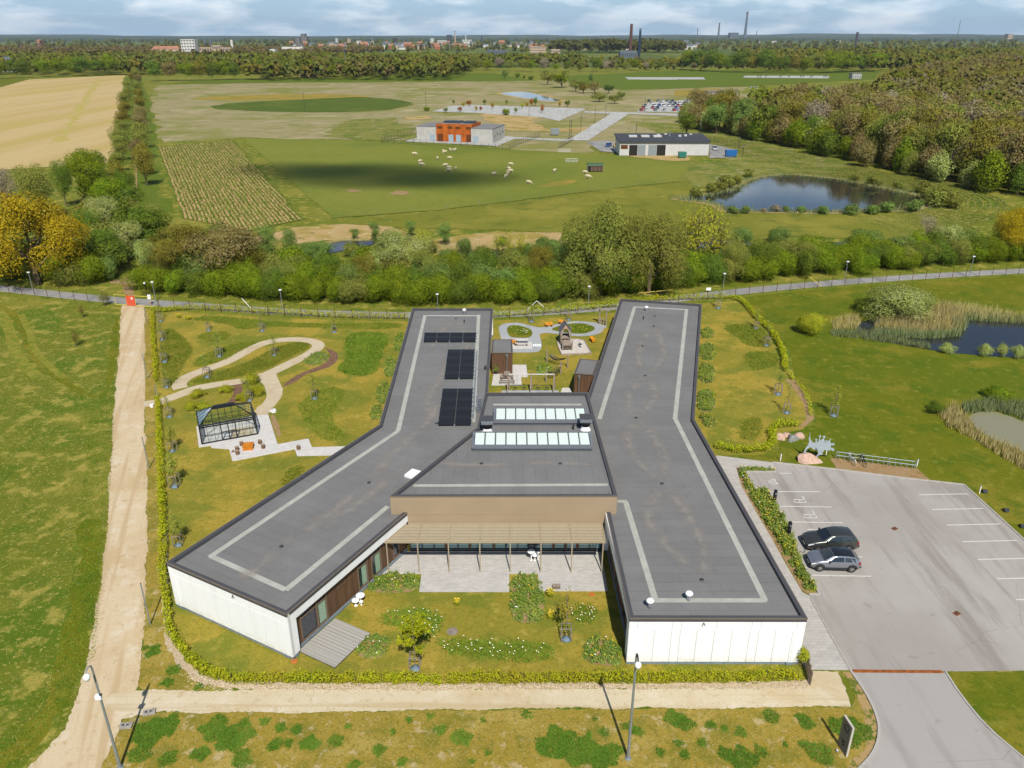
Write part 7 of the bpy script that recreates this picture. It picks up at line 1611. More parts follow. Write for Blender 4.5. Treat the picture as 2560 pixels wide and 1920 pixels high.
def road_lamp(p,h,label):
 o=thing('street_lamp',(*p,0),label,'street lamp','street lamps along the road')
 MB().tube([(0,0,0),(0,0,h-.1)],[.06,.045],8).build('pole',m_pole,o);MB().box((0,0,h),(.42,.24,.14)).build('lamp_head',m_whitep,o);MB().lathe([(.11,0),(.08,.25)],(0,0,0),8).build('base',m_pole,o)
for V_,Vq,x,yb,yt,l in [(VM_,VMp,218,860,722,'first street lamp from the left, under the golden oak'),(VM_,VMp,1003,915,785,'street lamp right beside the red gate'),(VM_,VMp,1817,965,835,'street lamp behind the left garden hedge'),(VN,VNp,603,955,862,'street lamp behind the end of the left wing'),(VN,VNp,1572,942,812,'street lamp behind the playground'),(VO,VOp,277,822,730,'street lamp behind the right wing corner'),(VO,VOp,1055,792,653,'street lamp beside the big willow bush'),(VO,VOp,1858,752,620,'last street lamp before the right edge')]:
 p=V_(x,yb);road_lamp(p,HT(*Vq(x,yt),p[1]),l)
for i,(V_,Vq,x,yb,yt) in enumerate([(VT,VTp,1270,370,240),(VT,VTp,1275,852,640),(VT,VTp,1362,1022,905),(VT,VTp,1287,1634,1358),(VK,zp(0,1300,820/2194),1006,702,425)]):
 p=V_(x,yb);h=HT(*Vq(x,yt),p[1]);o=thing('steel_pole',(*p,0),'plain grey steel pole beside the gravel track, %s from the gate'%('first','second','third, in the hedge gap,','fourth','fifth and nearest')[i],'pole','steel poles along the track')
 MB().tube([(0,0,0),(0,0,h)],.05,8).build('shaft',m_pole,o);MB().lathe([(.055,0),(.03,.04)],(0,0,h),8).build('cap',m_darkm,o)
for x,y,rz,l in ((1000,1292,.3,'grey concrete block cover at the path junction'),(845,1382,.1,'broken grey and pink concrete block beside the lamp post')):
 o=thing('concrete_block',(*VK(x,y),0),l,'concrete block',None,rz);MB().box((0,0,.08),(.75,.42,.16)).build('slab',plain('old_concrete',C('b4aca2'),.9,var=.2,scale=5) if 'old_concrete' not in MATS else MATS['old_concrete'],o)
 for dx in (-.18,.1):MB().box((dx,0,.163),(.14,.12,.02)).build('socket_hole',m_darkm,o)
q=VT(1315,1097);o=thing('white_box',(*q,0),'low white box at the garden entrance beside the hedge','box');MB().box((0,0,.15),(.35,.3,.3)).build('body',m_whitep,o);MB().box((0,0,.32),(.38,.33,.03)).build('lid',m_whitep,o)
# ---- fence along the road, gate frames
m_fp=plain('rusty_fence_post',C('7d4a3a'),.85,.2,.3,.2,4);m_wire=plain('fence_wire',C('6f6f68'),.6,.5,.4,var=0)
Lf,Rf=ribbon(ROADC,4.3);FP=Rf
def fence(path,label,step=2.7,h=1.75,name='wire_fence',posts=m_fp):
 pts=along(path,step);c=pts[0];o=thing(name,(c[0],c[1],0),label,'fence')
 me=MB().beam((0,0,0),(0,0,h),.06,.06,(0,1,0)).mesh('post',posts)
 for x,y,a in pts:link('post',me,o,(x-c[0],y-c[1],0),a)
 for z in (.15,.6,1.1,1.6):MB().tube([(x-c[0],y-c[1],z*h/1.75) for x,y,a in pts],.004,3,False).build('wire',m_wire,o)
 return o
gxl,gxr=VT(985,215)[0],VT(1335,235)[0]
fence([p for p in FP if p[0]<gxl and p[0]>-.72*p[1]-10],'rust-posted wire fence along the road left of the gate');fence([p for p in FP if gxr<p[0]<16],'rust-posted wire fence along the road behind the kindergarten');fence([p for p in FP if 24<p[0]<.72*p[1]+10],'rust-posted wire fence along the road right of the kindergarten')
m_yelp=plain('yellow_painted_tube',(.72,.55,.10),.5,var=.08);m_redg=plain('red_gate_paint',(.62,.09,.04),.5,var=.08)
def gate_frame(pa,pb,h,label,parts=((0,1),),red=None,name='barrier_gate'):
 o=thing(name,(*pa,0),label,'gate');d=Vector((pb[0]-pa[0],pb[1]-pa[1],0))
 for a,b in parts:
  A,B=d*a,d*b
  MB().tube([A+Vector((0,0,.1)),A+Vector((0,0,h)),B+Vector((0,0,h)),B+Vector((0,0,.1)),A+Vector((0,0,.1))],.045,7).build('tube_frame',m_yelp,o)
  net=MB()
  for k in range(1,10):t=k/10;net.tube([A.lerp(B,t)+Vector((0,0,.1)),A.lerp(B,t)+Vector((0,0,h))],.006,3,False)
  net.build('wire_infill',m_wire,o)
 if red:
  A,B=d*red[0],d*red[1];dn=d.normalized();MB().beam(A+Vector((0,0,h*.52)),B+Vector((0,0,h*.52)),.06,h*.92).build('red_panel',m_redg,o);MB().box(tuple(A.lerp(B,.7)+Vector((0,-.06,h*.75))),(.25,.03,.3)).build('notice',m_whitep,o)
 return o
g0,g1=VT(1000,215),VT(1338,238)
gate_frame(g0,g1,1.75,'yellow tube barrier with a red gate panel at the end of the gravel track',((0,.29),(.53,1.0)),(.30,.52))
gate_frame(VN(1890,912),VN(2108,890),1.5,'yellow tube barrier behind the corner of the right wing',((0,.48),(.52,1)))
for p,a,V_,l in (((2145,240),(2060,190),VT,'white slanted strut at the fence behind the left garden'),):
 o=thing('fence_strut',(*VT(2100,235),0),l,'strut');MB().beam((0,0,1.5),(1.6,-.9,.05),.06,.06).build('bar',m_whitep,o)
o=thing('fence_strut',(*VN(1240,965),0),'pair of slanted pale struts at the fence behind the playground','strut')
for s in (-1,1):MB().beam((0,0,1.55),(s*1.6,-.1,.05),.06,.06).build('bar',m_whitep,o)
o=thing('fence_strut',(*VO(825,805),0),'yellow slanted strut at the fence right of the kindergarten','strut');MB().beam((0,0,1.5),(2.0,-.8,.05),.06,.06).build('bar',m_yelp,o)
q=VT(1303,215);o=thing('notice_box',(*q,0),'white notice box on an orange post beside the gate','box');MB().tube([(0,0,0),(0,0,1.0)],.05,7).build('post',m_orange,o);MB().box((0,0,1.35),(.5,.3,.7)).build('box',m_whitep,o)
q=VM_(945,880);o=thing('path_lamp',(*q,0),'short black path lamp with white top beside the gate','lamp');MB().tube([(0,0,0),(0,0,2.2)],.04,7).build('pole',m_black,o);MB().lathe([(.06,0),(.16,.12),(.14,.3),(0,.34)],(0,0,2.2),10).build('lantern',m_whitep,o)
q=VO(182,850);o=thing('white_sign',(*q,0),'small white board at the fence behind the right wing','sign');MB().box((0,0,.55),(.8,.04,.5)).build('board',m_whitep,o)
for s in (-.3,.3):MB().tube([(s,.03,0),(s,.03,.7)],.025,6).build('leg',m_alu,o)
# low wicker screen at the hedge end by the walkway
wa,wb_=VX(375,520),VX(420,715);ws_=thing('wicker_screen',(*wa,0),'short woven twig screen at the right end of the front hedge','screen');d=Vector((wb_[0]-wa[0],wb_[1]-wa[1],0))
for i in range(12):p=d*(i/11);MB().beam(p,p+Vector((0,0,1.0+.1*(i%3))),.06,.05,(0,1,0)).build('stake',m_ptd,ws_)
for z in (.3,.75):MB().beam(Vector((0,0,z)),d+Vector((0,0,z)),.05,.06).build('rail',m_ptd,ws_)
q=VX(340,560);tree(q[0],q[1],1.9,1.2,'lime','round','low','small yellow-green bush beside the twig screen at the wall end')
# ---- fields and buildings beyond the road
m_soilrow=ground_mat('orange_soil_row',C('cbaa78'),[(C('b4925e'),.8,.45,.7,.8,4),(C('8a8446'),.5,.58,.7,.7,4)],bump=.3)
# nursery rows
ra0,rb0=Vector(VS(1030,950)),Vector(VM_(1195,372));rd=(rb0-ra0).normalized();rn=Vector((rd.y,-rd.x))
if rn.x<0:rn=-rn
nur=[VS(1015,948),VS(1490,902),VM_(1940,385),VM_(1600,455),VM_(1185,378)]
W=(Vector(VS(1490,902))-ra0).dot(rn);rows=30;lv=[]
for i in range(rows):
 o_=rn*(W*i/(rows-1));ts=[t for t in np.linspace(-20,260,560) if inside(tuple(ra0+o_+rd*t),nur)]
 if len(ts)<4:continue
 a,b=ra0+o_+rd*ts[0],ra0+o_+rd*ts[-1]
 mid=[tuple(a.lerp(b,t)) for t in np.linspace(0,1,24)];rg=random.Random(i);mid=[(x+rg.gauss(0,.12),y) for x,y in mid]
 mb=MB();strip_mesh(mb,mid,W/rows*.6,.14);struct('soil_row',mb,m_soilrow)
 for t in np.linspace(0,1,int((b-a).length/.7)):
  q=a.lerp(b,t)+rn*(W/rows*.5)
  if rg.random()<.8:lv.append((q.x+rg.gauss(0,.15),q.y+rg.gauss(0,.2)))
m_crop=leaf_mat('nursery_leaves',C('66793c'),C('9aa25e'),None,.25,.02,'grass')
blades('nursery_plants',lv,.5,.22,m_crop,4,.5,'rows of small nursery plants between orange soil strips','plants',cluster=3)
# curved planting rows beside the big wood
curve=[VR(250,880),VR(500,930),VR(800,985),VR(1150,1065),VR(1500,1150),VO(1700,130),VO(1950,200),VO(2120,270),VO(2130,340),VO(2000,400),VO(1750,440),VO(1450,425)]
cs=smooth_poly(curve,2,False);lv=[]
for k in range(15):
 Lp,Rp=ribbon(cs,2*(1.2+k*1.75));src=Rp;rg=random.Random(k);mb=MB();strip_mesh(mb,[(x+rg.gauss(0,.08)+.6,y+rg.gauss(0,.08)+.6) for x,y in src],.5,.115+k*.001);struct('straw_row',mb,g_scrub)
 for (x,y,a) in along(src,.8):
  if rg.random()<.75:lv.append((x+rg.gauss(0,.25),y+rg.gauss(0,.25)))
blades('planting_rows',lv,.32,.14,m_crop,5,1.0,'curved rows of young plants between the wood and the large pond','plants',cluster=5)
lv=[]
for k in range(9):
 a,b=VO(1120+k*70,360),VO(1500+k*50,520-k*8)
 mb=MB();strip_mesh(mb,[(a[0]+1,a[1]),(b[0]+1,b[1])],.5,.112);struct('straw_row',mb,g_scrub)
 for (x,y,h_) in along([a,b],.8):lv.append((x+random.gauss(0,.2),y+random.gauss(0,.2)))
random.seed(4)
blades('planting_rows',lv,.32,.14,m_crop,6,1.0,'straight rows of young plants below the large pond','plants',cluster=5)
# sheep
m_wool=plain('cream_wool',C('e6d6ae'),.95,var=.15,scale=6,bump=.5,bscale=14);m_face=plain('sheep_face',C('d8c9a8'),.9,var=.1)
def sheep_proto():
 import bmesh
 o=thing('sheep',(0,0,0),'sheep','sheep','sheep grazing on the pasture');bm=bmesh.new()
 me=bpy.data.meshes.new('sheep_body');V=[];F=[]
 def ringx(x,cz,ry,rz,n=10):base=len(V);V.extend([(x,ry*math.cos(2*math.pi*k/n),cz+rz*math.sin(2*math.pi*k/n)) for k in range(n)]);return base
 st=[(-.62,.62,.05,.06),(-.58,.62,.2,.22),(-.4,.62,.29,.29),(0,.60,.32,.31),(.35,.60,.28,.30),(.52,.62,.2,.24),(.64,.58,.14,.17),(.80,.44,.09,.11),(.95,.30,.07,.09),(1.04,.22,.04,.05)]
 rs=[ringx(*s) for s in st];n=10
 for a,b in zip(rs[:-1],rs[1:]):
  for k in range(n):F.append((a+k,a+(k+1)%n,b+(k+1)%n,b+k))
 F.append(tuple(range(rs[0],rs[0]+n))[::-1]);F.append(tuple(range(rs[-1],rs[-1]+n)))
 for x,y in ((-.42,-.15),(-.42,.15),(.38,-.14),(.38,.14)):
  b0=len(V);prof=[(.09,.5,0),(.06,.28,-.03 if x<0 else.01),(.045,.14,0),(.05,0,.02)]
  for r,z,dx in prof:V.extend([(x+dx+r*math.cos(2*math.pi*k/6),y+r*math.sin(2*math.pi*k/6),z) for k in range(6)])
  for i in range(3):
   for k in range(6):F.append((b0+i*6+k,b0+i*6+(k+1)%6,b0+i*6+6+(k+1)%6,b0+i*6+6+k))
 me.from_pydata(V,[],F);me.materials.append(m_wool);me.shade_smooth();link('body',me,o)
 for s in (-1,1):MB().add([(.80,s*.07,.5),(.84,s*.2,.47),(.86,s*.08,.44)],[(0,1,2)]).build('ear',m_face,o)
 MB().tube([(-.62,0,.68),(-.7,0,.5),(-.68,0,.38)],[.06,.05,.02],6).build('tail',m_wool,o)
 return o
sh0=sheep_proto()
SH=[(453,1002,'alone, farthest left'),(490,1052,'at the edge of the cloud shadow, upper'),(498,1072,'at the edge of the cloud shadow, lower'),(602,1030,'alone below the far left group'),(638,980,'left of the far group'),(650,990,'just below the far group'),(683,976,'in the far line, left end'),(700,976,'in the far line, middle'),(717,976,'in the far line, right end'),(680,1028,'alone below the far line'),(653,1075,'top of the small middle group'),(676,1092,'middle of the small middle group'),(678,1108,'bottom of the small middle group'),(718,1096,'right of the small middle group'),(965,1133,'alone left of the central group'),(1072,1067,'above the central group'),(1060,1098,'top of the central group'),(1070,1114,'right of the central group'),(1055,1130,'middle of the central group'),(1042,1148,'bottom of the central group'),(1187,1188,'alone, nearest the tree belt'),(1355,1112,'alone between the central group and the green hut'),(1550,1120,'beside the green-roofed hut'),(1568,1152,'below the green-roofed hut')]
for i,(x,y,l) in enumerate(SH):
 p=VQ(x,y);r_=random.Random(i);rz=r_.uniform(0,6.28);lab='cream sheep on the pasture, '+l
 if i==0:sh0.location=(*p,.12);sh0['label']=lab;o=sh0
 else:o=copy_tree(sh0,(*p,.12),rz,lab)
 k=r_.uniform(1.15,1.45);o.scale=(k,k,k)
# field hut with green barrel roof
def pxw(V_,x0,x1,y):a,b=V_(x0,y),V_(x1,y);return b[0]-a[0]
q=VQ(1567,1108);hw=pxw(VQ,1567,1664,1108);hut=thing('field_hut',(*q,.12),'dark timber field hut with green barrel roof on the pasture','hut')
hh=1.9;HD=2.4
MB().prism([(0,0),(hw,0),(hw,HD),(0,HD)],.25,hh).build('wall',plain('dark_hut_boards',C('6d5648'),.9,var=.2,scale=3),hut)
for i in range(5):MB().beam((hw*i/4,-.03,.25),(hw*i/4,-.03,hh),.1,.06,(0,1,0)).build('frame_post',plain('pale_hut_frame',C('a08f80'),.9) if 'pale_hut_frame' not in MATS else MATS['pale_hut_frame'],hut)
MB().prism([(hw*.02,-.04),(hw*.2,-.04),(hw*.2,0),(hw*.02,0)],.3,hh-.2).build('doorway',m_black,hut)
rf=MB();arc=[(-.15+(HD+.3)*(1-math.cos(t))/2,hh+.75*math.sin(t)) for t in np.linspace(0,math.pi,9)]
for (y0,z0),(y1,z1) in zip(arc[:-1],arc[1:]):rf.quad((-.15,y0,z0),(hw+.15,y0,z0),(hw+.15,y1,z1),(-.15,y1,z1))
rf.build('barrel_roof',plain('green_roof_sheet',C('4f7050'),.6,.1,var=.08),hut);MB().prism([(0,.1),(hw,.1),(hw,HD-.1),(0,HD-.1)],hh,hh+.45).build('gable',MATS['dark_hut_boards'],hut)
m_dkf2=plain('dull_galvanised',C('a9b09c'),.6,.3,var=.05)
for V_,x0,x1,y,l in ((VQ,1423,1505,1050,'galvanised hay rack in the middle of the pasture'),(VQ,1377,1458,985,'galvanised hay rack at the far pasture fence')):
 q=V_(x0,y);w=pxw(V_,x0,x1,y);o=thing('hay_rack',(*q,.12),l,'hay rack','hay racks')
 for z in (.2,.7,1.2):MB().tube([(0,0,z),(w,0,z)],.02,6).build('rail',m_dkf2,o);MB().tube([(0,1.6,z),(w,1.6,z)],.02,6).build('rail',m_alu,o)
 for i in range(9):MB().tube([(w*i/8,0,0),(w*i/8,0,1.25)],.025,5).build('bar',m_dkf2,o)
# pasture fences
m_fpost=plain('grey_fence_post',C('9a9282'),.9,var=.1)
fence([VN(-20,372),VN(230,352),VN(575,322),VN(1100,268),VN(1400,232),VN(1700,190),VN(2010,150),VN(2190,125)],'low wire fence along the near edge of the pasture',9,1.4,'wire_fence',m_fpost)
fence([VQ(660,1085),VQ(900,1072),VQ(1220,1055),VQ(1500,1045),VQ(1900,1025)],'wire fence across the middle of the pasture',11,1.3,'wire_fence',m_fpost)
m_dkf=plain('dark_mesh_fence',C('55574e'),.7,.3,var=.05)
def mesh_fence(a,b,label,h=2.0,step=3.0):
 L_=math.hypot(b[0]-a[0],b[1]-a[1]);n=max(2,round(L_/step));o=thing('mesh_fence',(*a,.15),label,'fence');d=Vector((b[0]-a[0],b[1]-a[1],0))
 me=MB().beam((0,0,0),(0,0,h),.1,.1,(0,1,0)).mesh('post',m_dkf)
 for i in range(n+1):p=d*(i/n);link('post',me,o,tuple(p))
 for z in (.1,.5,1.0,1.5,1.95):MB().beam(Vector((0,0,z)),d+Vector((0,0,z)),.04,.05).build('rail',m_dkf,o)
mesh_fence(VQ(240,918),VQ(465,862),'dark mesh fence left of the rust-coloured building');mesh_fence(VQ(1065,958),VQ(1258,880),'dark mesh fence right of the rust-coloured building');mesh_fence(VQ(1380,958),VQ(1472,905),'dark mesh fence at the end of the far road');mesh_fence(VQ(240,920),VQ(1065,962),'dark mesh fence in front of the rust-coloured building');mesh_fence(VR(170,905),VR(410,960),'dark mesh fence behind the depot yard')
# rust-coloured building with two pale concrete wings
m_corten=plain('corten_cladding',C('c9682a'),.75,.1,.3,.16,.5);m_pcon=plain('pale_concrete_wall',C('cfcbc2'),.85,var=.06,scale=.6);m_gdoor=plain('grey_blue_door',C('aebfca'),.6,var=.05);m_groof=plain('grey_flat_roof',C('8d8d8a'),.9,var=.08,scale=.4);m_brd=plain('brown_louvre',C('6e3c1e'),.8,var=.1)
fl_,fr_=VQ(470,905),VQ(955,922);fx=lambda x:VQ(x,905+(x-470)*.035)
pb=thing('pump_station',(0,0,.18),'rust-coloured block between two pale concrete wings behind the pasture','building')
Y0=fl_[1];dep=17.0
def blk(xa,xb,z0,z1,y0,y1,mat,nm,par=pb):return MB().prism([(xa,y0),(xb,y0),(xb,y1),(xa,y1)],z0,z1).build(nm,mat,par)
X={k:fx(k)[0] for k in (470,603,838,955,606,612,648,684,716,734,766,802,834,558,588,853,885,612,645,680,712,732,764,800,832)}
zL=HT(*VQp(470,815),Y0);zC=HT(*VQp(603,793),Y0)
blk(X[470],X[603],0,zL,Y0,Y0+dep,m_pcon,'left_wing');blk(X[838],X[955]+1.5,0,zL*.98,Y0-1.5,Y0+dep,m_pcon,'right_wing');blk(X[603],X[838],0,zC,Y0-.6,Y0+dep*.7,m_corten,'central_block')
blk(X[470]-.1,X[603],zL,zL+.15,Y0-.1,Y0+dep,m_groof,'wing_roof');blk(X[838]+.05,X[955]+1.6,zL*.98,zL*.98+.15,Y0-1.6,Y0+dep,m_groof,'wing_roof');blk(X[603]+.4,X[838]-.4,zC,zC+.12,Y0,Y0+dep*.66,m_groof,'central_roof')
for a,b in ((636,745),(766,872)):xa,xb=fx(a)[0],fx(b)[0]-(fx(872)[0]-fx(832)[0] if b==872 else 0);blk(xa,xb,zC+.12,zC+.75,Y0+2.5,Y0+7.5,m_darkm,'roof_vent')
for a,b in ((612,648),(802,834)):blk(X[a],X[b],0,zC*.42,Y0-.72,Y0-.58,m_brd,'louvre_door')
for a,b in ((684,716),(734,766)):blk(X[a],X[b],0,zC*.4,Y0-.72,Y0-.58,m_gdoor,'door')
for a,b in ((612,645),(680,712),(732,764),(800,832)):blk(X[a],X[b],zC*.74,zC*.86,Y0-.72,Y0-.58,m_brd,'louvre_window')
blk(X[558],X[588],0,zL*.46,Y0-.12,Y0+.05,m_gdoor,'door');blk(X[853],X[885],0,zL*.46,Y0-1.62,Y0-1.45,m_gdoor,'door')
for i in range(4):blk(X[955]+1.48,X[955]+1.58,zL*(.35+.1*(i%2)),zL*(.5+.1*(i%2)),Y0+1.5+i*4,Y0+2.3+i*4,m_darkm,'vent_window')
pvt=Vector((X[470],Y0,0));pb.rotation_euler=(0,0,R(-15));rp_=Matrix.Rotation(R(-15),3,'Z')@pvt;pb.location=(pvt.x-rp_.x,pvt.y-rp_.y,.18)
# depot building
m_dw=plain('white_depot_cladding',C('e2e0da'),.7,var=.04,scale=.5);m_droof=plain('dark_depot_roof',C('4c4f55'),.85,var=.08,scale=.3);m_open=plain('dark_opening',(.02,.018,.015),.9,var=0);m_gcl=plain('grey_depot_panel',C('9aa3a6'),.7,var=.05)
da,db=VQ(1760,992),VR(200,1015);DW=db[0]-da[0];Yd=(da[1]+db[1])/2;zD=HT(*VQp(1762,918),Yd);zDb=6.2
dep_=thing('depot_building',(da[0],Yd,.18),'long white depot with dark roof and open bays beside the large pond','building')
MB().prism([(0,0),(DW,0),(DW,14),(0,14)],0,zD).build('wall',m_dw,dep_)
rfm=MB();rfm.add([(-.5,-.6,zD),(DW+.5,-.6,zD),(DW+.5,14.5,zD+1.1),(-.5,14.5,zD+1.1),(-.5,-.6,zD+.35),(DW+.5,-.6,zD+.35),(DW+.5,14.5,zD+1.5),(-.5,14.5,zD+1.5)],[(3,2,1,0),(4,5,6,7),(0,1,5,4),(1,2,6,5),(2,3,7,6),(3,0,4,7)]);rfo=rfm.build('roof',m_droof,dep_)
fx2=lambda x:(x-1760)/(2212+200+0-1760+0)*DW*1.0
kx=DW/(VR(200,1015)[0]-VQ(1760,992)[0])
sx_=lambda V_,x:V_(x,1000)[0]-da[0]
def dbay(x0,x1,z0,z1,mat,nm):MB().prism([(x0,-.08),(x1,-.08),(x1,.05),(x0,.05)],z0,z1).build(nm,mat,dep_)
dbay(sx_(VQ,1828),sx_(VQ,1880),0,zD*.8,m_open,'open_bay');dbay(sx_(VQ,1882),sx_(VQ,1932),0,zD*.8,m_gcl,'sliding_door');dbay(sx_(VQ,1950),sx_(VQ,2002),0,zD*.8,m_gcl,'sliding_door');dbay(sx_(VQ,2004),sx_(VQ,2060),0,zD*.8,m_open,'open_bay');dbay(sx_(VQ,1774),sx_(VQ,1818),zD*.5,zD*.8,m_brd,'louvre_window')
for x in (2090,2130,2170):pass
for i,x in enumerate((1840,1920,2000)):xx=sx_(VQ,x);MB().prism([(xx,7),(xx+3,7),(xx+3,9.5),(xx,9.5)],zD+.95,zD+1.5).build('roof_light',m_dw,rfo)
for V_,x in ((VQ,2035),(VQ,2085),(VQ,2165),(VR,45),(VR,90)):xx=sx_(V_,x);MB().prism([(xx,6+(x%7)),(xx+1,6+(x%7)),(xx+1,7+(x%7)),(xx,7+(x%7))],zD+.8,zD+1.6).build('roof_vent',m_dw,rfo)
MB().lathe([(.35,0),(.35,1.3),(.55,1.4),(0,1.6)],(sx_(VQ,2108),9,zD+1.0),10).build('chimney',m_alu,rfo)
m_blue=plain('blue_container',C('2f78bd'),.5,var=.05);m_teal=plain('green_skip',C('3f8f7c'),.6,var=.08);m_white_v=paint('white_car_paint',(.75,.75,.75),.0,.3)
def skip(p,w,d,h,mat,label,cat='container'):
 o=thing('waste_container',(*p,.19),label,cat);MB().add([(0,0,.2),(w,0,.2),(w,d,.2),(0,d,.2),(-.15,-.1,h),(w+.15,-.1,h),(w+.15,d+.1,h),(-.15,d+.1,h)],[(3,2,1,0),(0,1,5,4),(1,2,6,5),(2,3,7,6),(3,0,4,7),(4,5,6,7)]).build('bin',mat,o)
 for i in range(4):MB().beam((w*(i+.5)/4,-.12,.25),(w*(i+.5)/4,-.14,h-.1),.1,.08,(0,1,0)).build('rib',mat,o)
 for x in (.25,w-.25):MB().lathe([(.14,0),(.14,.2)],(x,.3,0),8).build('wheel',m_black,o)
skip(VR(298,1012),3.6,2.2,2.2,m_blue,'bright blue waste container at the right end of the depot yard');skip(VR(112,1000),3.4,2,1.6,m_blue,'blue container against the white depot wall');skip(VQ(2155,1020),2.4,2,2.0,m_teal,'green skip in front of the white depot');skip(VQ(1880,1000),2.2,2,1.7,m_gcl,'grey trailer skip in front of the open bay');skip(VQ(1332,872),3.4,2.4,2.6,m_gcl,'grey equipment cabinet beside the far road','cabinet')
# far cars: one simple shape with body, glass and wheels, copied
def far_car(col,i):
 o=thing('distant_car',(0,0,0),'far car','car','cars in the far car parks');m=MATS.get('far_paint_%d'%i) or paint('far_paint_%d'%i,col,.1,.3)
 MB().add([(-2.1,-.85,.3),(2.1,-.85,.3),(2.1,.85,.3),(-2.1,.85,.3),(-2.1,-.85,.8),(2.1,-.85,.85),(2.1,.85,.85),(-2.1,.85,.8)],[(3,2,1,0),(4,5,6,7),(0,1,5,4),(1,2,6,5),(2,3,7,6),(3,0,4,7)]).build('body',m,o)
 MB().add([(-1.1,-.8,.8),(1.9,-.8,.85),(1.9,.8,.85),(-1.1,.8,.8),(-.5,-.65,1.35),(1.4,-.65,1.4),(1.4,.65,1.4),(-.5,.65,1.35)],[(0,1,5,4),(1,2,6,5),(2,3,7,6),(3,0,4,7)]).build('windows',m_cgl,o)
 MB().add([(-.52,-.66,1.36),(1.42,-.66,1.41),(1.42,.66,1.41),(-.52,.66,1.36),(-.5,-.6,1.44),(1.35,-.6,1.47),(1.35,.6,1.47),(-.5,.6,1.44)],[(4,5,6,7),(0,1,5,4),(1,2,6,5),(2,3,7,6),(3,0,4,7)]).build('roof',m,o)
 for x in (-1.3,1.3):
  for y in (-.8,.8):MB().tube([(x,y-.1,.32),(x,y+.1,.32)],.32,10).build('wheel',m_tyre,o)
 return o
cols=[(.7,.7,.7),(.05,.05,.06),(.25,.26,.28),(.45,.05,.04),(.06,.12,.32),(.55,.56,.58)];cnames=['white','black','grey','red','blue','silver'];protos={}
def put_car(p,rz,i,place,grp,z=.18):
 lab='%s car %s'%(cnames[i],place)
 if i not in protos:o=far_car(cols[i],i);protos[i]=o;o.location=(*p,z);o.rotation_euler=(0,0,rz);o['label']=lab;o['group']=grp+': '+cnames[i]
 else:copy_tree(protos[i],(*p,z),rz,lab,None,grp+': '+cnames[i])
rg=random.Random(9)
for r in range(5):
 y=655+r*15
 for k in range(15):
  x=1960+r*-12+k*30
  if rg.random()<.25:continue
  V_,xx=(VQ,x) if x<2212 else (VR,x-2160 if False else x-2160)
  p=VQ(x,y)
  put_car(p,R(90)+rg.uniform(-.05,.05),rg.choice([0,0,1,2,3,4,5,2]),'in the crowded far car park','far car park')
for x in (412,505,520,555,645,655,705,780,795,845,855,930,945):put_car(VR(x,498),R(90),rg.choice([0,0,0,5]),'in the farthest parking strip before the wood','farthest strip',.22)
for x,y in ((455,572),(475,573),(495,573)):put_car(VR(x,y),R(70),rg.choice([0,1]),'beside the pale lane by the wood edge','lane edge',.2)
put_car(VQ(1700,945),R(70),4,'parked beside the depot','depot cars');put_car(VR(222,965),R(80),5,'in the right depot yard','depot cars');put_car(VQ(1822,505),0,0,'at the left end of the far parking strip','strip end',.22)
p=VQ(1750,950);vn=thing('yellow_van',(*p,.18),'yellow van at the left end of the depot','van',None,R(85));m_vy=paint('yellow_van_paint',(.75,.5,.03),0,.35)
MB().add([(-2.3,-.9,.35),(2.3,-.9,.35),(2.3,.9,.35),(-2.3,.9,.35),(-2.3,-.9,1.0),(2.3,-.85,2.0),(2.3,.85,2.0),(-2.3,.9,1.0),(-1.3,-.85,2.0),(-1.3,.85,2.0)],[(3,2,1,0),(0,1,5,8,4),(2,3,7,9,6),(1,2,6,5),(8,5,6,9),(4,8,9,7),(3,0,4,7)]).build('body',m_vy,vn);MB().quad((-2.25,-.8,1.08),(-2.25,.8,1.08),(-1.38,.75,1.93),(-1.38,-.75,1.93)).build('windscreen',m_cgl,vn)
for x in (-1.5,1.5):
 for y in (-.85,.85):MB().tube([(x,y-.1,.35),(x,y+.1,.35)],.35,10).build('wheel',m_tyre,vn)
# low pale sheds and lane at the wood edge
for V_,x0,x1,y,h,l in ((VR,178,370,632,4.0,'long low pale shed beyond the far car park'),(VR,1105,1165,508,5.0,'pale shed at the wood edge far right')):
 q=V_(x0,y);w=V_(x1,y)[0]-q[0];o=thing('far_shed',(*q,.1),l,'shed');MB().prism([(0,0),(w,0),(w,9),(0,9)],0,h).build('wall',m_pcon,o);MB().prism([(-.4,-.4),(w+.4,-.4),(w+.4,9.4),(-.4,9.4)],h,h+.4).build('roof',m_groof,o)
 for i in range(4):MB().prism([(w*(i+.2)/4,-.06),(w*(i+.75)/4,-.06),(w*(i+.75)/4,.05),(w*(i+.2)/4,.05)],.2,h*.7).build('door',m_gcl,o)
# young trees on the far car park, slim lamp masts
for x,yb,yt,w,k in [(745,720,685,45,'red'),(770,690,655,30,'oak'),(805,685,640,45,'red'),(850,716,680,28,'oak'),(878,715,680,30,'red'),(905,675,635,35,'dark'),(955,700,660,32,'oak'),(1045,742,690,70,'hawthorn'),(1045,675,640,25,'hawthorn'),(1105,728,688,28,'hawthorn'),(1145,698,662,35,'lime'),(1175,690,655,30,'oak'),(1205,685,630,35,'red'),(1230,682,622,35,'dark'),(1275,730,668,32,'red'),(1387,690,652,25,'oak'),(1438,690,640,45,'dark'),(705,672,640,20,'dark'),(535,715,680,60,'hawthorn'),(655,725,690,40,'alder')]:
 tpx(VQp,x,yb,yt,w,k,'round' if w<60 else 'shrub','low','%s young tree on the far grey parking ground'%{'red':'copper-red','oak':'golden','dark':'dark green','hawthorn':'bright green','lime':'yellow-green','alder':'greyish green'}[k],'young trees on the far parking ground: '+k)
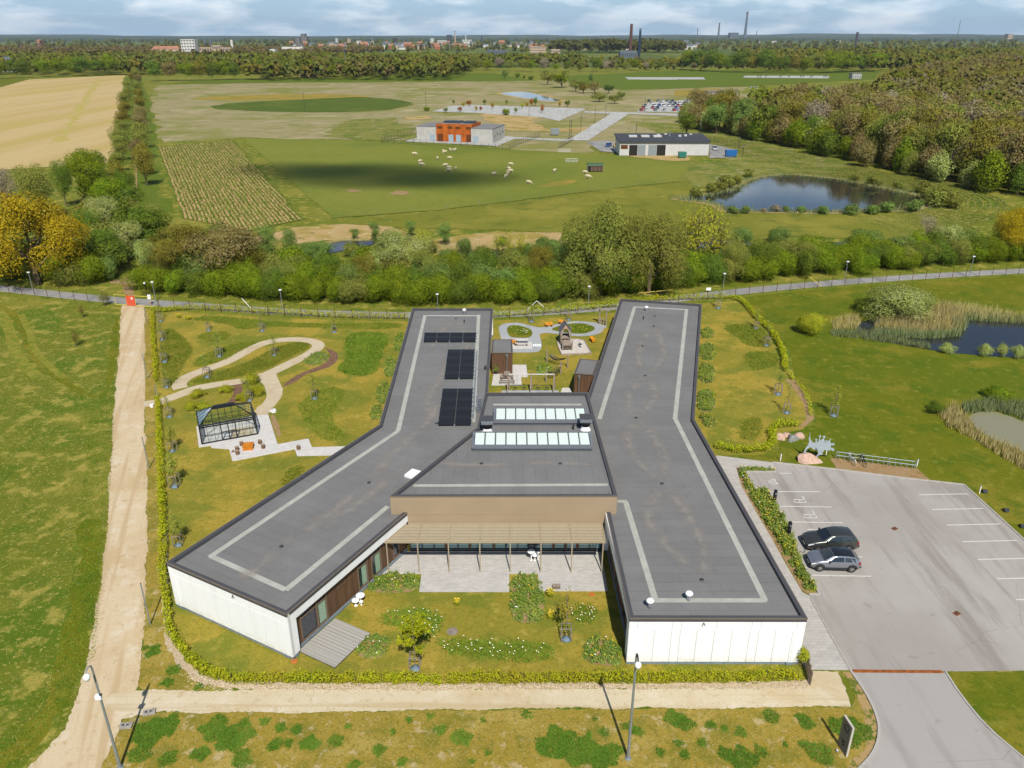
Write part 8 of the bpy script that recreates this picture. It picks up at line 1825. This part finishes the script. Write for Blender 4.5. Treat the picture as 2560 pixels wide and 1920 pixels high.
for x,yb,yt,l in [(1450,892,770,'left of the far road'),(1460,880,770,'close beside the first, left of the far road'),(1522,845,730,'halfway up the far road'),(1612,795,690,'near the top of the far road'),(1682,755,668,'at the far road junction'),(1878,865,790,'behind the depot'),(528,685,580,'alone in the dry meadow'),(1308,650,610,'beside the far pond'),(1190,748,690,'on the far parking ground'),(1933,718,630,'at the far car park entrance')]:
 p=VQ(x,yb);h=HT(*VQp(x,yt),p[1]);o=thing('lamp_mast',(*p,.1),'slim dark lamp mast '+l,'lamp mast','far lamp masts');MB().tube([(0,0,0),(0,0,h)],.11,6).build('pole',m_dkf,o);MB().box((0,0,h),(.7,.4,.2)).build('lamp_head',m_alu,o)
for V_,Vq,x,yb,yt,l in [(VR,VRp,125,880,800,'slim dark mast behind the depot corner'),(VR,VRp,372,975,885,'dark mast at the right end of the depot yard'),(VR,VRp,402,1010,945,'short dark mast below the depot yard'),(VS,VSp,1962,720,590,'slim dark mast beside the green hollow')]:
 p=V_(x,yb);h=HT(*Vq(x,yt),p[1]);o=thing('lamp_mast',(*p,.1),l,'lamp mast','far lamp masts');MB().tube([(0,0,0),(0,0,h)],.1,6).build('pole',m_dkf,o);MB().box((0,0,h),(.6,.35,.2)).build('lamp_head',m_alu,o)
# ---- skyline
m_bw=plain('white_block_facade',C('f2eee4'),.8,var=.03,scale=.05);m_bb=plain('beige_block_facade',C('d9bfa2'),.8,var=.05,scale=.05);m_by=plain('yellow_manor_wall',C('e2c888'),.8,var=.05,scale=.1);m_bg=plain('grey_tower_facade',C('8f8a86'),.8,var=.05,scale=.05);m_bd=plain('dark_tower_facade',C('5b5660'),.8,var=.05,scale=.05);m_brick=plain('red_brick_facade',C('b06a4c'),.85,var=.08,scale=.1);m_win=plain('dark_window',C('4f555c'),.4,var=0);m_rt=plain('red_tile_roof',C('b98468'),.85,var=.1,scale=.1);m_slate=plain('slate_roof',C('6c7580'),.8,var=.06);m_chim=plain('brick_chimney',C('6e4a42'),.85,var=.05);m_chb=plain('blue_banded_stack',C('2c3f58'),.7,var=.05);m_bluegrey=plain('blue_grey_stack',C('74808c'),.8,var=.03)
def block(V_,Vq,x0,x1,yb,yt,label,mat,Yd_=None,floors=0,bays=0,roof=None,name='far_building',dep=14,cat='building'):
 px0=Vq(x0,yb);p0=V_(x0,yb)
 if Yd_:s_=Yd_/p0[1] if p0[1]>0 else 1;Y=Yd_
 else:Y=p0[1]
 r0=ray(*Vq(x0,yb));r1=ray(*Vq(x1,yb));xa=r0[0]*Y/r0[1];xb=r1[0]*Y/r1[1];h=HT(*Vq(x0,yt),Y)
 w=xb-xa;o=thing(name,(xa,Y,0),label,cat)
 MB().prism([(0,0),(w,0),(w,dep),(0,dep)],0,h).build('wall',mat,o)
 if roof:MB().add([(-.5,-.5,h),(w+.5,-.5,h),(w+.5,dep+.5,h),(-.5,dep+.5,h),(w*.08,dep/2,h+min(dep,w)*.38),(w*.92,dep/2,h+min(dep,w)*.38)],[(0,1,5,4),(1,2,5),(2,3,4,5),(3,0,4)]).build('roof',roof,o)
 for i in range(floors):
  for j in range(bays):
   a=w*(j+.22)/bays;b=w*(j+.78)/bays;z0=h*(i+.3)/floors;z1=h*(i+.78)/floors
   MB().quad((a,-.15,z0),(b,-.15,z0),(b,-.15,z1),(a,-.15,z1)).build('window',m_win,o)
 return o,w,h
block(VS,VSp,1168,1258,322,252,'white apartment tower with scattered dark windows left of the city',m_bw,1500,7,5,dep=16)
for x0,x1,yt,l in ((1282,1365,305,'low beige apartment block right of the white tower'),(1365,1420,292,'middle step of the beige apartment blocks'),(1420,1488,306,'right step of the beige apartment blocks')):block(VS,VSp,x0,x1,330,yt,l,m_bb,1520,3,5,dep=14)
block(VS,VSp,975,1150,328,316,'long low brick roofs left of the white tower',m_bb,1560,1,12,m_rt)
for x0,x1,yb,yt,l,rf_ in ((1825,1910,478,448,'yellow manor wing with grey roof, left part',m_slate),(1925,2038,495,460,'yellow manor front wing with grey roof',m_slate),(2010,2090,465,438,'yellow manor rear wing with grey roof',m_slate),(1880,1935,462,448,'yellow manor middle wing with pale roof',m_bb)):block(VS,VSp,x0,x1,yb,yt,l,m_by,None,2,8,rf_,dep=10)
bt,w,h=block(VS,VSp,1828,1848,470,425,'yellow manor tower with pointed white roof',m_by,None,2,2,None,dep=7);MB().add([(-.3,-.3,h),(w+.3,-.3,h),(w+.3,7.3,h),(-.3,7.3,h),(w/2,3.5,h+7)],[(0,1,4),(1,2,4),(2,3,4),(3,0,4)]).build('spire',m_bw,bt)
block(VS,VSp,1900,1930,272,240,'shorter grey-brown tower block of the pair on the skyline',m_bg,3600,8,3,dep=30);block(VS,VSp,1938,1965,272,216,'taller grey-brown tower block of the pair on the skyline',m_bg,3600,12,3,dep=30);block(VS,VSp,1965,1975,272,236,'stub of the tall grey-brown tower block',m_bg,3600,8,1,dep=30)
block(VS,VSp,2158,2172,272,246,'pale tower block right of the grey-brown pair',m_bw,3600,8,2,dep=20)
block(VS,VSp,1735,1765,326,316,'white hall roof among the far trees',m_bw,1500,1,4,dep=20);block(VS,VSp,1812,1945,315,302,'long white hall among the far trees',m_bw,1700,1,10,dep=20);block(VS,VSp,5,65,405,388,'small white farm building at the left edge of the wood',m_bw,1000,1,4,m_slate,dep=10);block(VS,VSp,235,255,272,262,'orange farmhouse roof on the far left horizon',m_rt,2600,1,2,m_rt,dep=20)
block(VQ,VQp,660,690,266,224,'dark boxy tower on the skyline',m_bd,3700,6,3,dep=30);block(VQ,VQp,22,42,272,248,'beige tower block left of the spires',m_bb,3600,8,2,dep=25);block(VQ,VQp,556,578,270,246,'white silo block left of the dark tower',m_bw,3600,4,2,dep=25);block(VQ,VQp,760,820,272,256,'white industrial hall with stacks right of the dark tower',m_bw,3600,2,6,dep=30);block(VQ,VQp,600,660,272,260,'pale hall left of the dark tower',m_bw,3500,2,6,dep=30);block(VQ,VQp,80,110,276,262,'white city block below the left spire',m_bw,3300,3,4,dep=20)
block(VQ,VQp,1196,1300,330,300,'beige stepped brick building among the far trees',m_bb,1700,4,8,dep=20);block(VQ,VQp,1330,1390,338,318,'low beige annex right of the stepped brick building',m_bb,1650,2,6,dep=16);block(VQ,VQp,1775,1885,345,328,'blue-grey power plant hall below the brown chimney',m_bluegrey,1550,1,8,dep=22);block(VQ,VQp,920,1060,340,322,'low grey-blue halls in front of the stepped brick building',m_slate,1500,1,8,dep=20)
block(VR,VRp,968,1032,276,260,'white hall above the right far wood',m_bw,None,2,8,dep=20);block(VR,VRp,320,375,240,210,'pale grey power station block on the right horizon',m_bluegrey,7000,3,4,dep=60);block(VR,VRp,2108,2140,240,218,'pinkish building on the far right horizon',m_bb,6500,3,3,dep=50);block(VR,VRp,490,512,278,264,'white block above the wood, left of the leaning chimney foot',m_bw,None,2,3,dep=16);block(VR,VRp,592,620,276,263,'white block above the wood, right of the tall chimney',m_bw,None,2,3,dep=16)
def tower(Vq,x,yt,Yd_,r0,r1,mat,label,name='chimney',n=10,top=None,spire=False):
 rr=ray(*Vq(x,yt));X_=rr[0]*Yd_/rr[1];h=HT(*Vq(x,yt),Yd_);o=thing(name,(X_,Yd_,0),label,name.replace('_',' '))
 if spire:
  MB().prism([(-r0,-r0),(r0,-r0),(r0,r0),(-r0,r0)],0,h*.55).build('tower',mat,o);MB().add([(-r0,-r0,h*.55),(r0,-r0,h*.55),(r0,r0,h*.55),(-r0,r0,h*.55),(0,0,h)],[(0,1,4),(1,2,4),(2,3,4),(3,0,4)]).build('spire',m_slate if not top else top,o)
 else:
  MB().tube([(0,0,0),(0,0,h*.5),(0,0,h*.92)],[r0,(r0+r1)/2,r1*1.08],n).build('shaft',mat,o);MB().tube([(0,0,h*.92),(0,0,h)],[r1*1.08,r1],n).build('top_band',top or mat,o)
 return o
tower(VQp,1850,153,1600,3.6,2.4,m_chim,'tall brown brick chimney beside the blue-banded stack');tower(VQp,1907,182,1600,2.6,1.9,m_chb,'dark blue banded stack beside the brown brick chimney',top=m_bluegrey)
tower(VRp,435,75,7000,13,7,m_bluegrey,'very tall grey power station chimney on the right horizon',top=m_chim);tower(VRp,255,146,7000,9,5.5,m_bluegrey,'dark chimney left of the very tall one',top=m_bd);tower(VRp,115,182,7000,4,3,m_bluegrey,'thin pale chimney leftmost on the right horizon');tower(VRp,495,197,7000,3.5,2.5,m_bluegrey,'thin short chimney right of the very tall one');tower(VRp,1143,206,2400,2.6,3.2,m_bd,'dark slim water tower above the right wood','water_tower');tower(VRp,1805,130,1500,.9,.35,m_bluegrey,'faint lattice radio mast at the far right','radio_mast',4)
tower(VQp,713,200,3700,3.2,2.2,m_bb,'thin banded chimney right of the dark tower',top=m_bd);tower(VQp,783,226,3700,2.2,1.8,m_bw,'thin white chimney of the industrial hall');tower(VQp,887,232,3600,2.2,1.8,m_chb,'thin blue chimney in the city');tower(VQp,182,236,3300,5,3,m_bb,'beige church tower with pointed spire','church_tower',spire=True);tower(VQp,415,240,3300,4,3,m_bd,'dark church spire in the city','church_tower',spire=True,top=m_bd);tower(VQp,326,242,3400,6,8,m_bd,'dark mushroom-shaped water tower','water_tower')
tower(VSp,1313,236,2900,3,2,m_slate,'green copper church spire, left of two','church_tower',spire=True);tower(VSp,1350,236,3000,3,2,m_slate,'green copper church spire, right of two','church_tower',spire=True);tower(VSp,1487,256,1900,3.0,2.6,m_bw,'slim pale water tower left of the grey-brown towers','water_tower');tower(VQp,2,300,950,.5,.2,m_bluegrey,'thin mast before the far wood','radio_mast',4)
# small houses and blocks of the city
rg=random.Random(3);ci=0
hp={}
for x in np.arange(-200,1500,17):
 for row in range(3):
  if rg.random()<.45:continue
  Y=(2650,3050,3500)[row]+rg.uniform(-140,140);X_=x*Y/3000-700*Y/3000+rg.uniform(-12,12)
  if X_>.22*Y or X_<-.26*Y:continue
  k=rg.choice(['red','white','white','slate','red','slate'])
  if k not in hp:
   o=thing('city_house',(0,0,0),'x','house');wm={'red':m_brick,'white':m_bw,'slate':m_bb}[k];rm={'red':m_rt,'white':m_slate,'slate':m_slate}[k]
   MB().prism([(-9,-5),(9,-5),(9,5),(-9,5)],0,9).build('wall',wm,o);MB().add([(-9.5,-5.5,9),(9.5,-5.5,9),(9.5,5.5,9),(-9.5,5.5,9),(-9,0,14),(9,0,14)],[(0,1,5,4),(1,2,5),(2,3,4,5),(3,0,4)]).build('roof',rm,o)
   hp[k]=o;first=True
  else:o=copy_tree(hp[k]);first=False
  o.location=(X_,Y,0);s_=rg.uniform(.6,1.15);o.scale=(s_*rg.uniform(.7,1.6),s_,s_*rg.uniform(.8,1.5));o.rotation_euler=(0,0,rg.uniform(-.5,.5));ci+=1
  o['label']={'red':'small red-roofed house in the distant city','white':'small white house in the distant city','slate':'small beige slate-roofed house in the distant city'}[k];o['group']='houses of the distant city: '+k
print('city houses',ci)
# low wooded ridges on the horizon
def ridge(name,Y,h,seed,mat):
 rng=random.Random(seed);v=[];f=[];n=160;W_=Y*.9
 ph=[rng.uniform(0,6.28) for _ in range(6)]
 for i in range(n+1):
  u=i/n;x=-W_+2*W_*u;z=h*(.62+.2*math.sin(u*9+ph[0])+.12*math.sin(u*23+ph[1])+.08*math.sin(u*61+ph[2])+.05*math.sin(u*140+ph[3]))
  v+=[(x,Y-500,-1),(x,Y,max(3,z)),(x,Y+900,max(3,z*1.05)),(x,Y+1800,-1)]
  if i:
   o=4*i
   for k in range(3):f.append((o-4+k,o+k,o+k+1,o-3+k))
 struct(name,MB().add(v,f),mat)
g_ridge=ground_mat('wooded_ridge',C('4f6048'),[(C('3c4d3c'),.004,.42,.6,.9,4),(C('6b7350'),.006,.58,.68,.7,4)],bump=.3,bscale=.02,bdist=5)
ridge('hills',6300,18,1,g_ridge);ridge('hills',9000,36,2,g_ridge);ridge('hills',13000,62,3,g_ridge)
# ---- haze and the cloud whose shadow lies on the pasture
hz=MB();hz.prism([(-12500,-60),(12500,-60),(12500,15500),(-12500,15500)],-3,300)
t=NT('thin_haze');pv=t.node('ShaderNodeVolumePrincipled');t.set(pv,'Color',(.74,.84,.96));t.set(pv,'Density',4.2e-5);t.set(pv,'Anisotropy',.2);t.l.new(pv.outputs[0],t.out.inputs['Volume'])
ho=hz.build('haze',t.m,None,kind='stuff',label='thin bluish haze over the whole landscape',cat='haze')
import bmesh
cx,cy=VN(180,100);tt_=900/sun_vec.z
cpos=Vector((cx,cy,0))+sun_vec*tt_
bm=bmesh.new();bmesh.ops.create_icosphere(bm,subdivisions=4,radius=1)
me=bpy.data.meshes.new('cloud');bm.to_mesh(me);bm.free()
t=NT('cloud_vapour');pv=t.node('ShaderNodeVolumePrincipled');t.set(pv,'Color',(.9,.9,.9));t.set(pv,'Density',.045);t.l.new(pv.outputs[0],t.out.inputs['Volume']);me.materials.append(t.m)
co=link('cloud',me,None,cpos,R(-6),(34,21,16),kind='structure')
link('cloud',me,None,cpos+Vector((26,-10,4)),R(10),(24,13,12),kind='structure');link('cloud',me,None,cpos+Vector((-24,9,2)),R(-14),(26,14,11),kind='structure')
